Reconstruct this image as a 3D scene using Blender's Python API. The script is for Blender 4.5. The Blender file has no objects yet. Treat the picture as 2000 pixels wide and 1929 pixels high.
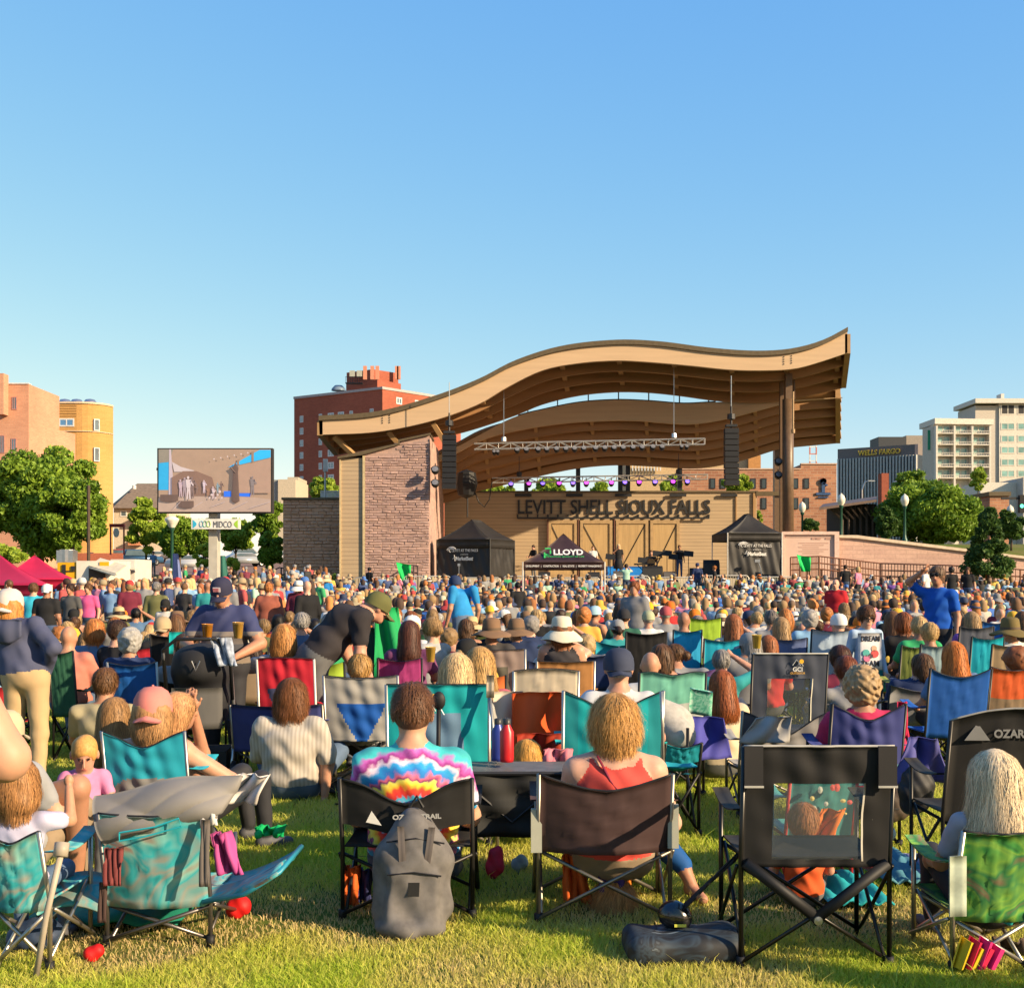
import bpy, math, random
import numpy as np
from mathutils import Vector, Matrix, Euler, kdtree
random.seed(7)
C = bpy.context.scene
# ---------------------------------------------------------------- camera, sky, sun, exposure
CAMZ, FPX, CX, HY = 1.6, 2400.0, 1000.0, 1130.0
cam_d = bpy.data.cameras.new('camera'); cam = bpy.data.objects.new('camera', cam_d)
C.collection.objects.link(cam); C.camera = cam
cam.location = (0, 0, CAMZ); cam.rotation_euler = (math.pi/2, 0, 0)
cam_d.sensor_width = 36; cam_d.lens = FPX/2000*36; cam_d.shift_y = (HY-964.5)/2000
cam_d.clip_start = 0.1; cam_d.clip_end = 3000
SUN_EL = math.radians(23.0); SUN_AZ = math.radians(119.0)   # azimuth clockwise from +Y
sdir = Vector((math.sin(SUN_AZ)*math.cos(SUN_EL), math.cos(SUN_AZ)*math.cos(SUN_EL), math.sin(SUN_EL)))
sun_d = bpy.data.lights.new('sun', 'SUN'); sun = bpy.data.objects.new('sun', sun_d); C.collection.objects.link(sun)
sun.rotation_euler = sdir.to_track_quat('Z', 'Y').to_euler(); sun.location = (30, -20, 30)
sun_d.energy = 5.0; sun_d.angle = math.radians(0.5); sun_d.color = (1.0, 0.78, 0.51)
W = bpy.data.worlds.new('World'); C.world = W; W.use_nodes = True
nt = W.node_tree; bg = nt.nodes['Background']
sky = nt.nodes.new('ShaderNodeTexSky'); sky.sky_type = 'NISHITA'; sky.sun_disc = False
sky.sun_elevation = math.radians(24); sky.sun_rotation = SUN_AZ
sky.altitude = 300; sky.air_density = 1.0; sky.dust_density = 0.35; sky.ozone_density = 2.6
sep = nt.nodes.new('ShaderNodeSeparateColor'); cmb = nt.nodes.new('ShaderNodeCombineColor'); nt.links.new(sky.outputs[0], sep.inputs[0])
for i, (p_, k_) in enumerate(((1.08, .575), (.635, 1.02), (.08, 2.52))):      # bluer, flatter than the raw sky model
    pw = nt.nodes.new('ShaderNodeMath'); pw.operation = 'POWER'; pw.inputs[1].default_value = p_; nt.links.new(sep.outputs[i], pw.inputs[0])
    ml = nt.nodes.new('ShaderNodeMath'); ml.operation = 'MULTIPLY'; ml.inputs[1].default_value = k_; nt.links.new(pw.outputs[0], ml.inputs[0]); nt.links.new(ml.outputs[0], cmb.inputs[i])
nt.links.new(cmb.outputs[0], bg.inputs[0]); bg.inputs[1].default_value = 0.15
C.view_settings.view_transform = 'Standard'; C.view_settings.look = 'None'
C.view_settings.gamma = 1; C.view_settings.exposure = 1.07
C.render.engine = 'CYCLES'
C.cycles.max_bounces = 5; C.cycles.diffuse_bounces = 3; C.cycles.glossy_bounces = 2
C.cycles.transparent_max_bounces = 6; C.cycles.use_denoising = True

# ---------------------------------------------------------------- helpers
def P(px, py, d): return ((px-CX)/FPX*d, d, CAMZ-(py-HY)/FPX*d)
def PX(px, d): return (px-CX)/FPX*d
def PZ(py, d): return CAMZ-(py-HY)/FPX*d
def link(o, parent=None):
    C.collection.objects.link(o)
    if parent is not None: o.parent = parent
    return o
def tag(o, label=None, cat=None, group=None, kind=None):
    if label: o['label'] = label
    if cat: o['category'] = cat
    if group: o['group'] = group
    if kind: o['kind'] = kind
    return o
def empty(name, loc=(0, 0, 0), rz=0, label=None, cat=None, group=None):
    o = bpy.data.objects.new(name, None); o.empty_display_size = .2
    o.location = loc; o.rotation_euler = (0, 0, rz); link(o); return tag(o, label, cat, group)
def mesh_obj(name, V, F, mats, parent=None, smooth=False, mi=None, uv=True, sharp=None):
    me = bpy.data.meshes.new(name)
    V = np.asarray(V, dtype=np.float32)
    if isinstance(F, np.ndarray):
        n, k = F.shape
        me.vertices.add(len(V)); me.vertices.foreach_set('co', V.ravel())
        me.loops.add(n*k); me.loops.foreach_set('vertex_index', F.astype(np.int32).ravel())
        me.polygons.add(n); me.polygons.foreach_set('loop_start', np.arange(0, n*k, k, dtype=np.int32))
        me.polygons.foreach_set('loop_total', np.full(n, k, dtype=np.int32))
        me.update(calc_edges=True)
    else:
        me.from_pydata(V.tolist(), [], F); me.update()
    if not isinstance(mats, (list, tuple)): mats = [mats]
    for m in mats: me.materials.append(m)
    if mi is not None: me.polygons.foreach_set('material_index', np.asarray(mi, dtype=np.int32))
    if smooth: me.polygons.foreach_set('use_smooth', np.ones(len(me.polygons), dtype=bool))
    if uv: boxuv(me)
    o = bpy.data.objects.new(name, me)
    return link(o, parent)
def boxuv(me):
    n = len(me.polygons)
    if n == 0 or n > 60000: return
    lay = me.uv_layers.new(name='UVMap')
    nl = len(me.loops); vi = np.empty(nl, np.int32); me.loops.foreach_get('vertex_index', vi)
    co = np.empty(len(me.vertices)*3, np.float32); me.vertices.foreach_get('co', co); co = co.reshape(-1, 3)[vi]
    nr = np.empty(n*3, np.float32); me.polygons.foreach_get('normal', nr); nr = nr.reshape(-1, 3)
    lt = np.empty(n, np.int32); me.polygons.foreach_get('loop_total', lt)
    ln = np.repeat(nr, lt, axis=0)
    horiz = np.abs(ln[:, 2]) > .8
    h = np.hypot(ln[:, 0], ln[:, 1])+1e-9
    u = np.where(horiz, co[:, 0], (-ln[:, 1]*co[:, 0]+ln[:, 0]*co[:, 1])/h)
    v = np.where(horiz, co[:, 1], co[:, 2])
    lay.data.foreach_set('uv', np.stack([u, v], 1).astype(np.float32).ravel())
class MB:
    def __init__(s): s.v = []; s.f = []; s.m = []
    def add(s, vs, fs, m=0):
        b = len(s.v); s.v += [tuple(x) for x in vs]; s.f += [tuple(i+b for i in f) for f in fs]; s.m += [m]*len(fs); return s
    def box(s, c, d, rz=0, m=0, R=None):
        hx, hy, hz = d[0]/2, d[1]/2, d[2]/2
        M = R if R is not None else Matrix.Rotation(rz, 3, 'Z'); c = Vector(c)
        vs = [c+M@Vector((x*hx, y*hy, z*hz)) for x, y, z in ((-1,-1,-1),(1,-1,-1),(1,1,-1),(-1,1,-1),(-1,-1,1),(1,-1,1),(1,1,1),(-1,1,1))]
        return s.add(vs, [(0,3,2,1),(4,5,6,7),(0,1,5,4),(1,2,6,5),(2,3,7,6),(3,0,4,7)], m)
    def bb(s, x0, x1, y0, y1, z0, z1, m=0): return s.box(((x0+x1)/2, (y0+y1)/2, (z0+z1)/2), (abs(x1-x0), abs(y1-y0), abs(z1-z0)), 0, m)
    def tube(s, pts, r, n=8, m=0, cap=True, r2=None):
        pts = [Vector(p) for p in pts]; rs = []; L = len(pts)
        up = None; ring = []
        for i, p in enumerate(pts):
            t = (pts[min(i+1, L-1)]-pts[max(i-1, 0)]).normalized()
            a = Vector((0, 0, 1)) if abs(t.z) < .9 else Vector((1, 0, 0))
            if up is not None: a = up
            x = t.cross(a).normalized(); y = x.cross(t).normalized(); up = y
            rr = r[i] if isinstance(r, (list, tuple)) else r
            ring.append([p+x*math.cos(2*math.pi*k/n)*rr+y*math.sin(2*math.pi*k/n)*rr*(r2 or 1) for k in range(n)])
        vs = [q for R_ in ring for q in R_]; fs = []
        for i in range(L-1):
            for k in range(n): fs.append((i*n+k, i*n+(k+1) % n, (i+1)*n+(k+1) % n, (i+1)*n+k))
        if cap: fs.append(tuple(range(n))[::-1]); fs.append(tuple((L-1)*n+k for k in range(n)))
        return s.add(vs, fs, m)
    def lathe(s, prof, c=(0, 0, 0), n=20, m=0, R=None, sx=1, sy=1):
        c = Vector(c); vs = []; fs = []; R = R or Matrix.Identity(3)
        for r, z in prof:
            for k in range(n): vs.append(c+R@Vector((r*sx*math.cos(2*math.pi*k/n), r*sy*math.sin(2*math.pi*k/n), z)))
        for i in range(len(prof)-1):
            for k in range(n): fs.append((i*n+k, i*n+(k+1) % n, (i+1)*n+(k+1) % n, (i+1)*n+k))
        return s.add(vs, fs, m)
    def prism(s, pts, y0, y1, m=0, plane='xz'):
        n = len(pts)
        if plane == 'xz': vs = [(x, y0, z) for x, z in pts]+[(x, y1, z) for x, z in pts]
        elif plane == 'xy': vs = [(x, y, y0) for x, y in pts]+[(x, y, y1) for x, y in pts]
        else: vs = [(y0, a, b) for a, b in pts]+[(y1, a, b) for a, b in pts]
        fs = [tuple(range(n)), tuple(range(2*n-1, n-1, -1))]+[((i+1) % n, i, n+i, n+(i+1) % n) for i in range(n)]
        return s.add(vs, fs, m)
    def sheet(s, fn, nu, nv, t=.006, m=0, mf=None):
        G = [[Vector(fn(i/nu, j/nv)) for j in range(nv+1)] for i in range(nu+1)]
        def nrm(i, j):
            a = G[min(i+1, nu)][j]-G[max(i-1, 0)][j]; b = G[i][min(j+1, nv)]-G[i][max(j-1, 0)]
            q = a.cross(b); return q.normalized() if q.length > 1e-9 else Vector((0, 1, 0))
        vs = [G[i][j] for i in range(nu+1) for j in range(nv+1)]+[G[i][j]+nrm(i, j)*t for i in range(nu+1) for j in range(nv+1)]
        K = (nu+1)*(nv+1); ix = lambda i, j, k=0: k*K+i*(nv+1)+j; fs = []; ms = []
        for i in range(nu):
            for j in range(nv):
                mm = mf((i+.5)/nu, (j+.5)/nv) if mf else m
                if mm is None: continue
                fs.append((ix(i, j), ix(i, j+1), ix(i+1, j+1), ix(i+1, j))); fs.append((ix(i, j, 1), ix(i+1, j, 1), ix(i+1, j+1, 1), ix(i, j+1, 1))); ms += [mm, mm]
        for i in range(nu):
            for j in (0, nv): fs.append((ix(i, j), ix(i+1, j), ix(i+1, j, 1), ix(i, j, 1))); ms.append(ms[0] if not mf else (mf((i+.5)/nu, (j+.01)/(nv+.02)) or 0))
        for j in range(nv):
            for i in (0, nu): fs.append((ix(i, j), ix(i, j+1), ix(i, j+1, 1), ix(i, j, 1))); ms.append(ms[0] if not mf else (mf((i+.01)/(nu+.02), (j+.5)/nv) or 0))
        b = len(s.v); s.v += [tuple(x) for x in vs]; s.f += [tuple(q+b for q in f) for f in fs]; s.m += ms; return s
    def build(s, name, mats, parent=None, smooth=False, **kw): return mesh_obj(name, s.v, s.f, mats, parent, smooth, s.m, **kw)
def text_obj(name, txt, size, mat, loc, parent=None, rot=(math.pi/2, 0, 0), ext=.01, width=None, bold=0, align='CENTER', shear=0):
    cu = bpy.data.curves.new(name, 'FONT'); cu.body = txt; cu.size = size; cu.extrude = ext; cu.align_x = align; cu.resolution_u = 3
    cu.offset = bold; cu.shear = shear
    o = bpy.data.objects.new(name, cu); C.collection.objects.link(o)
    dg = bpy.context.evaluated_depsgraph_get(); me = bpy.data.meshes.new_from_object(o.evaluated_get(dg))
    bpy.data.objects.remove(o); me.materials.clear(); me.materials.append(mat)
    for p in me.polygons: p.material_index = 0
    q = bpy.data.objects.new(name, me); q.location = loc; q.rotation_euler = rot; link(q, parent)
    if width:
        w = max(v.co.x for v in me.vertices)-min(v.co.x for v in me.vertices); q.scale.x = width/max(w, 1e-3)
    return q
def copy_tree(o, parent=None):
    c = o.copy(); C.collection.objects.link(c)
    if parent is not None: c.parent = parent
    for ch in KIDS.get(o.name, []) or [x for x in o.children]: copy_tree(ch, c)
    return c
KIDS = {}

# ---------------------------------------------------------------- materials
def new_mat(name):
    m = bpy.data.materials.new(name); m.use_nodes = True; nt = m.node_tree
    return m, nt, nt.nodes['Principled BSDF']
def N(nt, t, **kw):
    n = nt.nodes.new(t)
    for k, v in kw.items():
        if k.startswith('i_'):
            key = k[2:]; key = int(key) if key.isdigit() else key.replace('_', ' ')
            n.inputs[key].default_value = v
        else: setattr(n, k, v)
    return n
ALB = .72
def col(c): return (c[0]*ALB, c[1]*ALB, c[2]*ALB, 1)
_mc = {}
def noise_fac(nt, scale, lo=.35, hi=.65, coord='Object', detail=4, stretch=None):
    tc = N(nt, 'ShaderNodeTexCoord'); src = tc.outputs[coord]
    if stretch:
        mp = N(nt, 'ShaderNodeMapping'); mp.inputs['Scale'].default_value = stretch; nt.links.new(src, mp.inputs[0]); src = mp.outputs[0]
    no = N(nt, 'ShaderNodeTexNoise', i_Scale=scale, i_Detail=detail); nt.links.new(src, no.inputs['Vector'])
    mr = N(nt, 'ShaderNodeMapRange'); mr.inputs[1].default_value = lo; mr.inputs[2].default_value = hi
    nt.links.new(no.outputs[0], mr.inputs[0]); return mr.outputs[0], no.outputs[0]
def mat(c, rough=.8, metal=0, var=.15, scale=6, bump=0, bscale=40, name=None, spec=.3, stretch=None, emit=None, estr=1, bdist=.01):
    key = (tuple(c), rough, metal, var, scale, bump, bscale, stretch, emit, estr, bdist, spec)
    if key in _mc: return _mc[key]
    m, nt, b = new_mat(name or 'mat')
    b.inputs['Roughness'].default_value = rough; b.inputs['Metallic'].default_value = metal
    b.inputs['Specular IOR Level'].default_value = spec
    if var:
        f, _ = noise_fac(nt, scale, .3, .7, stretch=stretch)
        mx = N(nt, 'ShaderNodeMix', data_type='RGBA'); nt.links.new(f, mx.inputs[0])
        mx.inputs[6].default_value = col([x*(1-var) for x in c]); mx.inputs[7].default_value = col([min(1, x*(1+var)) for x in c])
        nt.links.new(mx.outputs[2], b.inputs['Base Color'])
    else: b.inputs['Base Color'].default_value = col(c)
    if bump:
        _, no = noise_fac(nt, bscale, stretch=stretch); bp = N(nt, 'ShaderNodeBump'); bp.inputs[0].default_value = bump; bp.inputs[1].default_value = bdist
        nt.links.new(no, bp.inputs[2]); nt.links.new(bp.outputs[0], b.inputs['Normal'])
    if emit: b.inputs['Emission Color'].default_value = (*[x*.7 for x in emit], 1); b.inputs['Emission Strength'].default_value = estr
    _mc[key] = m; return m
def cloth(c, sheen=0, rough=.75): return mat(c, rough, 0, .12, 5, .7, 7, name='fabric', spec=.25, bdist=.03, stretch=(1.8, 1.8, .4))
def metal(c=(.35, .34, .33), rough=.35): return mat(c, rough, .85, .1, 8, name='metal_paint')
def objcloth(name='garment', rough=.85, bump=.5):
    m, nt, b = new_mat(name); oi = N(nt, 'ShaderNodeObjectInfo')
    f, no = noise_fac(nt, 7, .25, .75)
    hs = N(nt, 'ShaderNodeHueSaturation'); mr = N(nt, 'ShaderNodeMapRange'); mr.inputs[3].default_value = .82*ALB; mr.inputs[4].default_value = 1.15*ALB
    nt.links.new(f, mr.inputs[0]); nt.links.new(mr.outputs[0], hs.inputs['Value']); nt.links.new(oi.outputs['Color'], hs.inputs['Color'])
    nt.links.new(hs.outputs[0], b.inputs['Base Color']); b.inputs['Roughness'].default_value = rough; b.inputs['Specular IOR Level'].default_value = .2
    bp = N(nt, 'ShaderNodeBump'); bp.inputs[0].default_value = bump; bp.inputs[1].default_value = .03
    _, n2 = noise_fac(nt, 9, detail=4, stretch=(1.5, 1.5, .6)); nt.links.new(n2, bp.inputs[2]); nt.links.new(bp.outputs[0], b.inputs['Normal'])
    return m
def ramp_mat(name, cols, src='Random', rough=.8):
    m, nt, b = new_mat(name); oi = N(nt, 'ShaderNodeObjectInfo'); cr = N(nt, 'ShaderNodeValToRGB'); cr.color_ramp.interpolation = 'CONSTANT'
    e = cr.color_ramp.elements
    while len(e) < len(cols): e.new(.5)
    for i, c in enumerate(cols): e[i].position = i/len(cols); e[i].color = col(c)
    nt.links.new(oi.outputs[src], cr.inputs[0])
    f, no = noise_fac(nt, 20, .2, .8); hs = N(nt, 'ShaderNodeHueSaturation'); mr = N(nt, 'ShaderNodeMapRange'); mr.inputs[3].default_value = .88; mr.inputs[4].default_value = 1.1
    nt.links.new(f, mr.inputs[0]); nt.links.new(mr.outputs[0], hs.inputs['Value']); nt.links.new(cr.outputs[0], hs.inputs['Color'])
    nt.links.new(hs.outputs[0], b.inputs['Base Color']); b.inputs['Roughness'].default_value = rough
    return m, b
M_SHIRT = objcloth()
M_SKIN, _b = ramp_mat('skin', [(.62, .33, .21), (.55, .27, .16), (.68, .38, .26), (.50, .24, .14), (.60, .30, .20), (.40, .19, .11)], rough=.55)
_b.inputs['Subsurface Weight'].default_value = .08; _b.inputs['Subsurface Radius'].default_value = (.02, .008, .004); _b.inputs['Specular IOR Level'].default_value = .35
M_PANTS, _b = ramp_mat('trousers', [(.04, .07, .14), (.10, .16, .26), (.30, .22, .14), (.02, .02, .025), (.12, .12, .12), (.05, .09, .2)])
M_SHOE = mat((.08, .08, .09), .6, name='shoe')
M_LIP = mat((.5, .16, .13), .5, name='lips'); M_EYE = mat((.05, .03, .02), .3, var=0, name='eye_dark'); M_WHITE = mat((.8, .8, .78), .6, name='white')
def hair_mat():
    m, nt, b = new_mat('hair'); oi = N(nt, 'ShaderNodeObjectInfo')
    at = N(nt, 'ShaderNodeAttribute', attribute_name='var')
    f, no = noise_fac(nt, 28, .25, .75, stretch=(3, 3, .35))
    mu = N(nt, 'ShaderNodeMath', operation='MULTIPLY_ADD'); mu.inputs[1].default_value = .5*ALB; nt.links.new(f, mu.inputs[0]); mu.inputs[2].default_value = .35*ALB
    ad = N(nt, 'ShaderNodeMath', operation='MULTIPLY_ADD'); nt.links.new(at.outputs['Fac'], ad.inputs[0]); ad.inputs[1].default_value = .8*ALB; nt.links.new(mu.outputs[0], ad.inputs[2])
    hs = N(nt, 'ShaderNodeHueSaturation'); nt.links.new(oi.outputs['Color'], hs.inputs['Color']); nt.links.new(ad.outputs[0], hs.inputs['Value'])
    nt.links.new(hs.outputs[0], b.inputs['Base Color']); b.inputs['Roughness'].default_value = .55; b.inputs['Specular IOR Level'].default_value = .28
    bp = N(nt, 'ShaderNodeBump'); bp.inputs[0].default_value = .6; bp.inputs[1].default_value = .006; nt.links.new(no, bp.inputs[2]); nt.links.new(bp.outputs[0], b.inputs['Normal'])
    return m
M_HAIR = hair_mat(); M_HAT = objcloth('hat_cloth', .85, .25)
def brick_mat(name, c1, c2, mortar, bw=.4, bh=.13, ms=.012, rough=.9, bump=.6, rock=0, squash=1, big=.25):
    m, nt, b = new_mat(name); tc = N(nt, 'ShaderNodeTexCoord')
    br = N(nt, 'ShaderNodeTexBrick'); br.inputs['Color1'].default_value = col(c1); br.inputs['Color2'].default_value = col(c2); br.inputs['Mortar'].default_value = col(mortar)
    br.inputs['Scale'].default_value = 1; br.inputs['Brick Width'].default_value = bw; br.inputs['Row Height'].default_value = bh; br.inputs['Mortar Size'].default_value = ms
    br.inputs['Bias'].default_value = 0
    nt.links.new(tc.outputs['UV'], br.inputs[0])
    f, no = noise_fac(nt, big, .3, .7); f2, no2 = noise_fac(nt, 9, .2, .8)
    hs = N(nt, 'ShaderNodeHueSaturation'); mr = N(nt, 'ShaderNodeMath', operation='MULTIPLY_ADD'); mr.inputs[1].default_value = .22; mr.inputs[2].default_value = .75; nt.links.new(f, mr.inputs[0])
    m2 = N(nt, 'ShaderNodeMath', operation='MULTIPLY_ADD'); m2.inputs[1].default_value = .3; nt.links.new(f2, m2.inputs[0]); nt.links.new(mr.outputs[0], m2.inputs[2])
    nt.links.new(m2.outputs[0], hs.inputs['Value']); nt.links.new(br.outputs[0], hs.inputs['Color']); nt.links.new(hs.outputs[0], b.inputs['Base Color'])
    b.inputs['Roughness'].default_value = rough; b.inputs['Specular IOR Level'].default_value = .15
    bp = N(nt, 'ShaderNodeBump'); bp.inputs[0].default_value = bump; bp.inputs[1].default_value = .02 if not rock else rock
    mm = N(nt, 'ShaderNodeMath', operation='MULTIPLY_ADD'); mm.inputs[1].default_value = -1.0; nt.links.new(br.outputs['Fac'], mm.inputs[0])
    _, n3 = noise_fac(nt, 5 if rock else 12, stretch=(1, 1, 2.2), detail=5); nt.links.new(n3, mm.inputs[2]); nt.links.new(mm.outputs[0], bp.inputs[2]); nt.links.new(bp.outputs[0], b.inputs['Normal'])
    return m
def lap_mat(name, c, h=.2, rough=.7, bump=1):
    m, nt, b = new_mat(name); tc = N(nt, 'ShaderNodeTexCoord'); sp = N(nt, 'ShaderNodeSeparateXYZ'); nt.links.new(tc.outputs['UV'], sp.inputs[0])
    dv = N(nt, 'ShaderNodeMath', operation='DIVIDE'); dv.inputs[1].default_value = h; nt.links.new(sp.outputs[1], dv.inputs[0])
    fr = N(nt, 'ShaderNodeMath', operation='FRACT'); nt.links.new(dv.outputs[0], fr.inputs[0])
    lt = N(nt, 'ShaderNodeMath', operation='LESS_THAN'); lt.inputs[1].default_value = .1; nt.links.new(fr.outputs[0], lt.inputs[0])
    f, _ = noise_fac(nt, 1.2, .3, .7, stretch=(.4, .4, 4))
    mx = N(nt, 'ShaderNodeMix', data_type='RGBA'); nt.links.new(f, mx.inputs[0]); mx.inputs[6].default_value = col([x*.9 for x in c]); mx.inputs[7].default_value = col([x*1.08 for x in c])
    m2 = N(nt, 'ShaderNodeMix', data_type='RGBA'); nt.links.new(lt.outputs[0], m2.inputs[0]); nt.links.new(mx.outputs[2], m2.inputs[6]); m2.inputs[7].default_value = col([x*.45 for x in c])
    nt.links.new(m2.outputs[2], b.inputs['Base Color']); b.inputs['Roughness'].default_value = rough
    bp = N(nt, 'ShaderNodeBump'); bp.inputs[0].default_value = bump; bp.inputs[1].default_value = .02; bp.invert = True; nt.links.new(fr.outputs[0], bp.inputs[2]); nt.links.new(bp.outputs[0], b.inputs['Normal'])
    return m
M_GLASS = mat((.10, .16, .20), .08, 0, .3, .6, name='window_glass', spec=.8)
M_BLACK = mat((.012, .012, .013), .6, name='black'); M_DARK = mat((.03, .03, .032), .5, name='dark_metal')
M_CHROME = metal((.6, .6, .6), .3)
# ================================================================ the setting
def sstep(a, b, x):
    t = min(1, max(0, (x-a)/(b-a))); return t*t*(3-2*t)
def gz(x, y):
    z = .65*sstep(50, 57, y)
    z += sstep(-5, -9, x)*(sstep(58, 72, y)*1.05+.5*sstep(72, 110, y)+max(0, min(y, 175)-110)*.032)
    z += sstep(12, 16, x)*sstep(66, 80, y)*3.2
    return z
M_SOIL, nt, b = new_mat('lawn')
f1, n1 = noise_fac(nt, .55, .42, .62); f2, n2 = noise_fac(nt, 14, .3, .7)
mx = N(nt, 'ShaderNodeMix', data_type='RGBA'); nt.links.new(f1, mx.inputs[0]); mx.inputs[6].default_value = col((.19, .25, .035)); mx.inputs[7].default_value = col((.28, .26, .08))
m2 = N(nt, 'ShaderNodeMix', data_type='RGBA', blend_type='MULTIPLY'); m2.inputs[0].default_value = .6; nt.links.new(mx.outputs[2], m2.inputs[6]); nt.links.new(n2, m2.inputs[7]); nt.links.new(m2.outputs[2], b.inputs['Base Color'])
b.inputs['Roughness'].default_value = .95; b.inputs['Specular IOR Level'].default_value = .1
bp = N(nt, 'ShaderNodeBump'); bp.inputs[0].default_value = .9; bp.inputs[1].default_value = .06; nt.links.new(n2, bp.inputs[2]); nt.links.new(bp.outputs[0], b.inputs['Normal'])
xs = [-1500, -500, -150, -80]+list(range(-50, 52, 2))+[80, 150, 500, 1500]; ys = [-200, -20]+list(range(-4, 114, 2))+[120, 130, 150, 175, 200, 500, 1500]
V = [(x, y, gz(x, y)) for y in ys for x in xs]; nx = len(xs)
F = [(j*nx+i, j*nx+i+1, (j+1)*nx+i+1, (j+1)*nx+i) for j in range(len(ys)-1) for i in range(nx-1)]
tag(mesh_obj('ground', V, F, M_SOIL, smooth=True, uv=False), kind='structure')

# grass blades, near patch
def grass():
    rng = np.random.default_rng(3)
    n = 560000
    t = rng.random(n); y = 4.3+(15-4.3)*t**1.5
    x = (rng.random(n)*2-1)*(y*.44+.3)
    # bald, dry patches
    s = np.sin(x*2.1+1)*np.cos(y*2.7)+.6*np.sin(x*5.3+y*3.1)+.4*np.cos(x*9-y*7)
    dryc = np.exp(-(((x+1.75)/.55)**2+((y-5.6)/.45)**2))*2.3+np.exp(-(((x-1.1)/.6)**2+((y-5.9)/.35)**2))*1.2+np.exp(-(((x+.1)/1.0)**2+((y-5.75)/.3)**2))*.9
    dry = np.clip(.20+.14*(y < 6.3)+.34*s*np.exp(-(y-5)/4)+dryc*(.6+.25*s), 0, 1)
    keep = rng.random(n) > dry*.72; x, y, dry = x[keep], y[keep], dry[keep]; n = len(x)
    h = (.024+.026*rng.random(n))*(1-.45*dry)*(1+.04*(y-5)); w = (.0015+.0011*rng.random(n))*(.75+y/14)
    tall = rng.random(n) < .01; h[tall] *= 2.2
    a = rng.random(n)*6.283; la = rng.random(n)*6.283; ln = h*(.25+.9*rng.random(n))
    px, py = np.cos(a)*w, np.sin(a)*w
    z0 = np.zeros(n)-.004
    V = np.empty((n, 5, 3), np.float32)
    mx_, my_ = x+np.cos(la)*ln*.35, y+np.sin(la)*ln*.35
    V[:, 0] = np.stack([x-px, y-py, z0], 1); V[:, 1] = np.stack([x+px, y+py, z0], 1)
    V[:, 2] = np.stack([mx_+px*.8, my_+py*.8, h*.6], 1); V[:, 3] = np.stack([mx_-px*.8, my_-py*.8, h*.6], 1)
    V[:, 4] = np.stack([x+np.cos(la)*ln, y+np.sin(la)*ln, h], 1)
    b = np.arange(n)[:, None]*5
    T = np.concatenate([b+[0, 1, 2], b+[0, 2, 3], b+[3, 2, 4]], 0)
    m, nt, bs = new_mat('grass_blade'); at = N(nt, 'ShaderNodeAttribute', attribute_name='dry'); cr = N(nt, 'ShaderNodeValToRGB')
    e = cr.color_ramp.elements; e[0].color = (.37, .50, .03, 1); e[1].color = (.62, .46, .22, 1); q = e.new(.4); q.color = (.58, .56, .10, 1)
    nt.links.new(at.outputs['Fac'], cr.inputs[0]); nt.links.new(cr.outputs[0], bs.inputs['Base Color']); bs.inputs['Roughness'].default_value = .6; bs.inputs['Specular IOR Level'].default_value = .25
    tr = N(nt, 'ShaderNodeBsdfTranslucent'); nt.links.new(cr.outputs[0], tr.inputs[0]); ms = N(nt, 'ShaderNodeMixShader'); ms.inputs[0].default_value = .45
    out = nt.nodes['Material Output']; nt.links.new(bs.outputs[0], ms.inputs[1]); nt.links.new(tr.outputs[0], ms.inputs[2]); nt.links.new(ms.outputs[0], out.inputs[0])
    o = mesh_obj('grass', V.reshape(-1, 3), T, m, uv=False)
    d = np.clip(dry*.8+rng.random(n)*.45-.08, 0, 1).astype(np.float32)
    at = o.data.attributes.new('dry', 'FLOAT', 'POINT'); at.data.foreach_set('value', np.repeat(d, 5))
    tag(o, 'short sunlit lawn grass with dry brown patches', 'grass', kind='stuff')
grass()

# ---------------------------------------------------------------- bandshell
M_WOOD = mat((.42, .25, .11), .6, 0, .10, 1.2, .25, 6, name='stained_wood', stretch=(.25, 1, 3))
M_WOODF = mat((.64, .44, .26), .55, 0, .07, 1.5, .15, 6, name='pale_timber', stretch=(.2, 1, 4))
M_WOODD = mat((.38, .20, .085), .6, 0, .12, 1.0, .2, 6, name='timber_beam', stretch=(.25, 1, 3))
M_FLASH = mat((.13, .095, .05), .5, name='flashing')
def sub(mb, name, m, par, off, smooth=False): mb.v = [tuple(Vector(v)-off) for v in mb.v]; return mb.build(name, m, par, smooth)
def fc(x, pts):
    if x <= pts[0][0]: return pts[0][1]
    for i in range(len(pts)-1):
        if x <= pts[i+1][0]:
            p0, p1 = pts[i], pts[i+1]; pm, pp = pts[max(i-1, 0)], pts[min(i+2, len(pts)-1)]
            t = (x-p0[0])/(p1[0]-p0[0]); h = p1[0]-p0[0]
            m0 = (p1[1]-pm[1])/max(1e-6, p1[0]-pm[0])*h; m1 = (pp[1]-p0[1])/max(1e-6, pp[0]-p0[0])*h
            return (2*t**3-3*t**2+1)*p0[1]+(t**3-2*t**2+t)*m0+(-2*t**3+3*t**2)*p1[1]+(t**3-t**2)*m1
    return pts[-1][1]
FT = [(623,813),(739,804),(846,775),(935,741),(1006,705),(1096,677),(1203,665),(1287,668),(1382,680),(1462,686),(1525,684.5),(1573,676),(1614,662),(1655,640)]
FB = [(624,849),(738,843),(846,821),(935,789),(989,757),(1060,723),(1131,709),(1203,704),(1255,706),(1350,714),(1430,722),(1509,723),(1557,719),(1604,706),(1655,689)]
UB = [(656,888),(774,866),(830,855),(896,846),(1003,812),(1060,789),(1131,772),(1203,765),(1266,766),(1326,772),(1400,782),(1470,786),(1525,783),(1600,768),(1647,757)]
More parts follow.
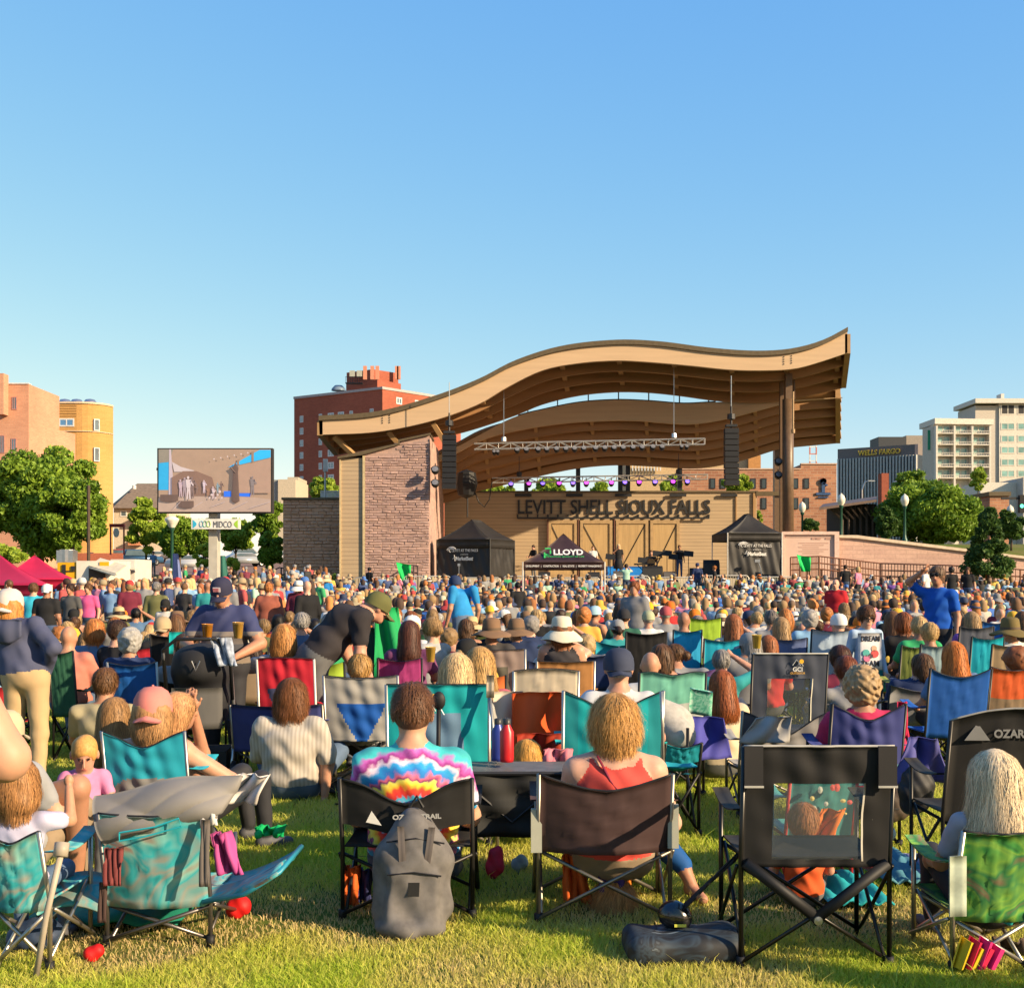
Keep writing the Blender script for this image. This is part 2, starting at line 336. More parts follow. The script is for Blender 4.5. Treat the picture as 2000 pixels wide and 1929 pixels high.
LT = [(850,892),(894,872),(935,850),(1003,815),(1060,800),(1131,786),(1203,781),(1266,783),(1335,788),(1400,785),(1525,782),(1647,776)]
LB = [(850,904),(894,884),(935,862),(989,845),(1096,827),(1203,821),(1255,822),(1287,825),(1350,828),(1414,819),(1525,790),(1550,784),(1636,777)]
BB = [(862,983),(905,970),(921,962),(963,952),(1060,928),(1131,914),(1203,908),(1266,910),(1366,914),(1446,900),(1525,876),(1560,872),(1636,865)]
shell = empty('bandshell', (PX(1160, 66), 66, 0), 0, 'open-air concert bandshell with a wavy timber roof and brick tower', 'bandshell')
SH0 = Vector(shell.location)
def shp(name, mb, mats, smooth=False, label=None):
    mb.v = [tuple(Vector(v)-SH0) for v in mb.v]; o = mb.build(name, mats, shell, smooth)
    if label: o['label'] = label
    return o
def curve_pts(pts, d, n=64, dz=0):
    x0, x1 = pts[0][0], pts[-1][0]
    return [Vector(P(x0+(x1-x0)*i/n, fc(x0+(x1-x0)*i/n, pts), d))+Vector((0, 0, dz)) for i in range(n+1)]
def lerp_curves(A, dA, B, dB, t, n=64, x0=None, x1=None):
    out = []
    ax0, ax1, bx0, bx1 = A[0][0], A[-1][0], B[0][0], B[-1][0]
    for i in range(n+1):
        u = i/n; xa = ax0+(ax1-ax0)*u; xb = bx0+(bx1-bx0)*u; x = xa+(xb-xa)*t; d = dA+(dB-dA)*t
        out.append(Vector(P(x, fc(x, A)*(1-t)+fc(x, B)*t, d)))
    return out
def beam(mb, bot, top, th, m=0):
    n = len(bot); vs = []
    for k in range(n): vs += [bot[k], top[k], top[k]+Vector((0, th, 0)), bot[k]+Vector((0, th, 0))]
    fs = []
    for i in range(n-1):
        a, b = i*4, i*4+4
        fs += [(a, b, b+1, a+1), (a+1, b+1, b+2, a+2), (a+2, b+2, b+3, a+3), (a+3, b+3, b, a)]
    fs += [(0, 1, 2, 3), ((n-1)*4+3, (n-1)*4+2, (n-1)*4+1, (n-1)*4)]
    mb.add(vs, fs, m)
up = lambda c, h: [p+Vector((0, 0, h)) for p in c]
ya = lambda c, h: [p+Vector((0, h, 0)) for p in c]
b0, t0 = curve_pts(FB, 62), curve_pts(FT, 62, dz=-.22)
mb = MB(); beam(mb, b0, t0, .3); shp('fascia', mb, M_WOODF, False, 'pale curved timber front fascia')
mb = MB(); beam(mb, up(ya(t0, -.12), .003), up(ya(t0, -.12), .24), .55); shp('roof_edge', mb, M_FLASH, False)
# bolts
for px, y0 in ((747, 812), (761, 811), (1531, 697), (1546, 695)):
    for k in range(4): mb = MB(); x, y, z = P(px, y0+k*4.6, 61.98); mb.box((x, y, z), (.05, .03, .05)); shp('bolt_head', mb, M_DARK)
up_c = [b0]+[lerp_curves(FB, 62, UB, 68, t) for t in (1/3, 2/3, 1)]
for i, c in enumerate(up_c[1:]): mb = MB(); beam(mb, c, up(c, .62), .28); shp('purlin', mb, M_WOODD, False)
def deck(name, curves, th, m, lift):
    mb = MB(); n = len(curves[0]); K = len(curves); vs = []
    for c in curves: vs += up(c, lift)
    for c in curves: vs += up(c, lift+th)
    fs = []; L = K*n
    for k in range(K-1):
        for i in range(n-1):
            a = k*n+i; fs += [(a, a+n, a+n+1, a+1), (L+a, L+a+1, L+a+n+1, L+a+n)]
    for k in range(K-1):
        for i in (0, n-1): a = k*n+i; fs.append((a, a+n, L+a+n, L+a))
    for i in range(n-1):
        for k in (0, K-1): a = k*n+i; fs.append((a, a+1, L+a+1, L+a))
    mb.add(vs, fs); shp(name, mb, m, True)
deck('upper_roof', [up(ya(b0, .31), .12)]+up_c[1:-1]+[ya(up_c[-1], .3)], .2, M_WOODD, .63)
lt0, lb0 = curve_pts(LT, 68.6), curve_pts(LB, 68.6)
mb = MB(); beam(mb, lb0, lt0, .3); shp('lower_beam', mb, M_WOODF, False, 'pale curved beam under the roof slot')
lo_c = [lb0]+[lerp_curves(LB, 68.6, BB, 73.5, k/5) for k in range(1, 6)]
for c in lo_c[1:]: mb = MB(); beam(mb, c, up(c, .46), .26); shp('purlin', mb, M_WOODD, False)
deck('lower_roof', [ya(lb0, .31)]+lo_c[1:-1]+[ya(lo_c[-1], .3)], .18, M_WOODD, .47)
# clerestory slot: frame + mullions + glass
mb = MB()
for px in (1031, 1089, 1149, 1208, 1267, 1327, 1384):
    x = PX(px, 68.7); mb.bb(x-.03, x+.03, 68.65, 68.75, PZ(fc(px, LT), 68.7), PZ(fc(px, UB), 68.2)+.05)
c1 = [p for p in lt0 if PX(1003, 68.6) < p.x < PX(1400, 68.6)]
beam(mb, [p+Vector((0, .01, -.02)) for p in c1], [p+Vector((0, .01, .06)) for p in c1], .12); shp('slot_frame', mb, M_DARK)
# transverse rafters
for i, (px, side) in enumerate(((655, 0), (760, 0), (850, 0), (938, 0), (1095, 0), (1207, 0), (1316, 0), (1430, 0), (1538, 0), (1640, 0))):
    mb = MB(); prev = None
    seq = []
    for k, c in enumerate(up_c):
        x0, x1 = c[0].x, c[-1].x; u = (px-624)/(1655-624); x = x0+(x1-x0)*u
        j = min(range(len(c)), key=lambda q: abs(c[q].x-x)); seq.append(Vector((x, c[j].y+.02, c[j].z)))
    w = .13
    for a, b_ in zip(seq[:-1], seq[1:]):
        vs = []
        for p, yy in ((a, .28), (b_, 0)):
            for sx in (-w, w):
                for dz in (.34, .62): vs.append(p+Vector((sx, yy, dz)))
        mb.add(vs, [(0, 1, 3, 2), (4, 6, 7, 5), (0, 2, 6, 4), (1, 5, 7, 3), (0, 4, 5, 1), (2, 3, 7, 6)])
    shp('rafter', mb, M_WOOD)
for px in (945, 1045, 1155, 1262, 1360, 1475, 1640):
    mb = MB(); seq = []
    for c in lo_c:
        u = (px-850)/(1636-850); x = c[0].x+(c[-1].x-c[0].x)*u; j = min(range(len(c)), key=lambda q: abs(c[q].x-x)); seq.append(Vector((x, c[j].y, c[j].z)))
    for a, b_ in zip(seq[:-1], seq[1:]):
        vs = [p+Vector((sx, yy, dz)) for p, yy in ((a, .28), (b_, 0)) for sx in (-.1, .1) for dz in (.24, .46)]
        mb.add(vs, [(0, 1, 3, 2), (4, 6, 7, 5), (0, 2, 6, 4), (1, 5, 7, 3), (0, 4, 5, 1), (2, 3, 7, 6)])
    shp('rafter', mb, M_WOOD)
# edge end beams (right flank, left flank)
for A_, B_, h in ((up_c[0][-1], up_c[-1][-1], .95), (lo_c[0][-1], lo_c[-1][-1], .6), (up_c[0][0], up_c[-1][0], .7)):
    mb = MB(); vs = [p+Vector((sx, 0, dz)) for p in (A_, B_) for sx in (-.12, .16) for dz in (-.03, h)]
    mb.add(vs, [(0, 1, 3, 2), (4, 6, 7, 5), (0, 2, 6, 4), (1, 5, 7, 3), (0, 4, 5, 1), (2, 3, 7, 6)]); shp('edge_beam', mb, M_WOOD)
# left side roof brace struts
for a, b_ in (((652, 852, 62.5), (700, 897, 63)), ((757, 842, 62.5), (776, 864, 63)), ((845, 825, 62.5), (868, 862, 63))):
    mb = MB(); mb.tube([P(*a), P(*b_)], .16, 4); shp('strut', mb, M_WOOD)
# brick tower, side wall, siding
M_TOWER = brick_mat('split_face_brick', (.58, .38, .31), (.40, .27, .245), (.45, .32, .27), .62, .20, .012, rock=.06, bump=1.0)
X = lambda px, d=61: PX(px, d)
def rockface(x0, x1, z0, ztf, y, bw, bh, amp, m, name, par=None, off=None):
    rg = random.Random(5); mb = MB(); z = z0; row = 0
    while z < ztf(x0)+3:
        x = x0-(bw/2 if row % 2 else 0)
        while x < x1:
            w = bw*rg.choice((1, 1, 1.6)); xa, xb = max(x, x0), min(x+w, x1); zt = min(z+bh, ztf((xa+xb)/2))
            if xb-xa > .05 and zt-z > .04:
                p = rg.random()*amp*.6; g = .003
                f = [(xa+g, y, z+g), (xb-g, y, z+g), (xb-g, y, zt-g), (xa+g, y, zt-g)]
                k = .018; q = [(a+(k if i in (0, 3) else -k), y-p-rg.random()*amp, b_+(k if i < 2 else -k)) for i, (a, _, b_) in enumerate(f)]
                c = ((xa+xb)/2+rg.uniform(-.08, .08), y-p-rg.random()*amp*1.2, (z+zt)/2+rg.uniform(-.03, .03))
                mb.add(f+q+[c], [(0, 1, 5, 4), (1, 2, 6, 5), (2, 3, 7, 6), (3, 0, 4, 7), (4, 5, 8), (5, 6, 8), (6, 7, 8), (7, 4, 8)])
            x += w
        z += bh; row += 1
    if par: return sub(mb, name, m, par, off)
    return shp(name, mb, m)
mb = MB(); pts = [(X(712), .3), (X(838.6), .3), (X(838.6), PZ(849, 61)), (X(782), PZ(862, 61)), (X(782), PZ(868, 61)), (X(712), PZ(888, 61))]
mb.prism(pts, 61, 73.9); shp('brick_tower', mb, M_TOWER, label='rough reddish brick tower')
rockface(X(712.6), X(838.2), .3, lambda x: PZ(889, 61)-.05 if x < X(781.5) else PZ(863, 61)-.06, 60.99, .42, .13, .04, M_TOWER, 'rough_face')
mb = MB(); mb.prism([(X(708), PZ(889, 61)), (X(781), PZ(868.5, 61)), (X(781), PZ(862.5, 61)), (X(841), PZ(849.5, 61)), (X(841), PZ(846, 61)), (X(778), PZ(859, 61)), (X(778), PZ(866, 61)), (X(660), PZ(892, 61)), (X(660), PZ(896, 61))], 60.85, 64); shp('tower_coping', mb, M_FLASH)
M_SIDING = lap_mat('lap_siding', (.48, .35, .21), .21)
mb = MB(); mb.bb(X(664), X(709.5), 61.05, 66, .3, PZ(894, 61)); shp('siding_panel', mb, M_SIDING)
M_TRIM = mat((.60, .47, .26), .6, name='corner_trim')
mb = MB(); mb.bb(X(708.5), X(713), 60.93, 61.5, .3, PZ(890, 61)); mb.bb(X(663), X(666), 60.97, 61.4, .3, PZ(894, 61)); shp('corner_trim', mb, M_TRIM)
mb = MB(); mb.bb(X(868, 74), X(1478, 74), 74, 74.4, .3, PZ(962, 74)); shp('back_wall', mb, M_SIDING)
mb = MB(); mb.bb(X(903, 74), X(1480, 74), 73.9, 74.5, PZ(962, 74)+.002, PZ(958.5, 74)); mb.bb(X(1476, 74), X(1532, 74), 73.85, 74.2, PZ(968, 74), PZ(960, 74)); shp('wall_cap', mb, M_FLASH)
mb = MB(); mb.bb(X(1471, 73.9), X(1476, 73.9), 73.88, 73.995, 1.65, PZ(963, 74)); mb.bb(X(1437, 73.9), X(1439, 73.9), 73.9, 73.995, 1.65, PZ(963, 74)); shp('wall_trim', mb, M_WOOD)
for px in (1028, 1130, 1213, 1228, 1330):
    mb = MB(); x = X(px, 74); mb.bb(x-.13, x+.13, 74.42, 74.7, PZ(962, 74)-.5, PZ(fc(px, BB), 73.5)+.1); shp('post', mb, M_DARK)
for px in (1022, 1122, 1218, 1325, 1425):
    mb = MB(); x = X(px, 73.6); mb.bb(x-.5, x+.5, 73.78, 73.88, PZ(969, 73.6), PZ(963.5, 73.6)); shp('floodlight', mb, M_DARK)
# sliding doors
M_DOOR = mat((.50, .34, .16), .6, 0, .12, 2, .3, 5, name='door_plank', stretch=(6, 6, .4))
for x0, x1, fl in ((1071, 1127, 0), (1133, 1196, 0), (1203, 1266, 1), (1270, 1327, 1)):
    a, b_ = X(x0, 73.8), X(x1, 73.8); zt = PZ(1016, 73.8); zb = 1.68
    mb = MB(); mb.bb(a, b_, 73.8, 73.96, zb, zt)
    o = shp('door', mb, M_DOOR)
    mb = MB()
    for u0, u1, v0, v1 in ((a, a+.17, zb, zt), (b_-.17, b_, zb, zt), (a+.171, b_-.171, zt-.2, zt), (a+.171, b_-.171, zb, zb+.2)): mb.bb(u0, u1, 73.73, 73.797, v0, v1)
    p, q = ((b_-.15, zb+.2), (a+.15, zt-.2)) if not fl else ((a+.15, zb+.2), (b_-.15, zt-.2))
    mb.v = [tuple(Vector(v)-SH0) for v in mb.v]; mb.build('door_frame', mat((.44, .30, .15), .6, name='door_frame'), o)
    mb = MB(); mb.tube([(p[0], 73.77, p[1]), (q[0], 73.77, q[1])], .02, 4); mb.v = [tuple(Vector(v)-SH0) for v in mb.v]; mb.build('brace', M_DARK, o)
for x0 in (1128.5, 1199, 1069):
    mb = MB(); mb.bb(X(x0, 73.7), X(x0+2.6, 73.7), 73.7, 73.99, 1.66, PZ(1014, 73.7)); shp('jamb', mb, mat((.14, .06, .04), .5, name='jamb'))
t = text_obj('lettering', 'LEVITT SHELL SIOUX FALLS', 1.18, M_DARK, Vector((X(1199, 73.8), 73.94, PZ(1002.5, 73.8)))-SH0, shell, ext=.04, width=378/2400*73.6, bold=.016)
mb = MB(); mb.bb(X(1010, 73.3), X(1388, 73.3), 73.72, 73.8, PZ(1012.5, 73.3), PZ(1009, 73.3))
for k in range(20): x = X(1011+k*19.8, 73.3); mb.bb(x-.04, x+.04, 73.75, 73.99, PZ(1008.9, 73.3), PZ(1003.5, 73.3))
shp('ledge', mb, M_DARK)
# column on the open side
M_COL = mat((.16, .10, .06), .4, name='column_paint')
mb = MB(); mb.tube([P(1539, 1060, 64), P(1539, 780, 64)], .29, 24); shp('column', mb, M_COL, True, 'big round brown steel column')
mb = MB(); mb.bb(X(1533, 64), X(1546, 64), 63.8, 64.2, PZ(780, 64)+.001, PZ(724, 63)); mb.bb(X(1524, 65), X(1531, 65), 65, 65.3, PZ(1060, 65), PZ(724, 65)); mb.bb(X(1550, 65), X(1553, 65), 65, 65.2, PZ(780, 65), PZ(724, 65)); shp('column_head', mb, M_COL)
mb = MB(); mb.tube([P(1549, 765, 63), P(1549, 838, 63)], .05, 8); mb.tube([P(1549, 838, 63), P(1549, 846, 63)], .1, 8); shp('downpipe', mb, mat((.42, .26, .12), .5, name='pipe'))
mb = MB(); mb.bb(X(1513, 74), X(1528, 74), 74, 74.5, 1.6, PZ(870, 73.6)); shp('post', mb, M_COL)
# stage platform, stone-faced front
M_CONC = brick_mat('stage_block', (.62, .50, .34), (.57, .46, .31), (.42, .34, .24), 1.6, .42, .02, bump=.2)
mb = MB(); mb.prism([(X(790, 60), .3), (X(1720, 60), .3), (X(1700, 60), .75), (X(1600, 60), 1.45), (X(1560, 60), 1.62), (X(790, 60), 1.62)], 60, 73.85)
o = mb.build('stage_platform', M_CONC); tag(o, kind='structure')
# low brick building beside the tower
M_LOWB = brick_mat('rough_block', (.68, .40, .26), (.58, .34, .22), (.5, .31, .21), .8, .38, .02, rock=.25, bump=1)
bld = empty('brick_annex', (X(553, 64), 64, 0), 0, 'low rough brick building with a dark coping left of the tower', 'building')
BL = Vector(bld.location)
mb = MB(); mb.bb(X(553, 64), X(668, 64), 64, 74, 0, PZ(976, 64)); sub(mb, 'wall', M_LOWB, bld, BL)
rockface(X(553, 64)+.02, X(664, 64), PZ(1120, 64), lambda x: PZ(976.5, 64), 63.99, .4, .17, .05, M_LOWB, 'rough_face', bld, BL)
mb = MB(); mb.bb(X(552, 64)-.05, X(668, 64), 63.9, 74.1, PZ(976, 64)+.001, PZ(971.5, 64)); sub(mb, 'coping', M_FLASH, bld, BL)
mb = MB()
for k in range(16): x = X(627+k*2.6, 70); mb.bb(x-.03, x+.03, 70, 70.05, PZ(971, 70)-.2, PZ(960, 70))
mb.bb(X(626, 70), X(668, 70), 69.98, 70.07, PZ(960, 70), PZ(958, 70)); sub(mb, 'railing', mat((.75, .72, .65), .5, name='pale_rail'), bld, BL)
mb = MB(); x, y, z = P(635, 912, 69); mb.tube([(x, 69, 5.5), (x, 69, z)], .05, 8); mb.box((x+.02, 69, z+.1), (.25, .2, .7)); sub(mb, 'antenna', mat((.7, .68, .62), .5, name='mast'), bld, BL)
# ================================================================ trees
def leaf_mat(name, c, c2):
    m, nt, bs = new_mat(name); at = N(nt, 'ShaderNodeAttribute', attribute_name='tone'); mx = N(nt, 'ShaderNodeMix', data_type='RGBA')
    nt.links.new(at.outputs['Fac'], mx.inputs[0]); mx.inputs[6].default_value = col(c); mx.inputs[7].default_value = col(c2); nt.links.new(mx.outputs[2], bs.inputs['Base Color'])
    bs.inputs['Roughness'].default_value = .55; bs.inputs['Specular IOR Level'].default_value = .25
    tr = N(nt, 'ShaderNodeBsdfTranslucent'); nt.links.new(mx.outputs[2], tr.inputs[0]); ms = N(nt, 'ShaderNodeMixShader'); ms.inputs[0].default_value = .3
    out = nt.nodes['Material Output']; nt.links.new(bs.outputs[0], ms.inputs[1]); nt.links.new(tr.outputs[0], ms.inputs[2]); nt.links.new(ms.outputs[0], out.inputs[0]); return m
M_LEAF = leaf_mat('leaf', (.10, .20, .015), (.34, .50, .05)); M_LEAFD = leaf_mat('dark_leaf', (.04, .09, .02), (.12, .22, .04)); M_LEAFL = leaf_mat('light_leaf', (.24, .38, .03), (.52, .64, .08))
M_BARK = mat((.14, .10, .07), .9, 0, .3, 5, .6, 10, name='bark')
def leaves_mesh(cents, rads, n, size, rng, vert=.7):
    k = len(cents); idx = rng.integers(0, k, n); dirs = rng.normal(size=(n, 3)); dirs /= np.linalg.norm(dirs, axis=1)[:, None]
    r = rng.random(n)**.33
    p = cents[idx]+dirs*(rads[idx]*r)[:, None]*np.array([1, 1, vert])
    a = rng.normal(size=(n, 3)); a /= np.linalg.norm(a, axis=1)[:, None]; b = np.cross(a, rng.normal(size=(n, 3))); b /= np.linalg.norm(b, axis=1)[:, None]+1e-9
    s = size*(.6+.8*rng.random(n))[:, None]
    V = np.stack([p-a*s, p-b*s*.55, p+a*s, p+b*s*.55], 1).reshape(-1, 3); return V, np.arange(n*4).reshape(n, 4), idx
def tree(name, px0, px1, pt, pb, d, m=None, n=16000, size=.17, label='', cat='tree', group=None, trunk=True, seed=1, nb=42, z0=None, cone=False, holes=.0):
    rng = np.random.default_rng(seed); m = m or M_LEAF
    xc = PX((px0+px1)/2, d); rx = (px1-px0)/2/FPX*d; zt, zb = PZ(pt, d), PZ(pb, d); g = gz(xc, d) if z0 is None else z0
    root = empty(name, (xc, d, g), 0, label, cat, group)
    cz = (zt+zb)/2-g; rz = (zt-zb)/2
    C_ = []; R_ = []
    for i in range(nb):
        th = rng.random()*2*math.pi; ph = math.acos(2*rng.random()-1); q = .5+.47*rng.random()
        v = np.array([math.sin(ph)*math.cos(th), math.sin(ph)*math.sin(th), math.cos(ph)])
        if cone:
            t = rng.random()**.8; rr = (1-t)*rx*.9+.1; a = rng.random()*6.283; C_.append([math.cos(a)*rr*.75, math.sin(a)*rr*.75, cz-rz+2*rz*t*.95]); R_.append(max(.25, rr*.4))
        else:
            k = rx*(.17+.12*rng.random()); C_.append([v[0]*(rx-k)*q, v[1]*(rx-k)*q*.9, cz+v[2]*(rz-k*.7)*q]); R_.append(k*1.12)
    C_ = np.array(C_); R_ = np.array(R_)
    V, F, ci = leaves_mesh(C_, R_, n, size, rng)
    o = mesh_obj('crown', V, F, m, root, uv=False)
    zz = (V[::4, 2]-V[::4, 2].min())/(np.ptp(V[::4, 2])+1e-6)
    tn = np.clip(rng.random(n)*.55+(rng.random(len(C_))*.5)[ci], 0, 1).astype(np.float32); at = o.data.attributes.new('tone', 'FLOAT', 'POINT'); at.data.foreach_set('value', np.repeat(tn, 4))
    mb = MB(); h = cz; r0 = max(.06, rx*.05)
    mb.tube([(0, 0, -.3), (.05*rx*.3, 0, max(.3, h-rz*.8)), (0, 0, h)], [r0*1.3, r0, r0*.4], 8)
    for i in range(9 if not cone else 0):
        c = C_[rng.integers(0, len(C_))]; s = Vector((0, 0, max(.4, h-rz*rng.uniform(.3, .95)))); e = Vector(c); mb.tube([s, s.lerp(e, .5)+Vector((0, 0, rx*.06)), e], [r0*.5, r0*.33, r0*.1], 6)
    mb.build('trunk', M_BARK, root, True)
    return root
tree('broadleaf_tree', -60, 215, 858, 1100, 78, n=60000, size=.15, label='huge dense green tree in front of the orange brick buildings', seed=2, nb=85)
tree('broadleaf_tree', 60, 222, 905, 1090, 74, n=26000, size=.14, label='round green tree crown behind the tall dark pole', seed=3, nb=50)
tree('shrub', -30, 60, 1060, 1115, 60, M_LEAFL, 5000, .12, 'bright green shrub above the red canopies', 'shrub', seed=4, nb=16)
tree('broadleaf_tree', 240, 330, 965, 1090, 82, M_LEAFL, 11000, .16, 'light green tree in front of the gabled house', seed=5)
tree('broadleaf_tree', 300, 400, 1005, 1100, 80, n=11000, size=.17, label='dark green tree under the video screen behind the green lamp post', seed=6)
tree('broadleaf_tree', 372, 432, 1000, 1110, 76, n=8000, size=.15, label='small leafy tree just left of the concrete screen post', seed=7)
tree('broadleaf_tree', 420, 500, 1000, 1085, 80, M_LEAFL, 9000, .15, 'yellow green tree just right of the concrete screen post', seed=8)
tree('broadleaf_tree', 490, 560, 965, 1075, 78, n=9000, size=.15, label='tree between the screen and the low brick building', seed=9)
tree('broadleaf_tree', 500, 560, 1035, 1115, 70, n=7000, size=.12, label='small dark tree beside the low brick building corner', seed=10)
tree('shrub', 425, 475, 1085, 1120, 66, M_LEAFL, 5000, .08, 'bright yellow green ornamental grass by the screen post', 'shrub', seed=11, nb=14)
tree('shrub', 376, 420, 1060, 1118, 68, M_LEAFL, 4000, .1, 'young light green sapling by the screen post', 'shrub', seed=12, nb=14)
tree('broadleaf_tree', 600, 668, 928, 985, 90, M_LEAFL, 7000, .16, 'bright green treetop above the low brick building', seed=13, nb=24)
tree('broadleaf_tree', 935, 1010, 942, 990, 100, M_LEAFL, 6000, .18, 'treetop seen through the opening left of the shell back wall', seed=14, nb=24)
tree('broadleaf_tree', 1020, 1125, 932, 1000, 98, M_LEAFL, 8000, .18, 'widest treetop seen through the opening above the stage back wall', seed=15, nb=28)
tree('broadleaf_tree', 1135, 1200, 938, 1000, 100, M_LEAFL, 5000, .18, 'treetop seen through the opening above the middle of the sign', seed=16, nb=20)
tree('broadleaf_tree', 1280, 1345, 925, 990, 90, M_LEAFL, 5000, .15, 'small treetop behind the sign end in front of the brick building', seed=17, nb=20)
tree('broadleaf_tree', 1405, 1475, 925, 975, 90, M_LEAFL, 6000, .14, 'treetop below the line array on the open side of the shell', seed=18, nb=20)
tree('shrub', 1475, 1492, 996, 1020, 85, M_LEAFL, 1200, .12, 'small green treetop beside the end of the back wall', 'shrub', seed=19, nb=8)
tree('broadleaf_tree', 1700, 1940, 928, 1075, 88, n=52000, size=.14, label='large round sunlit tree right of the stage', seed=20, nb=80, z0=3.8)
tree('broadleaf_tree', 1730, 1830, 908, 1010, 110, n=9000, size=.2, label='taller tree behind the large round tree', seed=21, z0=3.8)
tree('broadleaf_tree', 1705, 1760, 985, 1055, 82, M_LEAFD, 6000, .14, 'dark tree between the timber shed and the large round tree', seed=22, z0=3.8)
tree('broadleaf_tree', 1890, 1930, 908, 960, 130, M_LEAFL, 3000, .16, 'thin yellowish treetop in front of the white hotel', seed=23, z0=3.8)
tree('conifer_tree', 1875, 1985, 985, 1125, 56, M_LEAFD, 16000, .09, 'dark spruce standing in front of the pink stone wall', seed=24, nb=70, cone=True)
tree('broadleaf_tree', 1940, 2010, 990, 1060, 75, M_LEAFD, 6000, .13, 'dark green tree at the end of the pink stone wall', seed=25, z0=3.6)
tree('shrub', 1560, 1605, 1010, 1040, 78, M_LEAFD, 3500, .1, 'reddish green bush in front of the brick building', 'shrub', seed=26, nb=14, z0=3.5)
tree('shrub', 640, 668, 1115, 1165, 60.5, M_LEAFD, 3000, .1, 'dark shrub at the foot of the siding panel', 'shrub', seed=27, nb=12)

# ================================================================ buildings
def bldg(label, name='building', loc=(0, 0, 0)): return empty(name, loc, 0, label, 'building')
class Facade:
    """A wall from A to B (plan points), outward normal to the viewer's side; windows placed in u (0..1) and z."""
    def __init__(s, root, A, B): s.A = Vector((A[0], A[1], 0)); s.B = Vector((B[0], B[1], 0)); s.root = root; s.u = (s.B-s.A).normalized(); s.n = Vector((s.u.y, -s.u.x, 0)); s.off = Vector(root.location)
    def wall(s, z0, z1, m, th=.4, name='wall', u0=0, u1=1):
        a = s.A.lerp(s.B, u0); b_ = s.A.lerp(s.B, u1); mb = MB(); vs = []
        for p in (a, b_):
            for q in (0, -th):
                for z in (z0, z1): vs.append(p+s.n*q+Vector((0, 0, z)))
        mb.add(vs, [(0, 1, 5, 4), (4, 5, 7, 6), (6, 7, 3, 2), (2, 3, 1, 0), (1, 3, 7, 5), (0, 4, 6, 2)]); return sub(mb, name, m, s.root, s.off)
    def win(s, u, z0, z1, w, mf, mg=None, name='window', split=1, proud=.05):
        c = s.A.lerp(s.B, u); R = Matrix((s.u, s.n, (0, 0, 1))).transposed(); zc = (z0+z1)/2; h = z1-z0; f = min(.15, w*.15)
        mb = MB()
        o_ = c+s.n*(proud/2+.004)+Vector((0, 0, zc))
        for du, dz, ww, hh in ((-(w-f)/2, 0, f, h), ((w-f)/2, 0, f, h), (0, (h-f)/2, w-2*f, f), (0, -(h-f)/2, w-2*f, f)): mb.box(o_+s.u*du+Vector((0, 0, dz)), (ww, proud, hh), R=R)
        if split > 1: mb.box(o_, (f*.8, proud*.9, h-2*f), R=R)
        fr = sub(mb, name, mf, s.root, s.off)
        mb = MB(); mb.box(o_-s.n*.01, (w-2*f, proud*.5, h-2*f), R=R); sub(mb, 'pane', mg or M_GLASS, fr, s.off); return fr
def bxpart(root, name, m, x0, x1, y0, y1, z0, z1): mb = MB(); mb.bb(x0, x1, y0, y1, z0, z1); return sub(mb, name, m, root, Vector(root.location))
M_FR = mat((.75, .75, .72), .5, name='white_frame'); M_FRP = mat((.45, .22, .20), .6, name='maroon_frame')
BR_SAL = brick_mat('salmon_brick', (.66, .33, .20), (.58, .28, .17), (.55, .36, .26), .5, .16, .012, bump=.3)
BR_ORA = brick_mat('orange_brick', (.64, .36, .12), (.58, .32, .10), (.45, .28, .12), .5, .16, .012, bump=.3)
BR_RED = brick_mat('red_brick', (.42, .12, .07), (.36, .10, .06), (.34, .14, .09), .5, .16, .01, bump=.3)
BR_TAN = brick_mat('mottled_brick', (.52, .25, .14), (.34, .15, .09), (.45, .30, .20), .62, .24, .02, bump=.6, rock=.06)
# salmon brick building (far left)
d = 118; r = bldg('salmon brick building with a square chimney at the far left edge', 'brick_building', (PX(20, d), d, 0))
f = Facade(r, (PX(-60, d), d), (PX(56, d), d)); f.wall(0, PZ(750, d), BR_SAL, 8)
f2 = Facade(r, (PX(56.2, d+.1), d+.1), (PX(147, d+9), d+9)); f2.wall(0, PZ(826, d), BR_SAL, 8)
bxpart(r, 'coping', M_FR, PX(-60, d), PX(56.6, d), d-.1, d+.6, PZ(750, d)+.001, PZ(748, d))
bxpart(r, 'chimney', BR_SAL, PX(2, d), PX(17, d), d-1.2, d-.05, PZ(812, d), PZ(733, d))
for px, y0, y1, w in ((28, 775, 800, .55), (4, 850, 885, .55), (27, 856, 885, .5)): f.win((px+60)/116, PZ(y1, d), PZ(y0, d), 10/FPX*d, M_FRP, split=2)
for u, y0, y1 in ((.0, 0, 0), (.47, 862, 880), (.7, 868, 880)):
    if u: f2.win(u, PZ(y1, d), PZ(y0, d), .55, M_FRP)
# orange brick building, rounded corner
d = 134; r = bldg('tall yellow orange brick building with a rounded corner', 'brick_building', (PX(150, d), d, 0)); OF = Vector(r.location)
xr = PX(221, d+3); R_ = 3.0; arc = [(PX(56, d), d), (xr-R_, d)]+[(xr-R_+R_*math.sin(a*math.pi/16), d+R_-R_*math.cos(a*math.pi/16)) for a in range(1, 9)]+[(xr-6, d+12), (PX(56, d), d+12)]
mb = MB(); mb.prism(arc, 0, PZ(788, d), plane='xy'); sub(mb, 'wall', BR_ORA, r, OF)
big = [((x-xr)*1.006+xr+.08, (y-d)*1.0+d-.1) for x, y in arc]
for y0, y1 in ((787.9, 784.5), (842.5, 841)):
    mb = MB(); mb.prism([(x+(.08 if x > xr-3 else 0), y-.12) for x, y in arc], PZ(y0, d), PZ(y1, d), plane='xy'); sub(mb, 'cornice', mat((.72, .55, .36), .7, name='stone_band'), r, OF)
